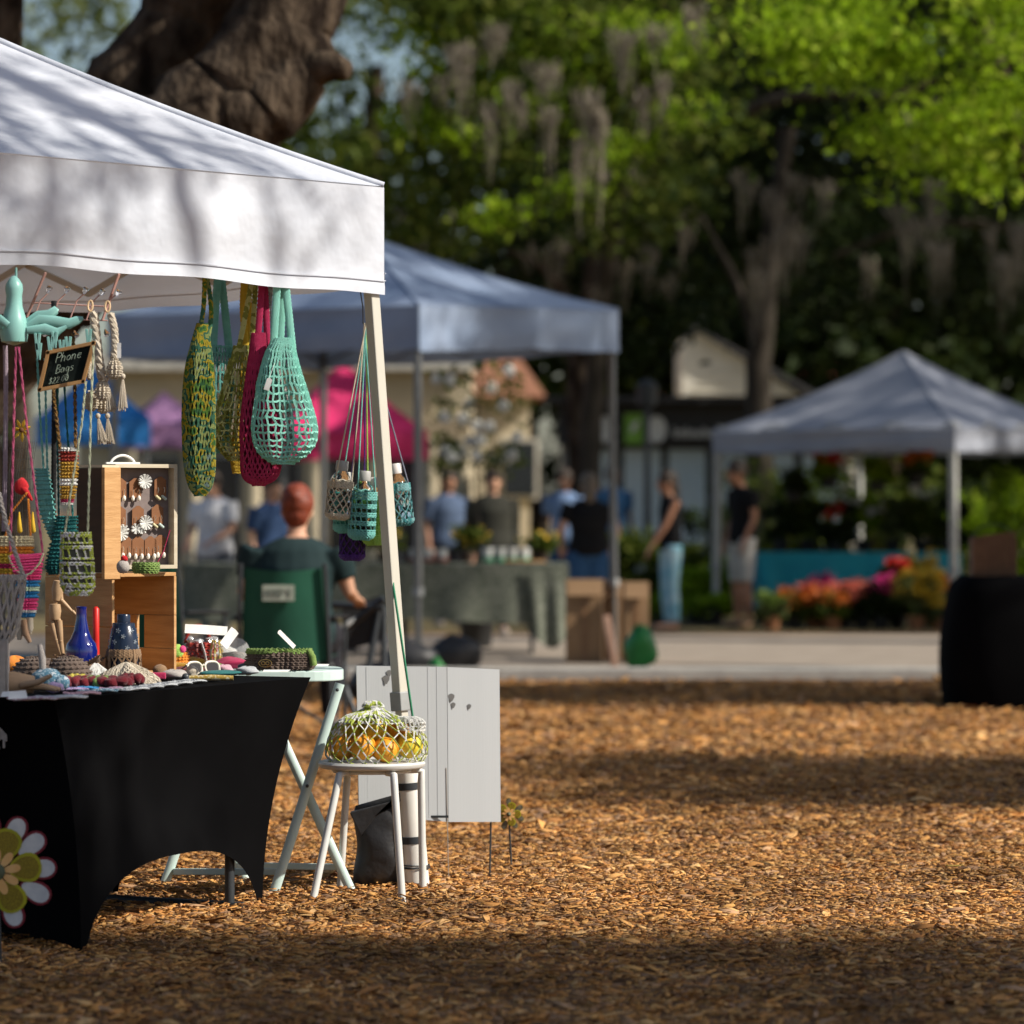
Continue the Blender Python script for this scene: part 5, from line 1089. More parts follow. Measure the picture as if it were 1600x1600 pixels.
tassel('beige tassel hanger on the left ring, thick rope', (141, 478), [(146, 488), (150, 520), (155, 560), (159, 592)], (160, 612), ((166, 592), (174, 640)), DH-.02, .012)
tassel('beige tassel hanger on the right ring with a paper tag', (168, 479), [(173, 490), (179, 515), (180, 540), (178, 560)], (179, 578), ((192, 588), (191, 638)), DH-.03, .010)
tassel('lower beige tassel hanger left', (140, 560), [(140, 565), (139, 580), (140, 592)], (143, 628), ((153, 650), (160, 690)), DH+.03, .007)
tassel('lower beige tassel hanger right', (160, 585), [(160, 590), (161, 606), (162, 615)], (162, 632), ((168, 650), (171, 690)), DH+.05, .007)
p = PX(186, 547, DH-.06); tag(MB().slab([(-.006, -.024), (.006, -.024), (.006, .022), (-.006, .022)], .001, None, p).build('paper_tag', paper, origin=p, smooth=False), 'narrow white tag on the right tassel hanger', 'tag')

# chalkboard
DC = DH-.12
q4 = [PX(75, 551, DC), PX(146, 536, DC), PX(130, 596, DC), PX(62, 609, DC)]
t = thing('chalkboard_sign', 'small wood framed chalkboard reading Phone Bags', 'sign', q4[3])
ctr_ = sum(q4, Vector())/4; bo = Vector((0, .004, 0))
MB().add([p+(ctr_-p)*.06+bo for p in q4]+[p+(ctr_-p)*.06+bo*2 for p in q4], [(0, 3, 2, 1), (4, 5, 6, 7), (0, 1, 5, 4), (1, 2, 6, 5), (2, 3, 7, 6), (3, 0, 4, 7)]).build('slate', M('chalk_slate', (.006, .010, .009), (.012, .018, .016), scale=20, rough=.85, spec=.1), t, False)
for i in range(4):
    a, b = q4[i], q4[(i+1) % 4]; MB().bar(a-(b-a).normalized()*.006, b+(b-a).normalized()*.006, .011, .012, up=(0, 1, 0)).build('frame_board', M('oak_frame', (.36, .19, .07), (.44, .25, .10), scale=30, rough=.5), t, False, bevel=.001)
GL = {'P': [[(0, 0), (.05, 1)], [(.05, 1), (.45, .95), (.5, .7), (.35, .52), (.03, .5)]], 'h': [[(0, 0), (.06, 1)], [(.03, .4), (.25, .58), (.36, .5), (.36, 0)]], 'o': [[(.2, .55), (.02, .4), (.04, .1), (.22, 0), (.4, .15), (.38, .45), (.2, .55)]],
      'n': [[(0, .55), (0, 0)], [(0, .4), (.2, .56), (.33, .45), (.34, 0)]], 'e': [[(.02, .3), (.38, .34), (.34, .52), (.16, .55), (.02, .35), (.06, .08), (.24, 0), (.4, .1)]], 'B': [[(0, 0), (.04, 1)], [(.04, 1), (.38, .92), (.38, .66), (.05, .54), (.46, .42), (.44, .1), (0, 0)]],
      'a': [[(.36, .5), (.15, .55), (.02, .3), (.1, .02), (.3, .1), (.36, .5), (.38, 0)]], 'g': [[(.36, .5), (.15, .55), (.02, .3), (.12, .05), (.34, .15), (.36, .5), (.36, -.3), (.15, -.42), (.0, -.28)]], 's': [[(.34, .5), (.12, .55), (.04, .4), (.32, .2), (.26, .02), (.0, .04)]],
      '$': [[(.4, .8), (.15, .88), (.05, .68), (.38, .4), (.32, .14), (.02, .16)], [(.22, 1.02), (.2, 0)]], '2': [[(.02, .72), (.15, .95), (.36, .85), (.34, .6), (.0, .03), (.42, .03)]], '.': [[(.08, .02), (.1, .08)]], '0': [[(.2, .95), (.03, .7), (.04, .25), (.2, .02), (.38, .25), (.37, .7), (.2, .95)]]}
ex, ey = (q4[1]-q4[0]).normalized(), (q4[0]-q4[3]).normalized(); chalk = M('chalk', (.50, .62, .50), rough=.9)
def write(txt, px, py, h):
    o = PX(px, py, DC)+Vector((0, -.0035, 0)); x = 0
    for ch in txt:
        m = MB()
        for s in GL[ch]: m.tube([o+ex*(x+a*h*.95)+ey*b*h+Vector((0, -.001, 0)) for a, b in s], .00075, 4)
        m.build('chalk_letter', chalk, t); x += (.20 if ch == '.' else .55)*h
write('Phone', 87, 567, .030); write('Bags', 87, 584, .027); write('$22.00', 76, 601, .021)
write_end = 1

# phone bags and their straps
GPB = 'crochet phone bags hanging at the left'
def pouch(label, rows, D, mat, straps, st=26, nrow=16, r=.003, depth=.28, sm=None, holes=False, bands=None, name='phone_bag', tilt=0, sr=.0032, ribs=True):
    t = thing(name, label, 'bag', PX(rows[0][1], rows[0][0], D), GPB); S = bag_surface(rows, D, depth, .02, 3, len(rows), tilt)
    if holes:
        m = MB(); nb = 6
        for i in range(nb):
            v0 = i/nb; dense(S, 2, st, r, v0=v0, v1=v0+.5/nb, m=m); m2 = net(lambda u, v, v0=v0: S(u, v0+(.45+.6*v)/nb if v0+(.45+.6*v)/nb < 1 else 1), st//2, 1, r, 'mesh', .05, i); m.add(m2.v, m2.f)
        dense(S, 2, st, r, v0=.95, v1=1, m=m); m.build('pouch', mat, t)
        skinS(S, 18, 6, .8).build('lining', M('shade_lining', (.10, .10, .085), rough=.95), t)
    elif bands:
        for v0, v1, mt in bands:
            k = max(2, int(nrow*(v1-v0)+.5)); m = dense(S, k, st, r, v0=v0, v1=v1, amp=.9); sk = skinS(S, st, 3, .96, v0, v1); m.add(sk.v, sk.f); m.build('stripe', mt, t)
    else:
        m = dense(S, nrow, st, r, amp=.9); sk = skinS(S, st, 8, .96); m.add(sk.v, sk.f); m.build('pouch', mat, t)
    for s in straps:
        P = at_(s, D-.005); N = 30; m = MB()
        for q in range(2):
            pts = []
            for i in range(N*2):
                x = i/(N*2-1)*(len(P)-1); kk = min(int(x), len(P)-2); p = P[kk].lerp(P[kk+1], x-kk); a = i*.9+q*3.14; pts.append(p+Vector((math.cos(a), math.sin(a), 0))*sr*.55)
            m.tube(pts, sr*.75, 5)
        m.build('strap', sm or mat, t)
    return t, S
pouch('lime and white phone bag with rows of holes, above the blue vase', [(832, 96, 141), (850, 95, 143), (880, 94, 146), (905, 94, 147), (920, 97, 146), (929, 106, 138)], DH-.15, y_limewhite, [[(146, 540), (142, 640), (139, 760), (137, 834)], [(134, 596), (128, 660), (112, 760), (101, 836)]], 24, 16, .0034, .3, yarn((.50, .54, .36), (.58, .62, .44)), holes=True)
t, S = pouch('hot pink phone bag with blue and pink stripes and a pointed flap', [(866, 20, 67), (890, 22, 64), (915, 25, 60), (945, 27, 57), (964, 30, 52)], DH-.25, y_pink, [[(25, 542), (22, 640), (19, 760), (16, 862)], [(29, 542), (40, 650), (55, 770), (67, 866)]], 22, 22, .0030, .3, yarn((.42, .06, .15), (.50, .10, .20)),
             bands=((0, .42, y_pink), (.42, .52, y_blue), (.52, .57, yarn((.6, .75, .5), (.68, .82, .6))), (.57, .66, y_blue), (.66, .84, y_pink), (.84, .88, y_white), (.88, 1, y_blue)))
m = MB(); 
fp = [PX(*p, DH-.31) for p in ((14, 868), (68, 864), (62, 880), (48, 896), (40, 899), (26, 892), (18, 880))]; m.add(fp+[p+Vector((0, .012, 0)) for p in fp], [tuple(range(7)), tuple(range(13, 6, -1))]+[(i, i+7, (i+1) % 7+7, (i+1) % 7) for i in range(7)])
for j in range(6): m.tube(at_([(15+j, 869+j*4.6), (66-j*2.2, 866+j*4.6)], DH-.315), .003, 4)
m.build('flap', y_pink, t); MB().tube([p+Vector((0, -.004, 0)) for p in fp[1:]+fp[:1]], .0034, 6).build('flap_edge', yarn((.45, .46, .28), (.52, .53, .35)), t)
pouch('yellow and orange striped phone bag at the left edge', [(838, -6, 50), (860, -8, 51), (885, -8, 48), (900, -4, 44)], DH-.12, y_gold, [[(42, 770), (18, 800), (8, 840)], [(44, 780), (48, 840)]], 24, 14, .0032, .3, y_orange, bands=((0, .25, yarn((.70, .60, .36), (.78, .68, .44))), (.25, .4, y_orange), (.4, .6, y_gold), (.6, .72, y_crim), (.72, .88, y_gold), (.88, 1, y_orange)))
pouch('light teal flat phone bag seen edge on', [(732, 56, 74), (760, 57, 80), (800, 62, 86), (830, 74, 87), (840, 80, 86)], DH+.04, y_teal, [[(58, 560), (62, 640), (68, 735)], [(70, 560), (72, 650), (74, 740)]], 20, 20, .003, .35)
pouch('dark teal phone bag behind the lime one', [(806, 88, 120), (830, 84, 120), (860, 76, 119), (885, 72, 118), (897, 78, 112)], DH+.02, y_dteal, [[(97, 545), (104, 660), (110, 740), (114, 810)], [(90, 560), (90, 700), (92, 810)]], 22, 18, .003, .35)
t, S = pouch('brown and gold phone bag with a white edge', [(700, 93, 121), (730, 94, 121), (765, 95, 118), (788, 97, 112)], DH+.0, y_gold, [[(114, 520), (117, 600), (118, 700)], [(82, 540), (84, 620), (94, 702)]], 18, 18, .003, .3, yarn((.10, .06, .02), cols=[(.05, .03, .012), (.22, .12, .03), (.03, .02, .01)], scale=90),
      bands=((0, .08, y_white), (.08, .25, yarn((.30, .03, .02), (.36, .05, .03))), (.25, .5, y_mustard), (.5, .6, y_white), (.6, .86, y_mustard), (.86, .93, y_crim), (.93, 1, y_white)), sr=.005)
for x, w_, cm, lb in ((84, .009, y_black, 'wide black and olive strap hanging behind the chalkboard'), (8, .008, yarn((.34, .26, .32), (.42, .34, .40)), 'mauve braided strap at the left edge')):
    p = PX(x, 470 if x > 50 else 540, DH+.06); tag(ribbon(at_([(x, 470 if x > 50 else 540), (x+1, 600), (x, 740), (x-2, 830)], DH+.06), w_, .004).build('bag_strap', cm, origin=p), lb, 'strap')
# macrame net bag with a long tassel
t, S = pouch('grey macrame net bag with a long fringe at the left edge', [(900, -12, 40), (920, -12, 38), (960, -12, 32), (990, -12, 26), (1004, -10, 12)], DH-.5, y_grey, [[(-2, 770), (10, 820), (26, 870), (38, 904)]], 20, 2, .003, .6, holes=False, name='macrame_bag', sr=.006)
for ch in list(t.children):
    if ch.name.startswith('pouch'): bpy.data.objects.remove(ch, do_unlink=True)
net(bag_surface([(900, -12, 40), (920, -12, 38), (960, -12, 32), (990, -12, 26), (1004, -10, 12)], DH-.5, .6, .03, 3, 1), 12, 6, .0048, 'diamond', .12, 3).build('net', y_grey, t)
dense(bag_surface([(898, -12, 41), (902, -12, 40), (906, -12, 39)], DH-.5, .6, 0, 3, 1), 2, 20, .004).build('rim', y_grey, t)
m = MB()
for i in range(26): x = -12+i*1.0; m.tube(at_([(x, 1000), (x+U(-1, 1), 1080), (x*.9+U(-2, 3), 1165+U(-14, 8))], DH-.5+.03*math.sin(i*2.1)), .0042, 5)
m.build('fringe', y_grey, t)
# wire form with flower, red hen and dangling ornaments
t = thing('wire_form', 'wire display form hung with a yellow flower and earrings', 'display', PX(32, 842, DH+.02)); wm = M('fine_wire', (.10, .10, .10), rough=.4, metal=.5); m = MB()
for i in range(12): x = 14+i*3.4; m.tube(at_([(x+6, 690), (x+2*math.sin(i), 740), (x, 790), (x+2, 842)], DH+.03+.02*math.sin(i)), .0009, 4)
for j in range(9): y = 700+j*16; m.tube(at_([(14, y), (30, y+3), (52, y)], DH+.02), .0009, 4)
m.build('mesh', wm, t)
c = PX(34, 672, DH-.02); t = thing('felt_flower', 'yellow felt flower on top of the wire form', 'flower', c); yf = M('yellow_felt', (.72, .42, .02), (.78, .52, .05), rough=.9)
for i in range(7): a = i*.898+.3; MB().tube([c, c+Vector((.018*math.cos(a), -.006, .022*math.sin(a))), c+Vector((.028*math.cos(a), -.004, .036*math.sin(a)))], [.003, .008, .002], 8, flat=.4).build('petal', yf, t)
MB().ball(c+Vector((0, -.01, 0)), .008, 10).build('centre', M('brown_felt', (.12, .05, .02), rough=.9), t)
c = PX(33, 760, DH-.03); t = thing('crochet_hen', 'red crochet hood hanging on the wire form', 'crochet toy', c); MB().ball(c, (.022, .014, .026), 14, noise=.08, seed=2).build('body', y_red, t); MB().tube([c, PX(42, 770, DH-.04), PX(50, 782, DH-.04)], [.012, .009, .004], 8).build('tail', y_red, t)
for x, y, lb in ((30, 815, 'yellow drop ornament, left, under the red hood'), (51, 815, 'yellow drop ornament, right, under the red hood')):
    c = PX(x, y, DH-.05); tag(MB().tube([c+Vector((0, 0, .03)), c, c+Vector((.002, 0, -.03)), c+Vector((.002, 0, -.036))], [.002, .006, .008, .002], 8).build('drop_ornament', yf, origin=c), lb, 'ornament')
c = PX(40, 985, DH-.2); t = thing('crochet_doll_legs', 'dangling crochet doll legs in beige and brown below the pink bag', 'crochet toy', c)
MB().tube(at_([(46, 962), (46, 982), (47, 990)], DH-.2), [.011, .012, .004], 10).build('leg', y_cream, t); MB().tube(at_([(37, 968), (40, 990), (47, 1004)], DH-.21), [.009, .010, .006], 10).build('leg', y_skin, t); MB().tube(at_([(30, 970), (31, 988), (30, 1000)], DH-.2), [.010, .012, .006], 10).build('leg', y_cream, t)
# blue and grey boxes far behind on the table
p = TG(40, 1052); tag(MB().box(p+Vector((0, .05, .03)), (.16, .06, .055), rz=.3).build('display_box', M('pale_blue_board', (.22, .36, .40), rough=.7), origin=p, smooth=False, bevel=.003), 'pale blue display box behind the crochet hats', 'box')

# more small goods filling the table
for lb, px, py, r_, mt in (('cream crochet ball beside the sunglasses', 300, 1058, (.02, .02, .02), y_cream), ('folded grey scarf in front of the crate', 235, 1050, (.05, .03, .02), y_grey), ('small teal crochet ball by the wooden figure', 88, 1061, (.022, .022, .024), y_dteal), ('mustard crochet slipper by the wooden figure', 110, 1064, (.03, .018, .02), y_mustard),
        ('rust crochet lump right of the navy bottle', 222, 1064, (.022, .02, .018), y_skin), ('green crochet piece in front of the red basket', 330, 1049, (.04, .025, .016), y_green), ('light grey crochet heap near the table end', 385, 1054, (.04, .025, .014), yarn((.44, .46, .48), (.52, .54, .56))), ('lilac crochet lump behind the coasters', 85, 1082, (.03, .02, .016), yarn((.36, .26, .48), (.44, .34, .56))),
        ('pink crochet lump under the glass globe', 350, 1051, (.03, .02, .014), y_rose), ('navy crochet lump at the left table edge', 18, 1078, (.035, .025, .02), yarn((.03, .04, .09), (.05, .06, .12))), ('white crochet heap behind the red basket', 345, 1030, (.05, .03, .03), y_white)):
    lump('crochet_piece', lb, 'crochet piece', px, py, r_, mt, .14, px)

# ================================================ people
skin_l = M('skin', (.50, .27, .17), (.56, .31, .20), scale=6, rough=.55); skin_d = M('tanned_skin', (.34, .16, .09), (.40, .20, .12), scale=6, rough=.55); skin_b = M('brown_skin', (.10, .05, .03), (.14, .07, .045), scale=6, rough=.5)
def cloth(n, c, c2=None): return M(n, c, c2, scale=5, rough=.85, bump=.3, bscale=14, spec=.15)
def remesh(o, vox, sm=6):
    r = o.modifiers.new('remesh', 'REMESH'); r.mode = 'VOXEL'; r.voxel_size = vox; r.use_smooth_shade = True
    s = o.modifiers.new('smooth', 'SMOOTH'); s.factor = .5; s.iterations = sm
def etube(m, secs, n=16):                                # stacked ellipses (centre, rx, ry)
    vs = []; 
    for c, rx, ry in secs:
        for k in range(n): a = 2*math.pi*k/n; vs.append(Vector(c)+Vector((rx*math.cos(a), ry*math.sin(a), 0)))
    fs = [(i*n+k, i*n+(k+1) % n, (i+1)*n+(k+1) % n, (i+1)*n+k) for i in range(len(secs)-1) for k in range(n)]
    fs += [tuple(range(n-1, -1, -1)), tuple(range((len(secs)-1)*n, len(secs)*n))]; m.add(vs, fs)
def hand(m, w_, d, side, k=1.0):
    d = Vector(d).normalized(); s = Vector((d.y, -d.x, 0)); s = s.normalized() if s.length > .2 else Vector((0, 1, 0)); c = w_+d*.045*k; nrm = d.cross(s)
    m.tube([w_-d*.01, w_+d*.03*k, w_+d*.085*k], [.022*k, .036*k, .034*k], 10, flat=.5, up=nrm)
    for i, (o_, L) in enumerate(((-.027, .062), (-.009, .075), (.009, .072), (.027, .056))):
        a = w_+d*.08*k+s*o_*k; m.tube([a, a+d*L*.5*k+nrm*.008, a+d*L*k+nrm*.026], [.0095, .0088, .007], 6)
    a = w_+d*.03*k+s*side*.03*k; m.tube([a, a+d*.03+s*side*.022, a+d*.06+s*side*.026], [.0115, .010, .008], 6)
def person(label, loc, rz, skin, top, bottom, hairm, J=None, h=1.68, sleeves=.5, legs_len=1.0, hair='short', shoes=None, build=1.0, lean=0, shoe_m=None):
    k = h/1.70; t = thing('person', label, 'person', (0, 0, 0)); V = lambda *a: Vector(a)*k
    j = dict(hipL=V(.09, 0, .90), hipR=V(-.09, 0, .90), kneeL=V(.10, -.02, .48), kneeR=V(-.10, -.01, .48), ankL=V(.11, .01, .08), ankR=V(-.11, .02, .08), toeL=V(.12, -.15, .035), toeR=V(-.12, -.14, .035),
             pel=V(0, 0, .95), waist=V(0, 0, 1.10), chest=V(0, .0, 1.30), neck=V(0, .01, 1.47), head=V(0, -.015, 1.60), shL=V(.185, 0, 1.41), shR=V(-.185, 0, 1.41),
             elL=V(.24, .03, 1.13), elR=V(-.24, .03, 1.13), wrL=V(.24, -.06, .89), wrR=V(-.24, -.06, .89))
    for a, b in (J or {}).items(): j[a] = Vector(b)*k
    b_ = build; m = MB()
    torso = [(j['pel']-V(0, 0, .08), .15*b_, .10*b_), (j['pel'], .165*b_, .115*b_), (j['waist'], .14*b_, .10*b_), (j['chest'], .165*b_, .115*b_), ((j['shL']+j['shR'])/2-V(0, 0, .01), .15*b_, .09*b_), (j['neck'], .06, .06)]
    etube(m, torso)
    for s in 'LR':
        m.tube([j['hip'+s]+V(0, 0, .03), j['hip'+s].lerp(j['knee'+s], .4), j['knee'+s], j['knee'+s].lerp(j['ank'+s], .35), j['ank'+s]], [.088*b_, .078*b_, .054, .055, .036], 12)
        m.tube([j['ank'+s]+V(0, .03, -.03), j['ank'+s]+V(0, -.03, -.03), j['toe'+s]], [.034, .038, .026], 10)
        m.tube([j['sh'+s], j['sh'+s].lerp(j['el'+s], .4), j['el'+s], j['el'+s].lerp(j['wr'+s], .3), j['wr'+s]], [.052*b_, .045*b_, .036, .034, .024], 10)
        hand(m, j['wr'+s], j['wr'+s]-j['el'+s], 1 if s == 'L' else -1, k)
    hd = j['head']; up = (hd-j['neck']).normalized()
    m.tube([j['neck']-up*.04, j['neck'], hd-up*.04], [.062, .053, .052], 12)
    m.ball(hd+V(0, 0, .01), V(.076, .095, .112), 18); m.ball(hd+V(0, -.02, -.05), V(.058, .07, .062), 14); m.tube([hd+V(0, -.085, .025), hd+V(0, -.118, -.018), hd+V(0, -.09, -.028)], [.012, .016, .012], 8)
    for s in (-1, 1): m.ball(hd+V(s*.078, .005, -.005), V(.012, .022, .032), 8); m.ball(hd+V(s*.032, -.078, .025), V(.020, .014, .008), 8)
    m.tube([hd+V(-.025, -.085, -.055), hd+V(0, -.096, -.055), hd+V(.025, -.085, -.055)], .008, 6)
    o = m.build('body', skin, t); remesh(o, .0085, 3)
    m = MB()                                             # top
    etube(m, [(c, rx+.024, ry+.026) for c, rx, ry in torso[:5]]+[(torso[4][0].lerp(j['neck'], .55), torso[4][1]*.45+.06*.55+.035, torso[4][2]*.45+.06*.55+.03), (j['neck']-V(0, 0, .006), .092, .085)])
    for s in 'LR':
        if sleeves > 0:
            e = j['sh'+s].lerp(j['el'+s], min(1, sleeves*1.4)); P = [j['sh'+s], j['sh'+s].lerp(e, .5), e]; q = [.078*b_, .072*b_, .066]
            if sleeves > .8: P += [j['wr'+s]]; q[2] = .052; q += [.042]
            m.tube(P, q, 12)
    o = m.build('top', top, t); remesh(o, .012, 5)
    m = MB(); etube(m, [(j['pel']-V(0, 0, .11), .15*b_, .11*b_), (j['pel'], .182*b_, .135*b_), (j['pel']+V(0, 0, .10), .165*b_, .125*b_)])
    for s in 'LR':
        e = j['knee'+s] if legs_len < .6 else j['ank'+s]; P = [j['hip'+s]+V(0, 0, .02), j['hip'+s].lerp(j['knee'+s], .5), j['knee'+s]]; q = [.108*b_, .098*b_, .078 if legs_len < .6 else .068]
        if legs_len >= .6: P += [j['knee'+s].lerp(j['ank'+s], .4), j['ank'+s]+V(0, 0, .02)]; q += [.066, .052]
        m.tube(P, q, 12)
    o = m.build('trousers', bottom, t); remesh(o, .012, 5)
    m = MB(); m.ball(hd+V(0, .016, .048), V(.094, .110, .108), 18, noise=.05, seed=3); m.ball(hd+V(0, .05, -.02), V(.072, .062, .075), 14, noise=.04)
    if hair == 'long': m.tube([hd+V(0, .06, .02), hd+V(.0, .095, -.10), hd+V(0, .09, -.24)], [.07, .062, .03], 12); 
    if hair == 'bun': m.ball(hd+V(0, .09, .08), V(.045, .045, .04), 12, noise=.06)
    if hair == 'cap': m.tube([hd+V(0, -.08, .075), hd+V(0, -.16, .065)], [.06, .04], 12, flat=.25, up=(0, 0, 1))
    o = m.build('hair' if hair != 'cap' else 'cap', hairm, t); remesh(o, .011, 4)
    for s in 'LR':
        m = MB(); m.tube([j['ank'+s]+V(0, .035, -.035), j['ank'+s]+V(0, -.03, -.035), j['toe'+s]+V(0, -.01, 0)], [.043, .045, .034], 10); o = m.build('shoe', shoe_m or cloth('shoe', (.35, .30, .26)), t); remesh(o, .012, 3)
    t.location = loc; t.rotation_euler.z = rz; return t
def GD(px, D, z=0): p = PX(px, 0, D); return Vector((p.x, D, z))
black_t = cloth('black_cotton', (.007, .007, .008), (.012, .012, .013)); jeans = cloth('blue_denim', (.025, .075, .17), (.04, .10, .21)); dhair = M('dark_hair', (.02, .013, .009), (.045, .028, .018), scale=30, rough=.6); rhair = M('red_hair', (.10, .018, .008), (.26, .05, .018), scale=40, rough=.55, bump=.5, bscale=70)
ghair = M('ash_hair', (.10, .075, .05), (.16, .12, .085), scale=30, rough=.6)
teal_leg = M('sky_leggings', (.10, .42, .58), (.55, .74, .80), scale=7, rough=.7)
# shopper in leggings, side on, facing left
person('person with long dark hair in a black top and sky blue leggings, standing side on', GD(1048, 38.2), R(-72), skin_d, black_t, teal_leg, dhair, h=1.66, sleeves=0, hair='long', build=.84,
       J=dict(elL=(.17, -.12, 1.14), wrL=(.13, -.26, .93), elR=(-.2, -.02, 1.12), wrR=(-.18, -.16, .90), head=(0, -.05, 1.59), neck=(0, -.015, 1.465)), shoe_m=skin_l)
person('person in a black T-shirt and white shorts looking down at the flower stall', GD(1160, 39.0), R(-62), skin_d, black_t, cloth('white_shorts', (.46, .45, .42)), dhair, h=1.78, sleeves=.45, legs_len=.5, J=dict(head=(0, -.075, 1.585), neck=(0, -.02, 1.465), elL=(.23, .0, 1.13), wrL=(.2, -.10, .90)), shoe_m=cloth('tan_sandal', (.34, .22, .14)))
person('person in a black T-shirt and blue jeans seen from behind at the green table', GD(920, 35.6), R(186), skin_l, black_t, jeans, ghair, h=1.60, sleeves=.45, hair='long', build=1.1, J=dict(elL=(.30, .02, 1.14), elR=(-.30, .02, 1.14), wrL=(.27, -.14, .98), wrR=(-.27, -.14, .98)))
person('person in a dark olive jacket standing behind the green table', GD(770, 36.8), R(10), skin_l, cloth('olive_jacket', (.025, .025, .02), (.04, .04, .032)), cloth('dark_trousers', (.02, .02, .025)), dhair, h=1.66, sleeves=1, hair='cap', build=1.15)
person('person in a slate blue shirt standing left of the jacketed one', GD(700, 39.5), R(20), skin_d, cloth('slate_shirt', (.07, .10, .17), (.10, .14, .22)), cloth('dark_trousers', (.02, .02, .025)), dhair, h=1.68, sleeves=.6, build=1.05)
person('person in a light blue shirt far behind the green table', GD(882, 43), R(-20), skin_b, cloth('light_blue_shirt', (.16, .24, .40), (.20, .29, .46)), jeans, dhair, h=1.72, sleeves=.5)
person('person in a blue T-shirt partly hidden by the tent leg', GD(958, 45), R(30), skin_b, cloth('blue_shirt', (.03, .10, .22), (.05, .14, .28)), cloth('dark_trousers', (.02, .02, .025)), dhair, h=1.80, sleeves=.5)
person('person in a white shirt behind the mesh bags, head turned down', GD(335, 34.0), R(-30), skin_l, cloth('white_shirt', (.66, .66, .68), (.74, .74, .75)), cloth('grey_trousers', (.12, .13, .15)), dhair, h=1.62, sleeves=.55, build=1.05, J=dict(head=(0, -.06, 1.58), elL=(.24, -.04, 1.15), wrL=(.16, -.24, 1.05), elR=(-.24, -.04, 1.15), wrR=(-.16, -.24, 1.02)))
person('person in a navy shirt behind the seated one', GD(425, 33.0), R(40), skin_l, cloth('navy_shirt', (.03, .06, .14), (.05, .09, .19)), jeans, dhair, h=1.56, sleeves=.55)
# seated stallholder seen from behind
ds = 19.6; sp = GD(464, ds)
person('person with red hair in a dark teal shirt sitting in the green folding chair', sp, R(176), skin_l, cloth('dark_teal_shirt', (.012, .026, .028), (.022, .040, .042)), cloth('dark_trousers', (.02, .02, .025)), rhair, h=1.70, sleeves=.5, hair='bun', build=1.22,
       J=dict(pel=(0, .06, .64), waist=(0, .06, .78), chest=(0, .05, .97), neck=(0, .02, 1.145), head=(0, -.01, 1.28), shL=(.21, .04, 1.08), shR=(-.21, .04, 1.08), hipL=(.1, .02, .60), hipR=(-.1, .02, .60), kneeL=(.13, -.44, .60), kneeR=(-.13, -.44, .60), ankL=(.13, -.42, .14), ankR=(-.13, -.42, .14), toeL=(.14, -.6, .09), toeR=(-.14, -.6, .09),
              elL=(.29, .03, .84), elR=(-.29, .03, .84), wrL=(.30, -.22, .80), wrR=(-.30, -.22, .80)))
def camp_chair(label, loc, rz, patch):
    t = thing('folding_chair', label, 'chair', (0, 0, 0)); gm = M('green_canvas', (.006, .065, .038), (.010, .09, .052), scale=4, rough=.8, bump=.2, bscale=12)
    def bk(u, v): x = (u-.5)*.47; return Vector((x*(1-.12*v), .20-.05*math.sin(math.pi*u)*-1+.05*v, .48+.50*v-.02*math.cos((u-.5)*3)))
    MB().grid(bk, 14, 12).build('backrest', gm, t); MB().grid(lambda u, v: bk(u, v)+Vector((0, -.008, 0)), 14, 12).build('backrest_lining', gm, t)
    MB().grid(lambda u, v: Vector(((u-.5)*.5, -.28+.46*v, .50-.03*math.sin(math.pi*u))), 10, 6).build('seat', gm, t)
    for s in (-1, 1):
        MB().tube([Vector((s*.26, .22, .02)), Vector((s*.245, .215, .5)), Vector((s*.225, .27, 1.0))], .012, 8).build('back_post', dark_metal, t); MB().tube([Vector((s*.27, -.28, .02)), Vector((s*.27, -.27, .70))], .012, 8).build('front_post', dark_metal, t)
        MB().tube([Vector((s*.27, -.30, .70)), Vector((s*.27, .0, .71)), Vector((s*.25, .22, .71))], .028, 8, flat=.4, up=(0, 0, 1)).build('armrest', M('black_web', (.012, .012, .013), rough=.8), t)
        MB().tube([Vector((s*.27, -.28, .04)), Vector((-s*.26, .22, .46))], .009, 8).build('brace', dark_metal, t); MB().tube([Vector((s*.265, .22, .04)), Vector((s*.27, -.27, .46))], .009, 8).build('brace', dark_metal, t)
    if patch:
        c = Vector((.02, .295, .845)); MB().box(c, (.17, .006, .085)).build('label_patch', M('pale_patch', (.36, .40, .33), rough=.8), t, False); lm = M('faded_print', (.14, .17, .14), rough=.9)
        for i, (w_, h_) in enumerate(((.02, .04), (.012, .045), (.022, .04), (.02, .045), (.008, .018), (.018, .04))):
            MB().box(c+Vector((.062-.024*i, .005, .012 if i == 4 else 0)), (w_*.55, .003, h_)).build('print_mark', lm, t, False)
    t.location = loc; t.rotation_euler.z = rz
camp_chair('green canvas folding chair with a pale label on its back, occupied', GD(452, ds+.02), R(176), True)
camp_chair('empty green canvas folding chair behind the wooden crate', GD(252, 20.6), R(160), False)

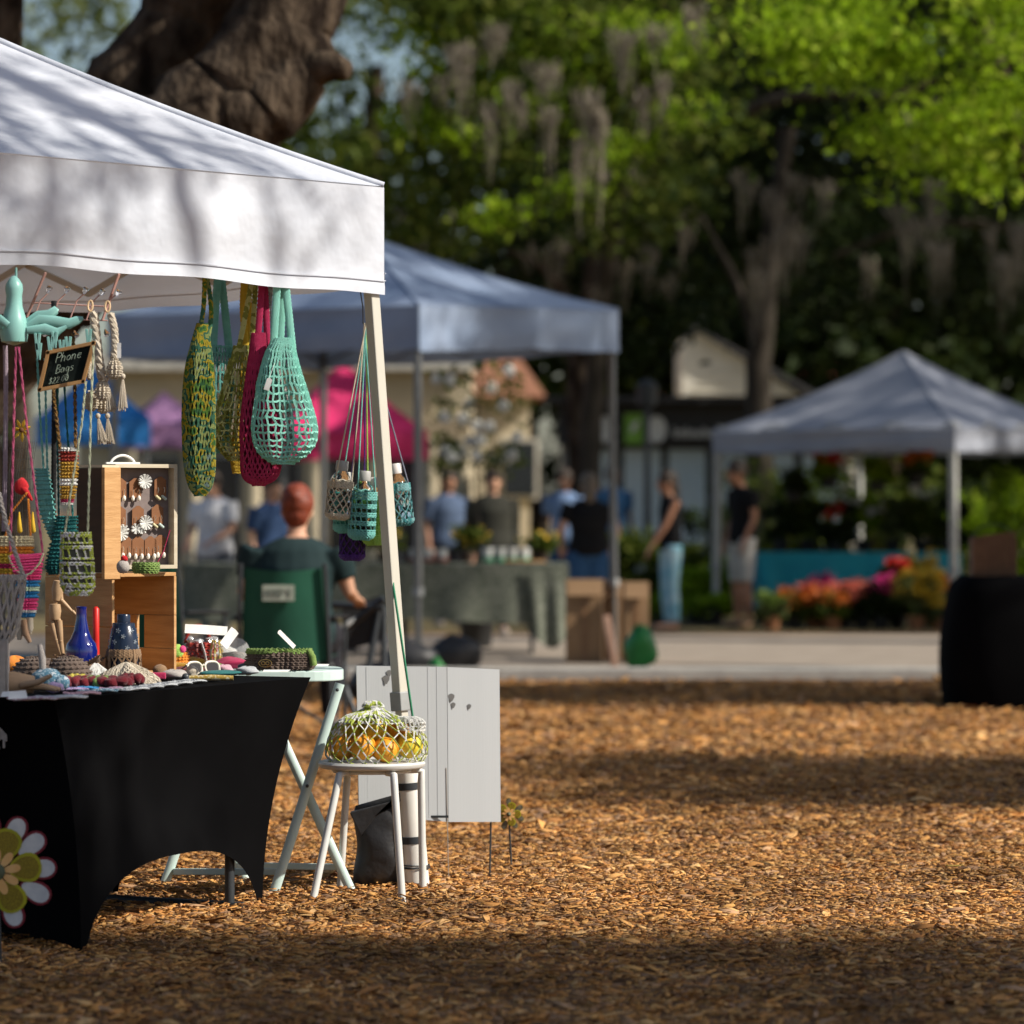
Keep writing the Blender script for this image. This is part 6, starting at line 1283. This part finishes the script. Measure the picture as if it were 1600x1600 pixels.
# ================================================ green draped table in the middle
gcloth = M('mottled_green_cloth', (.10, .115, .085), (.19, .20, .16), scale=26, rough=.9, bump=.3, bscale=40, lo=.38, hi=.62)
xa, xb = PX(285, 0, 32).x, PX(888, 0, 32).x; Dg = 32.0; gz = .80
t = thing('trestle_table', 'long trestle table under the mottled green cloth', 'table', ((xa+xb)/2, Dg+.4, 0))
MB().box(((xa+xb)/2, Dg+.4, gz-.025), (xb-xa-.02, .74, .03)).build('tabletop', grey_plastic, t, False)
for x in (xa+.3, (xa+xb)/2-.2, (xa+xb)/2+.25, xb-.32):
    for s in (0, .6): MB().tube([(x, Dg+.1+s, 0), (x, Dg+.1+s, gz-.03)], .018, 8).build('leg', dark_metal, t)
    MB().tube([(x, Dg+.1, .12), (x, Dg+.7, .12)], .014, 8).build('leg_brace', dark_metal, t); MB().tube([(x-.25, Dg+.4, gz-.05), (x, Dg+.4, .15)], .012, 6).build('leg_brace', dark_metal, t)
cl = MB(); cl.grid(lambda u, v: Vector((xa+(xb-xa)*u, Dg-.01+.82*v, gz+.004*math.sin(u*40))), 60, 6)
def fr_(u, v): x = xa+(xb-xa)*u; return Vector((x, Dg-.012-.02*math.sin(u*46)*v-.012*math.sin(u*19)*v, gz-(.50+.02*math.sin(u*9))*v))
cl.grid(fr_, 90, 8); cl.grid(lambda u, v: Vector((xb+.004+.02*v*math.sin(u*14), Dg-.01+.82*u, gz-.52*v)), 16, 8); cl.grid(lambda u, v: Vector((xa-.004-.02*v*math.sin(u*14), Dg-.01+.82*u, gz-.52*v)), 16, 8)
tl = MB(); 
cl.grid(lambda u, v: Vector((xb-.36+.34*u+.09*v*(1-u)*(.5+u), Dg-.05-.03*math.sin(u*11)*v, gz-.002-(.62+.12*math.sin(u*3.1))*v)), 22, 10)
o = cl.build('tablecloth', gcloth, origin=((xa+xb)/2, Dg+.4, 0)); tag(o, 'mottled grey green cloth draped over the long middle table', 'tablecloth')
white_c = M('white_tub', (.55, .56, .54), rough=.5); grn_l = M('green_lid', (.03, .20, .09), rough=.5); redbr = M('russet_tray', (.16, .045, .03), (.22, .07, .045), rough=.7)
def tub(px, w_, h_, lb, m1, m2):
    c = GD(px, Dg+.3, gz+.012); t = thing('tub', lb, 'tub', c, 'tubs on the green table'); MB().lathe([(w_*.42, 0), (w_*.5, h_*.8), (w_*.5, h_)], 16, c).build('cup', m1, t); MB().lathe([(w_*.52, h_*.02), (w_*.54, h_*.3), (w_*.50, h_*.34)], 16, c).build('label_band', m2, t)
for i, px in enumerate((762, 782, 800, 818)): tub(px, .11, .13, 'white tub with a green band on the green table, '+('leftmost', 'second from the left', 'third from the left', 'rightmost')[i], white_c, grn_l)
for i, px in enumerate((648, 668, 690)): tub(px, .10, .12, 'clear tub with russet filling on the green table, '+('left', 'middle', 'right')[i]+' one', white_c, redbr)
c = GD(668, Dg+.28, gz+.012); tag(MB().box(c+Vector((0, .2, .03)), (.36, .2, .06)).build('tray', redbr, origin=c, bevel=.01), 'russet tray behind the small tubs', 'tray')
c = GD(820, Dg+.1, gz+.010); tag(MB().box(c+Vector((0, 0, .012)), (.36, .16, .022)).build('wooden_board', pine, origin=c, bevel=.004), 'pale wooden board at the right end of the green table', 'board')
for px, lb in ((730, 'yellow flowered plant on the green table near the jacketed person'), (600, 'low green plant on the green table behind the tent leg'), (845, 'yellow green plant at the right end of the green table')):
    c = GD(px, Dg+.5, gz+.01); t = thing('potted_plant', lb, 'plant', c); MB().lathe([(.05, 0), (.065, .09), (.068, .1)], 14, c).build('pot', M('plant_pot', (.05, .03, .02), rough=.8), t)
    V_, F_ = leaf_pts([((c.x+U(-.1, .1), c.y+U(-.08, .08), .14+c.z+U(0, .16)), (.09, .08, .06), 60) for i in range(6)], .035, px); np_mesh('foliage', V_, F_, lf_mid, t)
    V_, F_ = leaf_pts([((c.x, c.y, c.z+.24), (.14, .1, .08), 40)], .03, px+1); np_mesh('blossoms', V_, F_, M('yellow_blossom', (.55, .36, .03), rough=.7), t)
# cardboard boxes and bags by the tent leg
for i, (px0, px1, py, D, lb) in enumerate(((886, 942, 906, 30.2, 'tall brown cardboard box left of the tent leg'), (944, 974, 908, 30.6, 'brown cardboard box behind the tent leg'), (976, 1012, 910, 30.0, 'brown cardboard box right of the tent leg'))):
    a, b = PX(px0, 0, D), PX(px1, 0, D); h_ = PX(0, py, D).z; t = thing('cardboard_box', lb, 'box', ((a.x+b.x)/2, D, 0), 'cardboard boxes by the green table')
    MB().box(((a.x+b.x)/2, D+.2, h_/2), (b.x-a.x, .36, h_), rz=R(4*(i-1))).build('carton', card, t, False, bevel=.004)
    MB().bar(((a.x+b.x)/2, D+.012, h_+.004), ((a.x+b.x)/2, D-.03, h_-.13), b.x-a.x, .004).build('flap', card, t, False); MB().box(((a.x+b.x)/2, D+.012, h_*.5), (.05, .004, h_*.96)).build('tape', M('parcel_tape', (.22, .12, .06), rough=.3), t, False)
a = PX(951, 985, 29.6); tag(MB().bar((a.x-.02, 29.6, .42), (a.x+.05, 29.6, .0), .06, .03).build('wood_slat', M('pink_wood', (.40, .24, .17), rough=.7), origin=(a.x, 29.6, 0), bevel=.003), 'pale wooden slat leaning on the cardboard boxes', 'slat')
gb = M('green_bag', (.015, .16, .03), (.03, .24, .05), scale=8, rough=.35, bump=.6, bscale=16)
for px, D, r_, lb in ((1000, 29.0, .17, 'crumpled bright green bag at the foot of the tent leg'), (682, 27.4, .08, 'small green bag at the foot of the nearer tent leg')):
    c = GD(px, D, 0); tag(MB().ball(c+Vector((0, 0, r_*1.0)), (r_*.75, r_*.6, r_*1.05), 18, None, .16, px).build('plastic_bag', gb, origin=c), lb, 'bag')
for px, D, lb in ((640, 27.6, 'dark weight bag left of the nearer tent leg of the blue grey tent'), (712, 29, 'dark bag under the green table'), (595, 24, 'black bag beside the seated person')):
    c = GD(px, D, 0); tag(MB().ball(c+Vector((0, 0, .13)), (.22, .16, .15), 18, None, .08, px).build('dark_bag', blk, origin=c), lb, 'bag')
# black lounger-like frame beside the seated person
t = thing('camp_chair', 'black folding chair with pale arm pads right of the seated person', 'chair', GD(560, 20.4))
for a, b in (((505, 1010), (600, 935)), ((520, 945), (600, 950)), ((505, 985), (560, 1130)), ((595, 940), (560, 1130)), ((600, 950), (600, 1130))): MB().tube([PX(*a, 20.4), PX(*b, 20.3)], .02, 8).build('frame_tube', dark_metal, t)
MB().grid(lambda u, v: PX(535+62*u, 948+70*v-18*u, 20.42), 4, 4).build('seat_back', blk, t, False)
MB().bar(PX(515, 992, 20.36), PX(560, 965, 20.36), .06, .03).build('arm_pad', white_c, t, False, bevel=.01)

# ================================================ flower stall at the right
teal_c = M('teal_cloth', (.012, .30, .40), (.02, .38, .48), scale=3, rough=.7, bump=.3, bscale=8)
xa, xb, Dt = PX(1185, 0, 40.2).x, PX(1502, 0, 40.2).x, 40.2; tz_ = .80
t = thing('flower_table', 'table under the teal cloth at the flower stall', 'table', ((xa+xb)/2, Dt+.4, 0)); MB().box(((xa+xb)/2, Dt+.4, tz_-.03), (xb-xa-.04, .7, .03)).build('tabletop', grey_plastic, t, False)
for x in (xa+.15, xb-.15):
    for s in (.1, .7): MB().tube([(x, Dt+s, 0), (x, Dt+s, tz_-.04)], .02, 8).build('leg', dark_metal, t)
m = MB(); m.grid(lambda u, v: Vector((xa+(xb-xa)*u, Dt+.8*v, tz_)), 30, 4); m.grid(lambda u, v: Vector((xa+(xb-xa)*u, Dt-.01-.05*v*math.sin(u*21+1)-.03*v*math.sin(u*43), tz_-(.62+.05*math.sin(u*6))*v)), 70, 8); m.grid(lambda u, v: Vector((xb+.01+.04*v*math.sin(9*u), Dt+.8*u, tz_-.66*v)), 12, 6); m.grid(lambda u, v: Vector((xa-.01, Dt+.8*u, tz_-.66*v)), 12, 6)
tag(m.build('tablecloth', teal_c, origin=((xa+xb)/2, Dt+.4, 0)), 'teal cloth over the flower stall table', 'tablecloth')
potm = M('terracotta_pot', (.30, .12, .05), (.38, .17, .08), rough=.8); potb = M('black_pot', (.015, .015, .015), rough=.6)
def petals(col): return M('petals', tuple(x*.8 for x in col), cols=[tuple(x*.75 for x in col), col, tuple(min(1, x*1.15) for x in col)], island=1, rough=.6, transl=.3)
RED, ORG, PNK, YEL, LIM, WHT, CRL = petals((.62, .03, .02)), petals((.70, .20, .03)), petals((.75, .03, .25)), petals((.68, .46, .04)), petals((.30, .42, .08)), petals((.70, .70, .66)), petals((.70, .16, .10))
def plant(name, label, base_, h_, spread, lm, fm, nf, potr=.11, poth=.16, pm_=potb, seed=0, dens=60, lsz=.05, fsz=.045, cat='plant', group='potted flowers on the ground at the flower stall', n=12, ftop=.6):
    c = Vector(base_); t = thing(name, label, cat, c, group); r = random.Random(seed)
    MB().lathe([(potr*.72, 0), (potr*.95, poth*.85), (potr*1.08, poth*.86), (potr*1.08, poth), (potr*.9, poth)], 16, c).build('pot', pm_, t)
    m = MB()
    for i in range(5): a = r.uniform(0, 6.28); m.tube([c+Vector((0, 0, poth*.8)), c+Vector((spread*.3*math.cos(a), spread*.3*math.sin(a), h_*.5)), c+Vector((spread*.7*math.cos(a), spread*.7*math.sin(a), h_*.9))], [.010, .008, .004], 5)
    m.build('stems', M('green_stem', (.05, .10, .02), rough=.7), t)
    cl_ = [((c.x+r.uniform(-1, 1)*spread*.7, c.y+r.uniform(-1, 1)*spread*.6, c.z+poth+r.random()*(h_-poth)*.85), (spread*.4, spread*.35, spread*.28), dens) for i in range(n)]
    V_, F_ = leaf_pts(cl_, lsz, seed); np_mesh('foliage', V_, F_, lm, t)
    if fm:
        cl_ = [((c.x+r.uniform(-1, 1)*spread*.8, c.y-spread*.2+r.uniform(-1, .6)*spread*.5, c.z+poth+(h_-poth)*r.uniform(ftop, 1.05)), (.08, .08, .06), 22) for i in range(nf)]
        V_, F_ = leaf_pts(cl_, fsz, seed+1); np_mesh('blossoms', V_, F_, fm, t)
    return t
for i, (px, D, h_, sp_, lm, fm, nf, pm_, lb) in enumerate((
    (1205, 38.3, .36, .15, lf_olive, LIM, 6, potm, 'pale lime leafy pot plant at the left end of the flower row'), (1243, 38.5, .42, .17, lf_mid, ORG, 9, potb, 'orange flowering plant, second in the flower row'),
    (1272, 38.6, .46, .17, lf_mid, CRL, 9, potm, 'coral flowering plant next to the orange one'), (1300, 38.4, .40, .16, lf_mid, ORG, 8, potm, 'orange flowering plant in a terracotta pot, middle of the row'), (1284, 39.2, .52, .15, lf_mid, PNK, 9, potb, 'bright pink flowering plant behind the orange ones'),
    (1322, 38.9, .50, .17, lf_dark, CRL, 7, potb, 'coral pink plant right of the bright pink one'), (1348, 38.6, .48, .17, lf_dark, CRL, 4, potb, 'dark leafy plant with few coral blooms'), (1376, 38.5, .55, .16, lf_dark, PNK, 5, potb, 'dark leafy plant with rosy blooms'),
    (1402, 38.9, .75, .17, lf_mid, RED, 6, potb, 'taller plant with red blooms beside the croton'), (1432, 38.3, .62, .24, lf_olive, YEL, 14, potm, 'big yellow orange croton plant in front of the teal cloth'), (1462, 38.6, .55, .2, lf_olive, ORG, 10, potm, 'orange croton plant at the right end of the row'), (1440, 39.2, .78, .18, lf_bright, YEL, 8, potb, 'tall yellow leafed plant behind the croton'), (1478, 38.2, .34, .15, lf_olive, YEL, 6, potm, 'low yellow plant at the foot of the right tent leg'))):
    plant('potted_plant', lb, GD(px, D), h_*.95, sp_*1.15, lm, fm, int(nf*1.5), .10, .15, pm_, 100+i, 60)
for i, (px, D, h_, lm, fm, nf, lb) in enumerate(((1220, 41.0, .65, lf_dark, None, 0, 'dark leafy plant on the teal table, leftmost'), (1262, 41, .70, lf_mid, None, 0, 'dark bushy plant on the teal table, second'), (1305, 40.8, .62, lf_dark, RED, 2, 'dark plant with a red bloom on the teal table'), (1350, 41, .68, lf_bright, WHT, 4, 'plant with white blooms in the middle of the teal table'),
    (1395, 41, .66, lf_olive, None, 0, 'dark plant right of the white blooms on the teal table'), (1440, 40.9, .70, lf_mid, WHT, 3, 'plant with pale blooms near the right end of the teal table'), (1482, 41, .64, lf_dark, None, 0, 'dark plant at the right end of the teal table'))):
    plant('potted_plant', lb, GD(px, D, tz_+.003), h_, .22, lm, fm, nf, .10, .14, potb, 140+i, 70, .05, .05, group='potted plants standing on the teal table')
for i, (px, py, lm, fm, lb) in enumerate(((1296, 740, lf_bright, RED, 'hanging basket with red flowers under the right tent'), (1372, 745, lf_bright, None, 'pale green hanging basket under the right tent'), (1432, 735, lf_mid, ORG, 'hanging basket with orange tints under the right tent'), (1240, 760, lf_dark, None, 'dark hanging basket at the left side of the right tent'))):  # brighter leaf colour supplies highlights under the dark tent
    c = PX(px, py, 40.4); plant('hanging_basket', lb, c-Vector((0, 0, .16)), .34, .17, lm, fm, 5, .11, .12, potb, 170+i, 60, group='hanging baskets under the right tent')
    MB().tube([c+Vector((0, 0, -.04)), Vector((c.x, c.y, 2.02))], .006, 5).build('hanger_wire', dark_metal, bpy.data.objects[[o.name for o in COL.objects if o.get('label') == lb][0]])
for i, (px, D, h_, sp_, lm, lb) in enumerate(((1088, 40.5, .62, .34, lf_bright, 'round lime green shrub right of the person in leggings'), (1062, 42.5, .9, .4, lf_mid, 'green shrub behind the person in leggings'), (1000, 43, 1.0, .45, lf_mid, 'bushy shrub between the shoppers'), (1120, 44, 1.55, .5, lf_dark, 'tall dark shrub left of the flower stall'), (1030, 39.6, .3, .25, lf_bright, 'low lime plant at the feet of the person in leggings'), (1112, 39.8, .28, .22, lf_bright, 'low pale plant beside the round shrub'),
    (1560, 41.5, 1.5, .55, lf_bright, 'large green shrub at the right edge under the tent'), (1598, 40, 1.9, .5, lf_bright, 'bright shrub at the far right edge'), (1520, 43, 1.7, .6, lf_dark, 'dark tall shrub behind the right tent leg'), (1420, 44, 2.0, .9, lf_mid, 'dark hedge plant behind the teal table, right'), (1300, 44, 2.0, .9, lf_mid, 'dark hedge plant behind the teal table, middle'), (1210, 44.5, 1.9, .8, lf_mid, 'dark hedge plant behind the teal table, left'))):
    plant('shrub', lb, GD(px, D), h_, sp_, lm, None, 0, .14, .18, potb, 200+i, int(150 if sp_ > .3 else 60), .055, cat='shrub', group='shrubs around the flower stall', n=16)
# hanging white blossoms inside the blue grey tent
c = PX(745, 690, 33.6); t = thing('blossom_vine', 'leafy vine with large white blossoms inside the blue grey tent', 'plant', GD(745, 33.6)); r = random.Random(5)
MB().lathe([(.13, 0), (.17, .28), (.19, .30), (.15, .30)], 18, GD(745, 33.6)).build('pot', potb, t)
MB().tube([GD(745, 33.6, .2), GD(748, 33.6, 1.1), GD(742, 33.7, 1.9), GD(750, 33.6, 2.5)], [.02, .016, .012, .006], 6).build('stem', bark_g, t)
V_, F_ = leaf_pts([(PX(r.uniform(688, 805), r.uniform(575, 735), 33.6+r.uniform(-.2, .3)), (.12, .12, .09), 16) for i in range(34)], .045, 9); np_mesh('foliage', V_, F_, lf_mid, t)
for px, py in ((683, 592), (703, 594), (768, 607), (795, 580), (733, 632), (786, 634), (722, 654), (695, 652), (745, 665), (765, 667), (750, 688), (697, 706), (722, 708), (745, 713), (772, 718), (790, 718), (808, 684), (735, 690), (706, 716), (800, 712)):
    q = PX(px, py, 33.5+r.uniform(-.15, .15)); m = MB()
    for k in range(5): a = k*1.257+r.uniform(0, 1); m.ball(q+Vector((.032*math.cos(a), 0, .032*math.sin(a))), (.030, .014, .030), 8)
    m.build('blossom', WHT, t)
# black draped table at the right edge with a basket
xa = PX(1498, 0, 23.0).x; t = thing('draped_table', 'black draped table at the right edge holding a basket', 'table', (xa+.45, 23.4, 0)); m = MB(); n = 40
def dr(u, v):
    a = 2*math.pi*u; q = 1+.10*math.sin(math.pi*min(1, v*.9))+.06*v; cx, sx = math.copysign(abs(math.cos(a))**.5, math.cos(a)), math.copysign(abs(math.sin(a))**.5, math.sin(a))
    z = .855*(1-v); rr = min(1, .93+v*1.2); return Vector((xa+.62+.62*cx*q*rr*.97+.0, 23.4+.42*sx*q*rr, z+.004))
m.grid(dr, n, 14, True); m.f.append(tuple(range(n))); m.build('cover', black_cloth, t); MB().ball(PX(1524, 1107, 22.8), .012, 8).build('clip', white_c, t)
bx = PX(1553, 0, 23.2); c = Vector((bx.x, 23.25, .862)); t = thing('slatted_basket', 'brown slatted basket with a wire handle on the black draped table', 'basket', c); bw = M('dull_brown_wood', (.10, .05, .025), (.15, .08, .04), scale=20, rough=.7)
for s in (-1, 1): MB().box(c+Vector((s*.135, 0, .12)), (.012, .20, .24)).build('end_board', bw, t, False)
for i in range(9): MB().box(c+Vector((-.122+.0305*i, -.095, .125+.006*(i > 4))), (.024, .008, .25)).build('slat', bw, t, False)
for i in range(9): MB().box(c+Vector((-.122+.0305*i, .095, .125)), (.024, .008, .25)).build('slat', bw, t, False)
MB().box(c+Vector((0, 0, .006)), (.26, .18, .01)).build('base', bw, t, False); MB().box(c+Vector((.03, -.1, .262)), (.22, .012, .02), m=Matrix.Rotation(R(-7), 3, 'Y')).build('rim', bw, t, False)
MB().tube([c+Vector((.13*math.cos(a), -.02, .24+.09*math.sin(a))) for a in [math.pi*i/16 for i in range(17)]], .004, 6).build('wire_handle', dark_metal, t)
